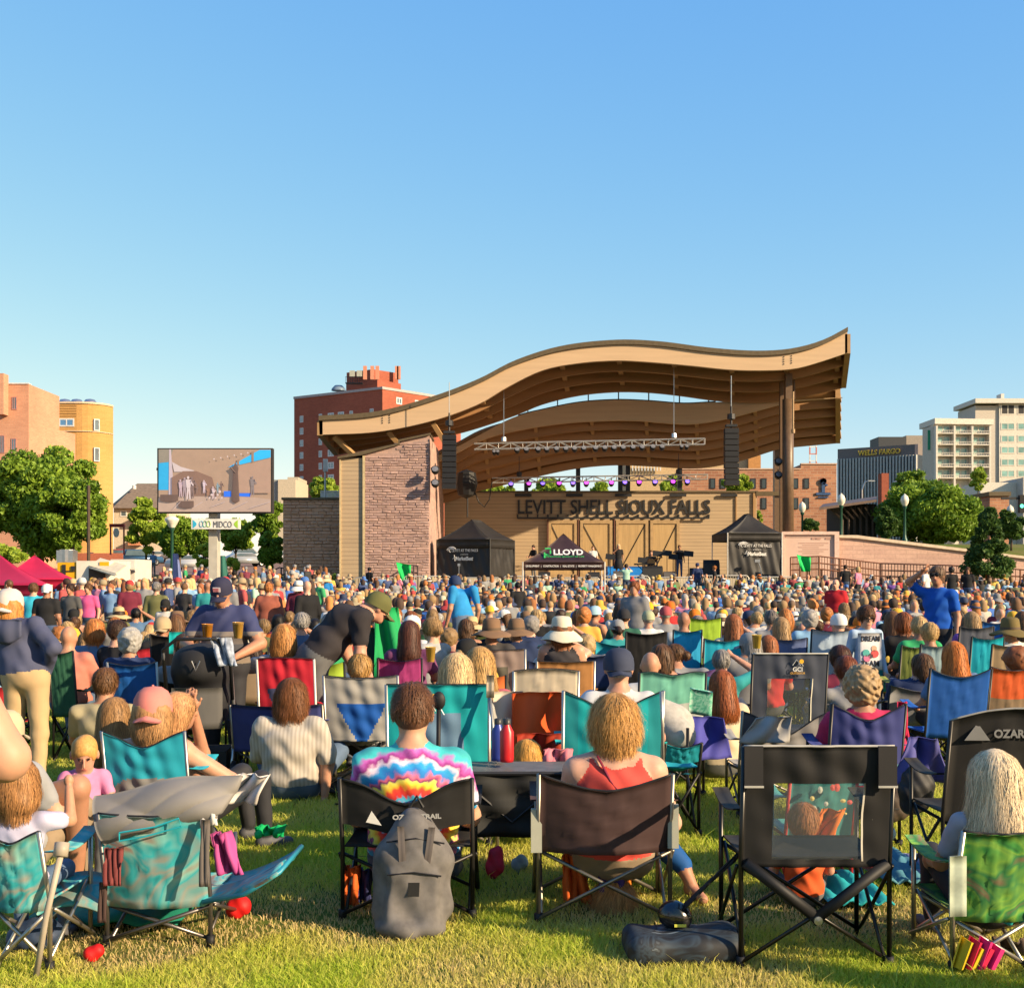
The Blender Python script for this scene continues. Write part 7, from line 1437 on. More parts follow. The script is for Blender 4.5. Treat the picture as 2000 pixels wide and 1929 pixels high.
def cup(px, py, d, label, c=(.75, .30, .03), h=.12):
    r = empty('cup', P(px, py, d), 0, label, 'cup'); mb = MB(); mb.lathe([(0, 0), (.032, 0), (.044, h), (.046, h), (.046, h+.003)], (0, 0, 0), 14); mb.build('beaker', mat(c, .2, 0, .05, name='beer', spec=.6), r, True); mb = MB(); mb.lathe([(.044, h-.01), (.0, h-.008)], (0, 0, 0), 14); mb.build('foam', M_WHITE, r, True); return r
cup(405, 1249, 9.55, 'plastic cup of amber beer in the hand by the stroller handle'); cup(465, 1246, 9.5, 'plastic cup of beer passed between the navy polo man and the blond woman', (.8, .45, .08)); cup(841, 1292, 10.2, 'cup of beer beside the small blond child', (.8, .5, .1)); cup(1478, 1266, 11, 'clear cup with yellow drink left of the mountain logo chair', (.85, .6, .1))
# man bending in black shirt and olive cap
pp(738, 1190, 10.2, 'bearded man in a black shirt and olive cap bending over to the right', (.035, .03, .032), pose='stand', yaw=-1.2, sc=1.02, J=dict(pel=(0, 0, .93), ch=(0, .24, 1.2), nk=(0, .4, 1.29), hd=(0, .53, 1.33), sh=(.2, .34, 1.25), el=(.24, .32, .97), wr=(.22, .42, .74)), hpitch=-.5, hi=True, hat='cap', hatc=(.13, .13, .045), hair='short', hcol=(.4, .3, .2), slim=1.2, vox=.014)
# woman in slate hoodie, khaki trousers
hood = pp(20, 1187, 9.1, 'woman in a slate hoodie and khaki trousers with ginger hair under a pale cap', (.09, .10, .17), pose='stand', yaw=-.1, J=dict(ch=(-.09, .05, 1.22), nk=(-.15, .1, 1.37), hd=(-.21, .15, 1.50), shL=(-.28, .03, 1.33), shR=(.06, .03, 1.35), elL=(-.38, .1, 1.1), wrL=(-.3, .2, .9), elR=(.26, -.08, 1.18), wrR=(.15, .05, 1.0)), sleeve=2, slim=1.08, hat='capback', hatc=(.66, .60, .54), hair='wavy', hcol=(.62, .26, .06), hf=1.1, sc=.93, vox=.014); hood.data = hood.data.copy(); hood.data.materials[2] = mat((.55, .38, .20), .8, 0, .08, 4, .5, 8, name='khaki', bdist=.03)
mb = MB(); mb.sheet(lambda u, v: (-.24+.26*u, -.10-.03*math.sin(math.pi*u)*math.sin(math.pi*v)-.006*math.sin(u*14), 1.27+.13*v-.05*math.sin(math.pi*u)*(1-v)), 12, 8, .015); mb.build('hood', cloth((.09, .10, .17)), hood, True, uv=False)
# bare elbow of a close person at the frame edge
arm_ = person(-1.42, 2.55, .0, 'sunlit bare elbow of a person cut off by the left edge, closest of all', (.5, .12, .2), hair='short', hcol=(.2, .1, .05), pose='stand', yaw=-.2, J=dict(elR=(.34, .04, 1.10), wrR=(.16, .2, 1.14)), sleeve=.35, sc=1.12, vox=.013)
# blue shirt man shading his eyes
bl = pp(1830, 1124, 15.2, 'man in a royal blue T-shirt shading his eyes with a raised hand', (.01, .10, .50), pose='stand', yaw=2.5, J=dict(elR=(.33, .10, 1.56), wrR=(.15, .15, 1.68), hd=(0, .03, 1.635)), hair='short', hcol=(.2, .12, .07), hi=True, vox=.016, sc=1.0)
glasses(bl, 0, 0, 0, hd=(0, .03, 1.635))
# boy with lettered jumper
near(PX(1692, 11.5), 11.5, .4); near(PX(1692, 10.7), 10.7, .4); near(PX(1830, 14), 14, .4); boy = pp(1692, 1217, 12.4, 'boy with glasses in a pale blue jumper lettered DREAM TEAM', (.42, .55, .72), pose='stand', yaw=math.pi+.1, sleeve=2, hi=True, hs=1.28, hpitch=-.3, hair='short', hcol=(.12, .05, .02), slim=.95, sc=.74, vox=.018, hf=1.04)
glasses(boy, 0, 0, -.3, hd=POSES['stand']['hd'], sun=False, hs=1.28)
mk = mat((.02, .02, .03), .7, name='ink'); text_obj('lettering', 'DREAM', .10, mk, (0, .165, 1.32), boy, (math.pi/2, 0, math.pi), ext=.006, width=.26, bold=.002); text_obj('lettering', 'TEAM', .11, mk, (0, .165, .98), boy, (math.pi/2, 0, math.pi), ext=.006, width=.25, bold=.002)
mb = MB(); mb.sheet(lambda u, v: (-.17+.34*u, .150+.015*math.sin(math.pi*u), .93+.5*v), 6, 6, .006); mb.build('front_panel', mat((.80, .78, .80), .8, name='jumper_white'), boy, True, uv=False)
for a, b_, c_, c in ((-.06, 1.15, .055, (.7, .1, .1)), (.06, 1.16, .05, (.1, .45, .4)), (.05, 1.09, .05, (.7, .2, .35)), (-.05, 1.22, .04, (.75, .45, .3)), (0, 1.12, .035, (.08, .08, .1))): mb = MB(); mb.lathe([(0, -.004), (c_, -.004), (c_, .004), (0, .004)], (a, .168, b_), 10, R=Matrix.Rotation(math.pi/2, 3, 'X')); mb.build('print', mat(c, .8, name='print'), boy)
# far standing people that stick out
for a in ((888, 1140, 19, 'man in a bright blue T-shirt with white back print and navy cap bending over', (.03, .28, .62), dict(hat='cap', hatc=(.03, .05, .12), hair='short', hcol='brown', yaw=.5, J=dict(ch=(.0, .12, 1.22), nk=(0, .2, 1.38), hd=(0, .3, 1.5)))), (1011, 1145, 32, 'person all in black bending beside the canopy pole', 'black', dict(hair='short', hcol='black', yaw=.3)), (525, 1150, 21, 'heavy man in a rust plaid shirt with his back turned', (.36, .11, .07), dict(hair='short', hcol='ginger', slim=1.35, sleeve=2)),
          (66, 1150, 21, 'man in a turquoise T-shirt with his back turned by the red canopies', (.05, .5, .68), dict(hair='short', hcol='brown', slim=1.2)), (92, 1158, 20, 'man in a black T-shirt and white cap beside the turquoise shirt', 'black', dict(hat='capback', hatc=(.8, .78, .75), hair='short', hcol='dark brown', slim=1.15)), (137, 1160, 23, 'man in a black and white flowered shirt with folded arms', (.10, .10, .10), dict(hair='short', hcol='dark brown', yaw=2.9, hi=True)), (172, 1163, 24, 'man in a hot pink polo facing the camera', (.78, .12, .32), dict(hair='short', hcol='brown', yaw=3.0, hi=True)), (722, 1117, 56, 'black clad guard standing by the stair rail', 'black', dict(hair='short', hcol='black', yaw=-.6)), (1362, 1104, 56.5, 'man in navy shirt and cap standing at the stage barrier', 'navy', dict(hat='cap', hatc=(.04, .05, .12), hair='short', hcol='brown')), (1395, 1109, 56, 'slim person in black standing in profile at the stage barrier', 'black', dict(hair='short', hcol='ginger', yaw=1.3, slim=.85)), (1223, 1106, 56.5, 'woman in a mint top photographing the singer', 'mint', dict(hair='bun', hcol='dark brown', J=dict(el=(.3, .15, 1.4), wr=(.1, .2, 1.6)))), (1632, 1141, 26, 'big man in a red shirt turned to the camera', (.55, .02, .03), dict(yaw=2.6, slim=1.3, hi=True)), (1651, 1108, 55, 'person in black standing before the ramp railing', 'black', dict(hair='short', hcol='dark brown')), (1675, 1112, 54, 'woman in a pink top by the ramp railing', 'pink', dict(hair='bob', hcol='blond', yaw=.8)), (1808, 1098, 52, 'man in a pale shirt on the ramp behind the blue T-shirt man', 'white', dict(hair='short', hcol='grey', yaw=.7)), (1858, 1106, 52, 'person in a black and white top on the ramp', 'black', dict(hair='curly', hcol='black')), (1890, 1104, 52, 'man with folded arms in black at the ramp railing', 'black', dict(hair='short', hcol='brown', yaw=2.8)),
          (613, 1128, 44, 'woman in a blue safety vest with back turned beside the straw hat', (.03, .22, .62), dict(hair='bun', hcol='dark brown')), (637, 1130, 43, 'person in a blue safety vest and straw hat', (.03, .25, .65), dict(hair='short', hcol='brown', hat='sunhat', hatc=(.75, .6, .35))), (622, 1116, 50, 'man in a salmon shirt left of the straw hat', 'coral', dict(hair='short', hcol='brown')), (570, 1120, 48, 'man in black with grey cap in front of the low brick building', 'black', dict(hair='short', hcol='grey', hat='cap', hatc=(.4, .4, .4), yaw=.6)), (458, 1120, 50, 'person in a black hooded top right of the concrete post', 'black', dict(hair='short', hcol='black', sleeve=2)), (299, 1095, 72, 'man standing in the street behind the white trailer', 'denim', dict(hair='short', hcol='brown', yaw=3))):
    pp(a[0], a[1], a[2], a[3], a[4], pose='stand', **a[5])
# performers on the stage
def perf(px, py, d, label, shirt, **kw):
    x, y, z = P(px, py, d); h = 1.635; sc = kw.pop('sc', .98); o = person(x, d, ZS+.002 if kw.get('pose') != 'sit' else ZS+.002, label, SHC.get(shirt, shirt) if isinstance(shirt, str) else shirt, sc=sc, yaw=kw.pop('yaw', math.pi), vox=.03, **kw); return o
sg_ = perf(1208, 1070, 62.6, 'blond singer in a black dress at the microphone', 'black', pose='stand', hair='longwide', hcol=(.7, .5, .28), J=dict(elR=(.3, .1, 1.3), wrR=(.06, .17, 1.5)), legs='short'); mb = MB(); mb.lathe([(.15, 1.0), (.2, .85), (.27, .5), (.25, .48)], (0, 0, 0), 14); mb.build('dress_skirt', mat((.015, .015, .018), .8, name='dress_black'), sg_, True)
gt = perf(1272, 1090, 64.6, 'seated guitarist in black playing an acoustic guitar', 'black', pose='sit', hair='short', hcol='brown', sc=1.2); mb = MB(); mb.lathe([(0, 0), (.17, .0), (.19, .05), (.17, .1), (0, .1)], (.05, .3, .66), 12, R=Matrix.Rotation(-math.pi/2, 3, 'X')); mb.tube([(.2, .33, .7), (-.45, .33, .9)], .025, 5); tag(mb.build('guitar', mat((.5, .2, .05), .3, name='guitar_wood')), 'acoustic guitar held by the seated guitarist', 'guitar'); g_ = bpy.data.objects['guitar']; g_.matrix_world = gt.matrix_basis
perf(1327, 1068, 64.4, 'fiddler in black with a dark skirt between the music stands', 'black', pose='stand', hair='bun', hcol='brown', J=dict(elR=(.35, .15, 1.35), wrR=(.1, .25, 1.45)))
perf(1042, 1078, 64, 'bearded guitarist in black left of the plum canopy', 'black', pose='stand', hair='short', hcol='dark brown', yaw=2.2, J=dict(el=(.3, .05, 1.15), wr=(.15, .3, 1.1))); perf(1158, 1078, 66, 'musician half hidden behind the plum canopy slope', 'white', pose='stand', hair='short', hcol='brown')
for px, l in ((1045, 'pair of legs behind the barrier under the plum canopy'),): pass
mb = MB(); x, y, z = P(897, 1105, 60.3); mb.tube([(x, 59.95, ZS), (x, 59.95, z)], .02, 5); mb.box((x, 59.9, z+.05), (.12, .2, .12)); tag(mb.build('microphone_stand', M_CHROME), 'thin microphone stand in front of the left black tent', 'microphone stand'); mb = MB(); x, y, z = P(1476, 1097, 60.3); mb.tube([(x+.25, 59.7, .7), (x+.12, 59.7, z-.3), (x, 59.7, z)], .03, 5); mb.box((x-.05, 59.7, z+.04), (.25, .18, .14)); tag(mb.build('camera_pole', M_CHROME), 'slim silver pole with a small head in front of the right black tent', 'pole')
# ================================================================ the nearest row
# ---- tie-dye man, his chair and backpack
td = pp(806, 1393, 5.98, 'broad man in a rainbow tie-dye T-shirt with short brown hair', (.5, .5, .5), hair='short', hcol=(.17, .075, .035), slim=1.18, sc=1.08, hs=1.06, nst=3000, wst=.0011, hlen=.028, flare=.01, vox=.0085, hvox=.011, q=.001, hf=1.03, J=dict(sh=(.185, -.08, .865), el=(.255, .02, .62), wr=(.24, .28, .55)))
m, nt, b = new_mat('tie_dye'); tc = N(nt, 'ShaderNodeTexCoord'); mp = N(nt, 'ShaderNodeMapping'); mp.inputs['Location'].default_value = (0, 0, -.42); nt.links.new(tc.outputs['Object'], mp.inputs[0])
sp = N(nt, 'ShaderNodeSeparateXYZ'); nt.links.new(mp.outputs[0], sp.inputs[0])
sx2 = N(nt, 'ShaderNodeMath', operation='MULTIPLY'); sx2.inputs[1].default_value = .85; nt.links.new(sp.outputs[0], sx2.inputs[0]); cb = N(nt, 'ShaderNodeCombineXYZ'); nt.links.new(sx2.outputs[0], cb.inputs[0]); nt.links.new(sp.outputs[2], cb.inputs[1]); ln = N(nt, 'ShaderNodeVectorMath', operation='LENGTH'); nt.links.new(cb.outputs[0], ln.inputs[0])
at2 = N(nt, 'ShaderNodeMath', operation='ARCTAN2'); nt.links.new(sx2.outputs[0], at2.inputs[0]); nt.links.new(sp.outputs[2], at2.inputs[1]); ml = N(nt, 'ShaderNodeMath', operation='MULTIPLY'); ml.inputs[1].default_value = 34; nt.links.new(at2.outputs[0], ml.inputs[0]); sn = N(nt, 'ShaderNodeMath', operation='SINE'); nt.links.new(ml.outputs[0], sn.inputs[0])
no = N(nt, 'ShaderNodeTexNoise', i_Scale=17.0, i_Detail=4.0); nt.links.new(mp.outputs[0], no.inputs['Vector']); a1 = N(nt, 'ShaderNodeMath', operation='MULTIPLY_ADD'); a1.inputs[1].default_value = .005; nt.links.new(sn.outputs[0], a1.inputs[0]); nt.links.new(ln.outputs['Value'], a1.inputs[2]); a2 = N(nt, 'ShaderNodeMath', operation='MULTIPLY_ADD'); a2.inputs[1].default_value = .085; nt.links.new(no.outputs[0], a2.inputs[0]); nt.links.new(a1.outputs[0], a2.inputs[2]); a3 = N(nt, 'ShaderNodeMath', operation='MULTIPLY'); a3.inputs[1].default_value = 2.6; nt.links.new(a2.outputs[0], a3.inputs[0]); cr = N(nt, 'ShaderNodeValToRGB'); nt.links.new(a3.outputs[0], cr.inputs[0]); e = cr.color_ramp.elements
tdc = [(0, (.05, .4, .2)), (.12, (.03, .3, .3)), (.16, (.5, .03, .03)), (.2, (.6, .05, .03)), (.24, (.05, .45, .5)), (.28, (.45, .6, .62)), (.31, (.55, .2, .35)), (.34, (.1, .35, .55)), (.38, (.03, .35, .5)), (.41, (.55, .02, .02)), (.47, (.75, .06, .02)), (.53, (.85, .5, .03)), (.58, (.85, .7, .1)), (.61, (.15, .02, .12)), (.64, (.65, .12, .18)), (.68, (.02, .18, .5)), (.74, (.02, .3, .6)), (.79, (.7, .55, .62)), (.83, (.25, .02, .18)), (.88, (.45, .1, .4)), (.93, (.04, .45, .45)), (1, (.04, .4, .42))]
e[0].position = 0; e[0].color = col(tdc[0][1]); e[1].position = 1; e[1].color = col(tdc[-1][1])
for p, c in tdc[1:-1]: q = e.new(p); q.color = (*c, 1)
nt.links.new(cr.outputs[0], b.inputs['Base Color']); b.inputs['Roughness'].default_value = .85; bp = N(nt, 'ShaderNodeBump'); bp.inputs[0].default_value = .4; bp.inputs[1].default_value = .02; nt.links.new(no.outputs[0], bp.inputs[2]); nt.links.new(bp.outputs[0], b.inputs['Normal'])
td.data = td.data.copy(); td.data.materials[1] = m
near(td.location.x, td.location.y)
c1 = pc(796, 1512, 5.77, 'black low camp chair of the tie-dye man with a mountain logo', 254, BLKC, sag=.0, dip=.12, lean=.1, seat=.33, style='low', belly=.10, post=M_POSTB)
text_obj('lettering', 'OZARK TRAIL', .03, mat((.45, .44, .42), .6, name='dull_print'), (.06, -.215, .515), c1, ext=.001, width=.22, bold=.001, rot=(math.pi/2, -.03, 0)); mb = MB(); mb.prism([(-.17, .50), (-.1, .485), (-.145, .55)], -.213, -.209); mb.build('logo', mw_, c1)
for s in (-1, 1): mb = MB(); mb.box((s*.3, -.012, .72), (.012, .02, .012)); 
s = SDF(); s.box((0, 0, .2), (.185, .08, .19), .09, 0, .04); s.cap((0, 0, .3), (0, .01, .46), .12, .085, 0, .06, 1); s.ell((0, 0, .36), (.15, .09, .14), 0, .05); s.box((0, -.08, .17), (.125, .035, .12), .035, 0, .02); s.ell((0, -.06, .02), (.16, .10, .06), 0, .04)
V, F, L = s.mesh(.009, lambda g: .006*np.sin(g[..., 2]*24+3*np.sin(g[..., 0]*12))+.004*np.abs(np.sin(g[..., 0]*23+g[..., 2]*17))+.003*np.sin(g[..., 0]*41+g[..., 2]*33)); x, _, z = P(803, 1800, 5.60); bpk = empty('backpack', (x, 5.56, .015), .12, 'grey backpack hanging on the back of the tie-dye man\'s chair', 'backpack')
bpk.rotation_euler = (-.06, .05, .12); m_bp = mat((.15, .14, .135), .9, 0, .3, 14, .6, 30, name='grey_canvas'); mesh_obj('bag_body', V, F, m_bp, bpk, True, uv=False)
for s_ in (-1, 1):
    mb = MB(); mb.sheet(lambda u, v, s_=s_: (s_*(.05+.02*v)+(u-.5)*.03, -.098+.02*abs(v-.5)-.0-.012*math.sin(math.pi*v), .27+.2*v), 2, 6, .006); mb.build('strap', mat((.08, .07, .07), .8, name='dark_strap'), bpk, True, uv=False)
mb = MB(); mb.tube([(-.12, -.115, .26), (0, -.125, .275), (.12, -.115, .26)], .004, 4); mb.tube([(-.13, -.085, .4), (0, -.095, .42), (.13, -.085, .4)], .004, 4); mb.box((.0, -.118, .2), (.05, .008, .06)); mb.build('zip', M_BLACK, bpk, uv=False); mb = MB(); mb.tube([(-.03, -.02, .55), (0, -.02, .6), (.03, -.02, .55)], .008, 5); mb.build('handle', M_BLACK, bpk, uv=False)
def drape(name, label, cat, x0, x1, y, z0, z1, c, fold=.03, n=9, topw=1.0, lean=0, bot=None, amp=0):
    mb = MB(); mb.sheet(lambda u, v: (x0+(x1-x0)*(.5+(u-.5)*(topw+(1-topw)*(1-v)))+lean*(1-v), y-fold*math.sin(u*n+v*2)-.5*fold*math.sin(u*n*2.3-v*4), z0+(z1-z0)*v+amp*math.sin(u*5)*(1-v)), 22, 12, .008); return tag(mb.build(name, cloth(c) if not isinstance(c, bpy.types.Material) else c, smooth=True, uv=False), label, cat)
def pdrape(name, label, cat, px0, px1, pt, pb, d, c, **kw): return drape(name, label, cat, PX(px0, d), PX(px1, d), d, max(.01, PZ(pb, d)), PZ(pt, d), c, **kw)
pdrape('cloth', 'orange and navy cloth showing beneath the tie-dye man\'s seat', 'cloth', 672, 700, 1690, 1772, 6.0, (.75, .13, .02)); pdrape('cloth', 'dark navy cloth beside the orange one under the tie-dye man', 'cloth', 694, 725, 1695, 1768, 6.05, (.03, .035, .12))
# ---- strawberry blond woman and her chair
tw = pp(1200, 1412, 5.95, 'woman in a coral red tank top with strawberry blond hair tied low', (.72, .09, .07), hair='bob', hcol=(.66, .34, .10), tank=True, slim=1.12, sc=1.0, nst=5200, wst=.0011, hlen=.19, flare=.06, hf=1.12, vox=.0085, hvox=.011, q=.001, J=dict(elR=(.285, .02, .6), wrR=(.22, .28, .52), sh=(.18, -.08, .87)))
o = bpy.data.objects.new('hair', make_hair('tail', .011, 1800, .2, 1.1, .06, .0012)); o.color = (.60, .30, .10, 1); link(o, tw); o.matrix_local = [c for c in tw.children][0].matrix_local.copy(); o.rotation_euler.y += .1
z_ = .87-tw.get('d', 0)
dr_ = POSES['sit']['hd'][2]-PZ(1412, 5.95)/1.02
mb = MB(); mb.tube([(-.09, -.155, .97-dr_), (-.03, -.20, .86-dr_), (.05, -.215, .76-dr_), (.07, -.21, .7-dr_)], .009, 6, r2=.5); mb.build('bag_strap', mat((.25, .02, .05), .7, name='wine_strap'), tw, True, uv=False)
c2_ = pc(1180, 1506, 5.7, 'dark brown low camp chair of the woman in the coral tank top', 258, (.065, .035, .033), sag=.055, dip=.02, seat=.36, belly=.10, lean=.1, post=M_POST)
mb = MB(); mb.box((-.315, -.03, .44), (.05, .03, .2)); mb.box((.315, -.03, .46), (.05, .03, .2)); mb.build('side_bracket', mat((.42, .42, .34), .5, name='olive_bracket'), c2_)
s = SDF(); A = Vector(P(1275, 1668, 6.1)); K = Vector(P(1302, 1735, 6.35)); s.cap(A, (A+K)/2, .085, .07, 0); s.cap((A+K)/2, K, .07, .055, 0); V, F, L = s.mesh(.012, 'cloth'); 
leg = empty('person', (A.x, A.y, 0), 0, 'child half hidden behind the brown chair, one leg in blue jeans stretched out', 'person'); OFc = np.array((A.x, A.y, 0))
s = SDF(); ctr = np.array((A.x-.12, A.y+.3, .3)); s.ell(ctr+(0, 0, .03), (.11, .1, .17), 1, .04); s.cap(ctr+(0, 0, .16), ctr+(0, 0, .22), .04, .035, 0); s.ell(ctr+(0, .0, .30), (.07, .08, .09), 0, .02); s.cap(ctr-(0, 0, .1), (A.x+.02, A.y+.1, .3), .085, .075, 2, .04); s.cap((A.x+.02, A.y+.1, .3), (PX(1330, 6.2), 6.15, .17), .075, .05, 2, .03); s.cap((PX(1328, 6.2), 6.15, .175), (PX(1345, 6.2), 6.1, .08), .04, .03, 0, .01); s.cap((PX(1343, 6.2), 6.12, .06), (PX(1362, 6.2), 6.0, .035), .035, .025, 0, .01); s.cap(ctr+(-.1, 0, .12), ctr+(-.2, -.1, -.1), .04, .03, 0, .02); s.cap(ctr+(.1, 0, .12), ctr+(.22, -.05, -.05), .04, .03, 0, .02)
bpy.data.objects.remove(leg); V, F, L = s.mesh(.011); V = V-OFc; leg = mesh_obj('person', V, F, [M_SKIN, cloth((.6, .15, .25)), cloth((.01, .09, .30))], None, True, L, uv=False); leg.location = OFc.tolist(); tag(leg, 'child half hidden behind the brown chair, one leg in blue jeans stretched out', 'person')
o = bpy.data.objects.new('hair', make_hair('bob', .014, 600, .15, .85, .02, .0016)); o.color = (.3, .17, .07, 1); link(o, leg); o.location = (ctr+(0, 0, .30)-OFc).tolist()
pdrape('cloth', 'orange cloth hanging under the brown chair', 'cloth', 1088, 1142, 1668, 1772, 6.05, (.78, .14, .02), topw=.7, lean=.04); pdrape('pennant', 'pointed purple navy cloth hanging under the brown chair', 'pennant', 1176, 1216, 1700, 1808, 5.95, (.06, .035, .18), topw=1.5); pdrape('cloth', 'small orange cloth piece right of the pointed purple cloth', 'cloth', 1212, 1232, 1715, 1765, 6.2, (.85, .25, .02)); pdrape('bag', 'green lidded bag under the brown chair seat', 'bag', 1165, 1200, 1672, 1705, 6.1, (.02, .22, .12)); pdrape('bag', 'pale pink and white bag hanging under the brown chair seat', 'bag', 1172, 1232, 1640, 1690, 6.25, (.62, .45, .45))
# ---- black folding cart between them
r = empty('folding_table', (PX(1000, 6.6), 6.6, 0), 0, 'black low folding table with a fabric storage skirt between the two seated adults', 'table'); x0, x1 = -.26, .28
mb = MB(); mb.box((0, .15, .565), (.62, .36, .012)); mb.build('table_top', mat((.16, .15, .14), .5, 0, .2, 20, name='slatted_top'), r)
mb = MB(); mb.sheet(lambda u, v: (-.27+.56*u, -.02-.015*math.sin(u*13+v*6)-.01*math.sin(v*17), .22+.33*v), 24, 10, .006); mb.build('storage_skirt', cloth((.03, .03, .028)), r, True, uv=False)
for a in (-.3, .3):
    for b_ in (-.02, .33): mb = MB(); mb.tube([(a, b_, 0), (a, b_, .56)], .012, 6); mb.build('leg', M_DARK, r)
mb = MB(); mb.tube([(-.3, -.03, .55), (0, -.035, .3), (.3, -.03, .55)], .008, 5); mb.tube([(-.28, -.03, .56), (.28, -.03, .56)], .012, 5); mb.build('brace', M_DARK, r)
def bottle(px, py, d, label, c, cap=(.05, .05, .05), h=.24, z=None):
    x = PX(px, d); zb = PZ(py, d); r = empty('bottle', (x, d, zb), 0, label, 'bottle'); mb = MB(); mb.lathe([(0, 0), (.036, 0), (.038, .02), (.038, h*.68), (.02, h*.82), (.018, h*.86)], (0, 0, 0), 16); mb.build('body', mat(c, .35, .1, name='bottle_paint', spec=.5), r, True); mb = MB(); mb.lathe([(.021, h*.85), (.022, h*.97), (0, h)], (0, 0, 0), 12); mb.build('cap', mat(cap, .4, name='cap_plastic'), r, True); return r
bottle(990, 1487, 6.7, 'red metal drinking bottle on the black folding table', (.6, .015, .02)); bottle(973, 1485, 6.85, 'navy blue drinking bottle left of the red one', (.03, .05, .3)); bottle(613, 1505, 9.9, 'teal drinking bottle beside the woman in the beige sweater', (.02, .45, .45), h=.28)
mb = MB(); x, y, z = P(955, 1330, 7.0); mb.lathe([(0, -.012), (.035, -.012), (.038, 0), (.035, .012), (0, .012)], P(857, 1368, 6.9), 14, R=Matrix.Rotation(math.pi/2, 3, 'X'), sy=1.4); mb.tube([P(857, 1385, 6.9), P(856, 1470, 6.9), (PX(856, 6.9), 6.95, 0)], .014, 6); tag(mb.build('umbrella_handle', M_BLACK, smooth=True), 'black hooked handle standing beside the tie-dye man\'s ear', 'umbrella handle')
mb = MB(); mb.tube([P(955, 1345, 7.15), P(968, 1475, 7.1), (PX(972, 7.1), 7.1, 0)], .012, 6); mb.sheet(lambda u, v: (PX(950, 7.12)+.045*u, 7.12, PZ(1362, 7.12)+.13*v), 2, 3, .01); tag(mb.build('chair_pole', M_POSTS, smooth=True), 'pale bent pole right of the turquoise chair with the blue window', 'pole')
child = pp(1030, 1456, 7.3, 'small child with golden blond hair in front of the orange-red blanket', (.6, .3, .1), hair='bob', hcol=(.70, .36, .08), pose='floor', sc=.62, hs=1.4, nst=1600, hf=1.0); pdrape('blanket', 'orange-red blanket draped over a cream chair', 'blanket', 1000, 1118, 1352, 1500, 7.9, (.80, .11, .02), fold=.05, n=5); pdrape('blanket', 'cream blanket with a small printed patch left of the orange-red one', 'blanket', 962, 1022, 1350, 1440, 7.95, (.66, .54, .42), fold=.03, n=4); pdrape('blanket', 'blanket fold with shade painted dark red below the orange-red one', 'blanket', 1008, 1112, 1432, 1500, 7.6, (.35, .03, .01), fold=.03)  # dark red sheet puts the shade of the lower blanket into colour
pdrape('bag', 'pink rounded bag left of the turquoise chair leg', 'bag', 1062, 1118, 1462, 1488, 7.0, (.62, .2, .25), fold=.02); near(PX(1050, 7.9), 7.9)
# ---- black empty chair, right
bk = pc(1592, 1452, 5.05, 'empty tall black camp chair with a see-through window, nearest on the right', 288, BLKC, style='window', lean=.07, seat=.44, post=metal((.05, .048, .045), .3), trim=mat((.45, .43, .38), .6, name='grey_binding'), sag=0, belly=.02, kind='camp_chair')
for s_ in (-1, 1): mb = MB(); mb.box((s_*.27, -.09, .845), (.075, .012, .16)); mb.build('corner_sleeve', mat((.022, .02, .02), .7, name='sleeve'), bk); mb = MB(); mb.box((s_*.27, -.098, .762), (.078, .006, .008)); mb.build('sleeve_hem', mat((.5, .48, .42), .6, name='hem'), bk); mb = MB(); mb.tube([(s_*.255, -.02, .74), (s_*.225, -.03, .62), (s_*.2, -.0, .5), (s_*.26, .02, .455)], .009, 6); mb.build('side_piping', mat((.42, .40, .34), .5, name='piping'), bk, True)
for (a, b_) in (((-.29, -.02, .44), (.02, -.02, .2)), ((.29, -.03, .44), (-.02, -.03, .2))): mb = MB(); mb.tube([a, b_], .024, 8); mb.build('padded_bar', M_BLACK, bk, True)
mb = MB(); mb.lathe([(0, 0), (.018, 0), (.018, .012), (0, .014)], (0, -.045, .21), 12, R=Matrix.Rotation(math.pi/2, 3, 'X')); mb.build('bolt', M_CHROME, bk)
kidc = pc(1598, 1512, 6.35, 'child folding chair with fish print and red edges seen through the black window', 128, (.08, .34, .32), c2=(.10, .36, .34), trim=mat((.7, .03, .03), .6, name='red_binding'), seat=.26, sag=.0, post=mat((.5, .03, .03), .5, name='red_tube'))
mb = MB(); rr = random.Random(3)
for k in range(12): c = (rr.uniform(-.13, .13), -.155, rr.uniform(.4, .57)); mb.lathe([(0, -.002), (rr.uniform(.008, .02), -.002), (0, .002)], c, 7, R=Matrix.Rotation(math.pi/2, 3, 'X'), sy=rr.uniform(.5, 1.5), m=k % 3)
mb.build('fish_print', [mat((.75, .6, .2), .7, name='p1'), mat((.7, .12, .1), .7, name='p2'), mat((.6, .62, .5), .7, name='p3')], kidc)
pp(1568, 1608, 6.0, 'child with coppery hair seen low through the black window', (.75, .12, .03), hair='short', hcol=(.45, .18, .06), pose='floor', sc=.55, hs=1.45, q=.01); pdrape('toy', 'orange and yellow feathered fabric toy beside the coppery hair', 'toy', 1600, 1655, 1580, 1640, 6.1, (.8, .2, .02), lean=-.08); pdrape('cloth', 'orange cloth strip hanging below the fish print chair', 'cloth', 1568, 1602, 1640, 1722, 6.15, (.7, .13, .03)); pdrape('cloth', 'yellow round tag beside the orange strip', 'cloth', 1600, 1626, 1645, 1692, 6.1, (.8, .55, .03))
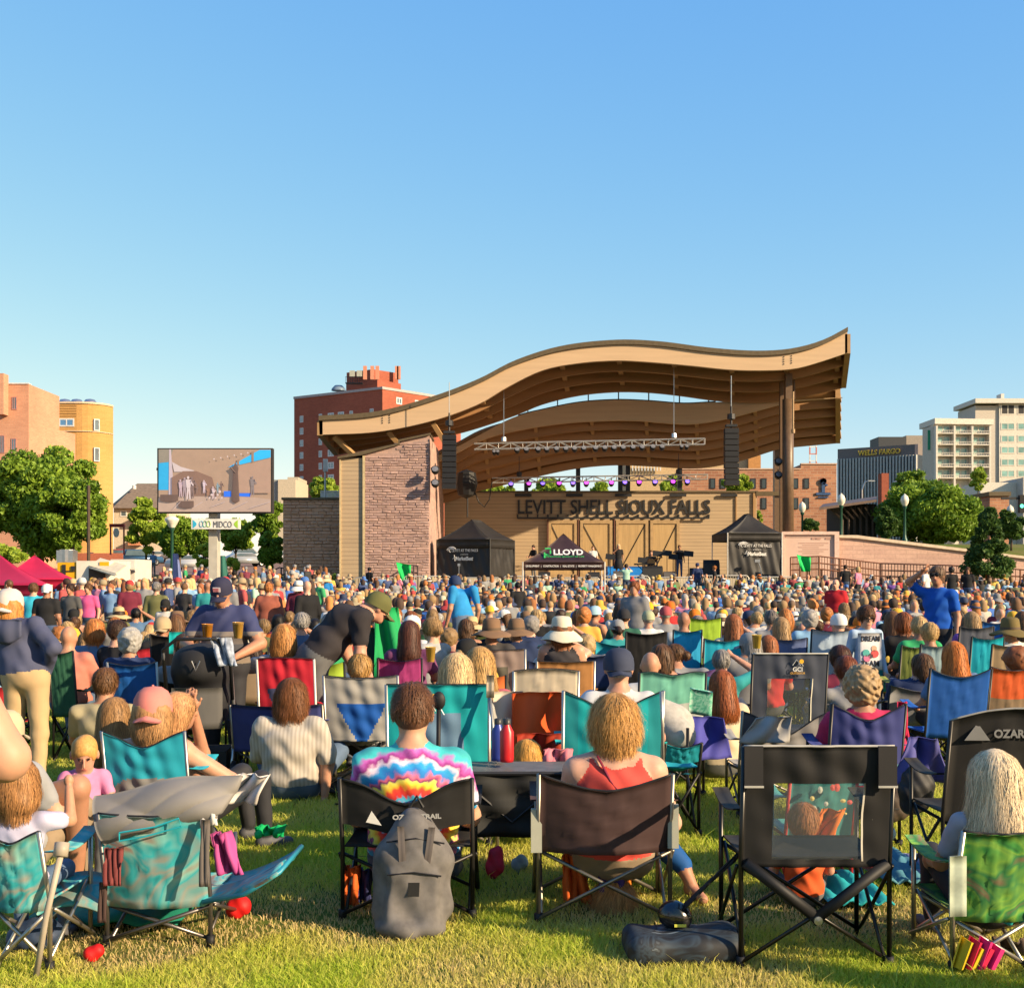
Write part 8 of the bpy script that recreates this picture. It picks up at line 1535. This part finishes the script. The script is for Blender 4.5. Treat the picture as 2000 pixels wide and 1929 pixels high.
def blanket(label, px0, px1, y0, y1, c, h=.03, name='blanket'):
    x0, x1 = PX(px0, (y0+y1)/2), PX(px1, (y0+y1)/2); mb = MB(); mb.sheet(lambda u, v: (x0+(x1-x0)*u, y0+(y1-y0)*v, .02+h*abs(math.sin(u*7+v*5))*math.sin(math.pi*u)*math.sin(math.pi*v)+.012*math.sin(u*23)), 22, 10, .012); o = mb.build(name, c if isinstance(c, bpy.types.Material) else cloth(c), smooth=True, uv=False); o.location.z = .02; return tag(o, label, 'blanket')
blanket('turquoise blanket on the grass below the fish print chair', 1590, 1710, 5.9, 6.5, (.02, .40, .45), .06); blanket('pale blue quilt on the grass right of the tall black chair', 1690, 1790, 6.3, 7.1, (.10, .30, .38), .06); blanket('white and purple patterned quilt end behind the long-haired child', 1780, 1860, 6.2, 6.9, (.42, .40, .58), .06)
for nm, lb, a in (('bag', 'pale blue sequinned bag leaning by the tall black chair post', (1715, 1600, 1655, 6.4, (.35, .55, .65), .085)), ('bag', 'black and red bag behind the tall black chair post', (1705, 1645, 1700, 6.0, (.2, .02, .03), .06)), ('cooler_bag', 'round black cooler bag under the purple blanket', (1790, 1495, 1590, 6.9, (.02, .02, .022), .10)), ('bag', 'brown fabric bag on the grass behind the purple blanket', (1745, 1530, 1605, 7.3, (.09, .065, .05), .12)), ('bag', 'crimson and white soft bag hanging left of the brown chair', (967, 1655, 1715, 6.5, (.6, .02, .06), .045)), ('bag', 'clear plastic bag on the grass left of the brown chair', (1015, 1670, 1702, 6.7, (.35, .42, .45), .04)), ('bag', 'red felt flower toy beside the left camp chair leg', (466, 1752, 1795, 5.8, (.65, .01, .01), .055)), ('toy', 'small red flower lying at the foot of the patterned chair', (183, 1855, 1880, 5.15, (.65, .01, .01), .035)), ('shoe', 'pair of black sandals on the grass right of the beige sweater', (655, 1470, 1482, 10.0, (.03, .02, .02), .07)), ('cloth', 'bundle of dark clothes under the left edge chair', (70, 1820, 1880, 5.3, (.03, .05, .10), .12)), ('toy', 'pink plastic toy under the left edge chair', (82, 1795, 1835, 5.35, (.75, .06, .25), .05))):
    px, y0, y1, d, c, rad = a; s = SDF(); h = max(.03, (y1-y0)/FPX*d/2); s.ell((0, 0, h), (rad, rad*.7, h), 0, .02); s.ell((rad*.3, .01, h*1.2), (rad*.6, rad*.5, h*.8), 0, .03); s.ell((-rad*.4, -.01, h*.7), (rad*.55, rad*.5, h*.7), 0, .03); V, F, L = s.mesh(max(.008, rad*.1), lambda g: .006*np.sin(g[..., 2]*60+g[..., 0]*40)*np.sin(g[..., 0]*55)); o = mesh_obj(nm, V, F, mat(c, .6, 0, .25, 20, .6, 20, name='soft_bag'), None, True, uv=False); o.location = (PX(px, d), d, max(.0, PZ(y1, d))); tag(o, lb, nm.replace('_', ' '))
def pattern(name, cols, sc=7, dist=3.):
    m, nt, b = new_mat(name); tc = N(nt, 'ShaderNodeTexCoord'); no = N(nt, 'ShaderNodeTexNoise', i_Scale=float(sc), i_Detail=2.0, i_Distortion=float(dist)); nt.links.new(tc.outputs['Object'], no.inputs['Vector']); cr = N(nt, 'ShaderNodeValToRGB'); nt.links.new(no.outputs[0], cr.inputs[0]); e = cr.color_ramp.elements; e[0].position = .28; e[0].color = col(cols[0]); e[1].position = .72; e[1].color = col(cols[-1])
    for i, c in enumerate(cols[1:-1]): q = e.new(.28+.44*(i+1)/(len(cols)-1)); q.color = col(c)
    nt.links.new(cr.outputs[0], b.inputs['Base Color']); b.inputs['Roughness'].default_value = .7; bp = N(nt, 'ShaderNodeBump'); bp.inputs[0].default_value = .5; bp.inputs[1].default_value = .02; nt.links.new(no.outputs[0], bp.inputs[2]); nt.links.new(bp.outputs[0], b.inputs['Normal']); return m
M_PATA = pattern('sea_print', [(.01, .12, .16), (.02, .36, .40), (.30, .32, .28), (.02, .40, .46), (.26, .52, .46), (.40, .20, .14), (.03, .38, .44)], 4, 1.2); M_PATG = pattern('green_print', [(.01, .10, .03), (.05, .30, .05), (.20, .42, .05), (.03, .22, .06), (.20, .13, .07), (.04, .32, .1)], 5, 1.4)
m_band = pattern('patterned_band', [(.006, .007, .01), (.008, .01, .014), (.03, .05, .07), (.01, .012, .016), (.22, .28, .32)], 6, 2)
# ---- black bag, strap and round case in front
s = SDF(); x0, x1 = PX(1222, 5.15), PX(1446, 5.15); s.box(((x0+x1)/2, 5.2, .055), ((x1-x0)/2, .14, .06), .05, 0, .03); s.ell((x1-.08, 5.22, .07), (.1, .13, .06), 0, .04)
V, F, L = s.mesh(.011, lambda g: .006*np.sin(g[..., 0]*28+g[..., 1]*9)); o = mesh_obj('bag', V, F, m_band, None, True, uv=False); tag(o, 'flat dark patterned bag lying on the grass left of the tall black chair', 'bag')
s = SDF(); s.ell((0, 0, .055), (.068, .06, .06), 0, .02); s.ell((.03, 0, .04), (.05, .055, .045), 0, .02); V, F, L = s.mesh(.008); o = mesh_obj('helmet', V, F, mat((.012, .012, .013), .18, 0, .2, 8, name='gloss_black', spec=.7), None, True, uv=False); o.location = (PX(1312, 5.3), 5.24, .115); tag(o, 'glossy black round case with a yellow sticker on the patterned bag', 'case'); mb = MB(); mb.box((.02, -.064, .025), (.05, .004, .012)); mb.build('sticker', mat((.6, .6, .08), .5, name='sticker_yellow'), o)
mb = MB(); A_, B_ = Vector(P(1307, 1800, 5.25)), Vector(P(1443, 1668, 5.2))
mb.sheet(lambda u, v: tuple(A_.lerp(B_, u)+Vector((.55, 0, .6)).normalized()*((v-.5)*.15*math.sin(math.pi*min(1, .12+u*.88))**.8)+Vector((0, -.02*math.sin(v*5+u*4), 0))), 18, 5, .008); tag(mb.build('strap', cloth((.02, .017, .015)), smooth=True, uv=False), 'wide black fabric strap stretched from the round case to the tall black chair', 'strap')
# ---- sweater woman on the grass
sw = pp(570, 1362, 8.9, 'woman in a beige knitted sweater with a brown bob sitting on the grass', (.52, .43, .33), pose='floor', hair='wavy', hcol=(.24, .09, .03), slim=1.25, J=dict(ch=(0, -.05, .4), elR=(.27, -.05, .32), wrR=(.25, -.08, .06)), nst=2600, hlen=.2, flare=.04, hf=1.1, vox=.012, sleeve=.9, q=.01)
m, nt, b = new_mat('rib_knit'); tc = N(nt, 'ShaderNodeTexCoord'); wv = N(nt, 'ShaderNodeTexWave', i_Scale=11.0, i_Distortion=1.6); nt.links.new(tc.outputs['Object'], wv.inputs['Vector']); cr = N(nt, 'ShaderNodeValToRGB'); nt.links.new(wv.outputs['Fac'], cr.inputs[0]); cr.color_ramp.elements[0].color = col((.42, .37, .31)); cr.color_ramp.elements[1].color = col((.56, .50, .42)); nt.links.new(cr.outputs[0], b.inputs['Base Color']); b.inputs['Roughness'].default_value = .95; bp = N(nt, 'ShaderNodeBump'); bp.inputs[0].default_value = .9; bp.inputs[1].default_value = .02; nt.links.new(wv.outputs['Fac'], bp.inputs[2]); nt.links.new(bp.outputs[0], b.inputs['Normal']); sw.data = sw.data.copy(); sw.data.materials[1] = m
near(sw.location.x, sw.location.y, .8); blanket('black blanket under the woman in the beige sweater', 478, 690, 8.9, 9.9, (.015, .014, .015), .03)
pc(545, 1372, 9.2, 'wide low navy lounge chair in front of the beige sweater', 178, (.05, .06, .22), sag=.02, seat=.33, belly=.06, post=M_POST)
# ---- stroller
d = 9.2; r = empty('stroller', (PX(392, d), d, 0), .1, 'black child stroller with a grey hood in front of the navy polo man', 'stroller'); near(PX(392, d), d)
s = SDF(); s.box((0, .05, .78), (.2, .16, .28), .12, 0, .05); s.ell((0, .0, .95), (.21, .22, .17), 0, .06); V, F, L = s.mesh(.014, lambda g: .005*np.sin(g[..., 2]*34)); mesh_obj('hood_body', V, F, cloth((.022, .022, .025)), r, True, uv=False)
mb = MB(); mb.sheet(lambda u, v: (-.18+.36*u, -.17-.05*math.sin(math.pi*u), .5+.3*v), 10, 6, .01); mb.build('rear_panel', cloth((.11, .105, .10)), r, True, uv=False)
mb = MB(); mb.tube([(-.24, -.05, .7), (-.24, -.2, 1.08), (-.14, -.24, 1.16), (.14, -.24, 1.16), (.24, -.2, 1.08), (.24, -.05, .7)], .014, 8); mb.build('handle', M_BLACK, r, True)
for s_ in (-1, 1):
    mb = MB(); mb.tube([(s_*.24, -.2, 1.06), (s_*.24, .1, .5), (s_*.24, .4, .12)], .013, 6); mb.tube([(s_*.24, .1, .5), (s_*.24, -.15, .14)], .013, 6); mb.build('frame_tube', M_CHROME if s_ > 0 else M_DARK, r, True)
    for yy, rr_ in ((-.16, .13), (.42, .09)): mb = MB(); mb.lathe([(0, -.02), (rr_*.8, -.02), (rr_, -.012), (rr_, .012), (rr_*.8, .02), (0, .02)], (s_*.26, yy, rr_), 18, R=Matrix.Rotation(math.pi/2, 3, 'Y')); mb.build('wheel', M_BLACK, r, True)
mb = MB(); mb.bb(-.2, .2, -.1, .3, .16, .32); mb.build('basket', cloth((.018, .018, .02)), r, uv=False); mb = MB(); mb.bb(-.1, .14, -.115, -.102, .2, .29); mb.build('picture_book', mat((.6, .42, .2), .6, 0, .5, 14, name='book_cover'), r)
mb = MB(); mb.tube([(-.03, -.235, 1.0), (.0, -.245, .93), (.03, -.235, 1.0)], .005, 4); mb.build('emblem', M_CHROME, r); pdrape('shirt', 'blue and white plaid shirt hanging on the stroller handle', 'shirt', 412, 448, 1245, 1300, 9.0, mat((.35, .4, .5), .8, 0, .5, 22, .4, 12, name='plaid'), lean=.06)
# ---- left cluster
pk = pp(300, 1392, 6.95, 'woman in a dusty pink cap with wavy light brown hair in the turquoise chair', (.35, .35, .36), hat='capback', hatc=(.72, .24, .20), hair='wavy', hcol=(.48, .25, .10), hf=1.12, nst=2400, hlen=.26, q=.01, vox=.012, tank=True, J=dict(elR=(.42, .03, .7), wrR=(.3, .3, .5)))
pp(352, 1390, 7.15, 'girl with fair skin resting her head beside the pink cap', (.12, .13, .16), hair='long', hcol=(.62, .32, .14), yaw=-1.0, hi=True, tank=True, hroll=.3, q=.01, vox=.012, sc=.92, J=dict(elL=(-.15, .15, .8), wrL=(-.05, .05, 1.1)))
pc(292, 1424, 6.65, 'turquoise and grey camp chair of the woman in the pink cap', 160, (.02, .36, .48), c2=(.24, .23, .22), style='arc', sag=.03, dip=.06, post=metal((.3, .3, .3)), belly=.05)
ch2 = pp(165, 1448, 6.5, 'toddler in a pink T-shirt facing the camera', (.72, .25, .45), pose='sit', yaw=math.pi+.3, sc=.55, hs=1.5, hpitch=-.45, hi=True, hair='short', hcol=(.68, .36, .10), hf=.98, nst=0, q=.001, vox=.012)
bt = pp(12, 1432, 6.0, 'boy in a tan cap and grey T-shirt at the left edge', (.35, .35, .36), hat='cap', hatc=(.60, .48, .30), hair='short', hcol=(.08, .04, .02), yaw=-.2, sc=.9, q=.001, vox=.013, slim=1.1)
kn = SDF(); a_ = np.array(P(-20, 1600, 6.2)); k_ = np.array(P(150, 1538, 6.1)); an = np.array(P(148, 1640, 6.3)); an[2] = .1; kn.cap(a_, k_, .085, .065, 0, .02); kn.cap(k_, an, .062, .045, 0, .02); kn.ell(a_+(-.1, .1, .0), (.16, .13, .14), 1, .05); kn.cap(a_+(-.1, .08, .05), a_+(-.12, .06, .34), .14, .12, 1, .05); kn.ell(a_+(-.12, .06, .6), (.08, .09, .1), 0, .02); kn.cap(a_+(-.12, .06, .4), a_+(-.12, .06, .55), .05, .05, 0, .03); kn.cap(an+(0, 0, -.04), an+(.02, -.12, -.06), .04, .03, 0, .01)
V, F, L = kn.mesh(.013, None); V[:, 2] = np.maximum(V[:, 2], .01); o = mesh_obj('person', V-np.array((a_[0], a_[1], 0)), F, [M_SKIN, cloth((.05, .06, .09))], None, True, L, uv=False); o.location = (a_[0], a_[1], 0); tag(o, 'seated adult at the left edge whose bare knee carries the toddler', 'person'); hh = bpy.data.objects.new('hair', make_hair('bob', .014, 600, .15, 1, .02, .0016)); hh.color = (.15, .08, .04, 1); link(hh, o); hh.location = (a_+(-.12, .06, .6)-np.array((a_[0], a_[1], 0))).tolist()
kid = pp(36, 1540, 5.15, 'child with smooth golden brown hair in the patterned chair at the left edge', (.52, .50, .66), hair='bob', hcol=(.42, .20, .07), sc=.62, hs=1.5, nst=3200, wst=.0012, hlen=.16, hf=1.0, vox=.013, q=.001, yaw=.05, J=dict(elR=(.3, .1, .85), wrR=(.26, .2, 1.05)))
def swap(ch, m, parts=('backrest', 'seat', 'armrest')):
    for c in ch.children:
        if c.name.split('.')[0] in parts: c.data = c.data.copy(); c.data.materials[0] = m; c.data.materials[1] = m if len(c.data.materials) > 1 else m
k1 = pc(42, 1610, 4.98, 'child chair with a turquoise print and thin crossed legs at the left edge', 112, (.02, .42, .47), sag=.02, dip=.03, seat=.28, post=M_POSTS, belly=.05); swap(k1, M_PATA)
lg_ = pc(310, 1640, 5.35, 'low lounge chair with a sea print and long footrest under the grey cover', 200, (.02, .40, .45), seat=.2, sag=.01, post=metal((.22, .2, .19)), belly=.06, arms=False); swap(lg_, M_PATA)
mb = MB(); mb.sheet(lambda u, v: (.2+.36*u, -.02+.5*v-.2*u, .2+.16*u**1.5+.02*math.sin(v*6)), 10, 8, .012); mb.build('footrest', M_PATA, lg_, True, uv=False); mb = MB(); mb.tube([(.2, -.02, .2), (.4, -.13, .26), (.56, -.2, .37), (.57, .3, .37)], .012, 6); mb.build('footrest_tube', mat((.03, .28, .4), .4, name='blue_tube'), lg_, True)
mb = MB(); mb.sheet(lambda u, v: (-.52+.28*u, -.02+.2*v, .24+.04*math.sin(u*3)-.1*(1-v)), 8, 5, .01); mb.build('side_flap', M_PATA, lg_, True, uv=False)
Q = [Vector(P(*q)) for q in ((208, 1648, 5.28), (425, 1598, 5.26), (478, 1512, 5.36), (186, 1558, 5.34))]; O_ = Vector(P(310, 1580, 5.3))
def fcov(u, v): p = Q[0].lerp(Q[1], u).lerp(Q[3].lerp(Q[2], u), v); b_ = math.sin(math.pi*v)**.6*math.sin(math.pi*min(1, u*.9+.1))**.5; return tuple(p-O_+Vector((0, -.07*b_-.02*abs(math.sin(u*4.5+v*3))-.012*abs(math.sin(u*7-v*6))**.6, .02*math.sin(u*3.1)+.008*math.sin(u*9+v*3))))
mb = MB(); mb.sheet(fcov, 44, 22, .012); o = mb.build('chair_bag', mat((.24, .225, .21), .7, 0, .12, 6, .3, 18, name='grey_nylon'), smooth=True, uv=False); o.location = O_; tag(o, 'grey nylon cover slumped across the top of the sea print lounge chair', 'cover')
mb = MB(); mb.tube([(-.13, -.125, -.075), (.02, -.13, -.05), (.12, -.125, -.015), (.13, -.12, -.05), (-.02, -.13, -.09), (-.13, -.125, -.11), (-.13, -.125, -.075)], .004, 5); mb.build('turquoise_trim', mat((.02, .42, .5), .6, name='trim_turquoise'), o)
pdrape('paper', 'crumpled white paper wrapper at the end of the grey cover', 'paper', 440, 545, 1512, 1568, 5.6, (.72, .66, .6), fold=.04, n=7, topw=.7, lean=-.1); pdrape('towel', 'magenta towel hanging beside the sea print lounge chair', 'towel', 405, 455, 1625, 1705, 5.45, (.5, .08, .28), topw=.6, lean=.05); pdrape('cloth', 'white striped cloth below the grey cover', 'cloth', 395, 425, 1570, 1610, 5.25, (.68, .66, .64), fold=.02)
pdrape('cloth', 'green plastic sheet behind the footrest', 'cloth', 500, 555, 1612, 1632, 6.0, (.0, .38, .10), fold=.03); pdrape('strap', 'dark red fringed strap on the side of the sea print chair', 'strap', 205, 238, 1655, 1728, 5.2, (.22, .05, .05), fold=.01, n=20); pdrape('strap', 'brown webbing strap hanging to the ground left of the lounge chair', 'strap', 194, 208, 1722, 1800, 5.22, (.07, .04, .035), fold=.003); pdrape('strap', 'grey strap looped at the right post of the lounge chair', 'strap', 392, 408, 1600, 1730, 5.2, (.14, .12, .11), fold=.004)
s = SDF(); a_ = np.array(P(432, 1500, 6.4)); s.cap(a_, P(452, 1600, 6.3), .07, .045, 0); fo = np.array(P(470, 1652, 6.25)); s.cap(P(452, 1600, 6.3), fo, .045, .035, 0, .01); s.cap(fo, fo+(.08, -.06, -.03), .035, .025, 0, .01); 
mb = MB(); mb.tube([(PX(70, 4.9), 4.9, .01), P(90, 1790, 4.9), P(118, 1672, 4.9)], .013, 7); mb.tube([P(118, 1672, 4.9), P(122, 1645, 4.92)], .03, 7); tag(mb.build('walking_stick', mat((.42, .36, .28), .5, name='pale_stick'), smooth=True), 'pale slanting stick beside the left edge child chair', 'stick')
blanket('green blanket on the grass behind the left edge chairs', 95, 380, 5.55, 6.2, (.01, .20, .13), .10)
# ---- right cluster
lh = pp(1940, 1528, 5.15, 'child with long straight platinum blond hair in the green print chair', (.42, .38, .42), hair='longwide', hcol=(.88, .68, .42), sc=.8, hs=1.25, nst=5200, wst=.0011, hlen=.44, flare=.05, hf=1.08, vox=.012, q=.001)
k2 = pc(1935, 1652, 4.98, 'green printed child chair at the right edge', 150, (.05, .3, .06), sag=.01, seat=.24, post=M_POSTS, belly=.04); swap(k2, M_PATG); mb = MB(); mb.sheet(lambda u, v: (-.205+.07*u, -.1+.01*u, .26+.24*v), 3, 6, .008); mb.build('side_pocket', mat((.42, .48, .38), .5, 0, .3, 12, name='sheer_pale'), k2, True, uv=False)
oz = pc(1975, 1402, 6.1, 'black arched camp chair with a triangle logo and grey lettering', 268, BLKC, sag=-.06, seat=.42, post=M_POSTB, trim=mat((.3, .29, .26), .6, name='olive_piping'), belly=.03)
mgy = mat((.2, .2, .195), .5, name='grey_print'); text_obj('lettering', 'OZARK TRAIL', .055, mgy, (.03, -.137, .83), oz, ext=.001, width=.34, bold=.002); mb = MB(); mb.prism([(-.28, .815), (-.155, .815), (-.215, .9)], -.13, -.126); mb.build('logo', mgy, oz)
cw = pp(1682, 1345, 7.7, 'woman with short sandy curls, glasses and a magenta collar', (.50, .03, .10), hair='curly', hcol=(.42, .28, .14), sleeve=2, slim=1.15, q=.01, vox=.012, hf=1.12, hvox=.0085); mb = MB()
pc(1686, 1370, 7.3, 'navy and teal camp chair of the sandy curled woman', 140, (.05, .06, .22), c2=(.10, .25, .30), style='arc', sag=.05, dip=.05, post=M_POSTB, belly=.06)
pc(1866, 1304, 9.3, 'royal blue camp chair of the copper haired woman', 118, (.012, .10, .42), sag=.07, post=M_POSTB, c2=(.012, .10, .42))
pdrape('blanket', 'purple navy blanket slumped between the teal chair and the black arched chair', 'blanket', 1738, 1852, 1440, 1530, 7.0, (.09, .09, .30), fold=.05, n=6, topw=.5, lean=.02); pdrape('jacket', 'crimson jacket sleeve beside the navy and teal chair', 'jacket', 1750, 1772, 1370, 1440, 7.4, (.6, .02, .08), fold=.02)
gr = pc(1530, 1385, 8.2, 'slumped grey armchair in front of the mountain logo chair', 172, (.30, .29, .28), c2=(.09, .09, .12), sag=.02, dip=.14, seat=.32, style='side', post=M_POST, belly=.05); pdrape('cloth', 'grey folded flap hanging over the slumped grey chair', 'cloth', 1462, 1560, 1400, 1450, 8.0, (.34, .33, .31), fold=.05, n=4, lean=-.06, topw=.8)
pdrape('blanket', 'violet blue sleeping bag hanging off the mint green chair', 'blanket', 1325, 1420, 1400, 1482, 8.6, (.07, .07, .36), fold=.05, n=5, topw=.8, lean=.05); s = SDF(); s.ell(P(1310, 1418, 8.3), (.16, .12, .16), 0, .02); s.cap(P(1290, 1395, 8.3), P(1330, 1435, 8.2), .11, .1, 0, .03); V, F, L = s.mesh(.013, 'cloth'); o = mesh_obj('cushion', V, F, mat((.46, .43, .38), .9, 0, .15, 30, .5, 40, name='marl_grey'), None, True, uv=False); tag(o, 'marl grey bundle beside the pale chair pole', 'cushion')
pc(1330, 1500, 7.6, 'small turquoise folding stool with black legs', 70, (.02, .40, .50), seat=.42, arms=False, style='low'); mb = MB(); mb.sheet(lambda u, v: (PX(1345, 8.7)+.16*u, 8.7-.06*v, PZ(1390, 8.7)+.18*v-.03*u), 6, 6, .02); tag(mb.build('pouch', pattern('mint_print', [(.02, .3, .2), (.2, .6, .4), (.5, .7, .6)], 16), smooth=True), 'mint patterned pouch on the side of the mint green chair', 'pouch')
mb = MB(); mb.tube([(PX(1297, 7.0), 7.0, 0), P(1294, 1420, 7.0), P(1291, 1350, 7.0)], .017, 7, r2=.6); tag(mb.build('chair_pole', M_POSTS, smooth=True), 'pale flat pole right of the strawberry blond woman', 'pole')
for i, (px, c, l) in enumerate(((1885, (.7, .02, .08), 'crimson folded paper fan under the green print chair'), (1868, (.8, .55, .02), 'yellow paper flag under the green print chair'), (1905, (.75, .03, .2), 'pink handled toy under the green print chair'))): mb = MB(); x = PX(px, 4.95); mb.sheet(lambda u, v: (x-.03+.09*u+.04*v, 4.93+.03*math.sin(u*12), .04+.13*v*(1-.4*u)), 8, 4, .006); tag(mb.build('toy', mat(c, .6, name='toy_paper')), l, 'toy')
pdrape('bag', 'brown crumpled sack under the green print chair', 'bag', 1930, 2010, 1832, 1900, 5.2, (.13, .09, .06), fold=.04); pdrape('cloth', 'turquoise cloth over the green print chair arm', 'cloth', 1960, 2010, 1760, 1800, 5.0, (.02, .38, .36))
# ---- unseen people added outside the frame only to cast long shadows on the lawn
for i, (x, y, p_, l) in enumerate(((3.3, 3.9, 'sit', 'unseen seated person added at the right to cast a shadow'), (2.9, 2.6, 'stand', 'unseen standing person added behind the viewpoint to cast a shadow'))): person(x, y, 0, l, (.2, .2, .25), hair='short', hcol=(.1, .06, .03), pose=p_, slim=1.2)
NPEOPLE = 205
d_end, n_p = crowd_people(); crowd_mass(d_end+.4)
bpy.context.view_layer.update()
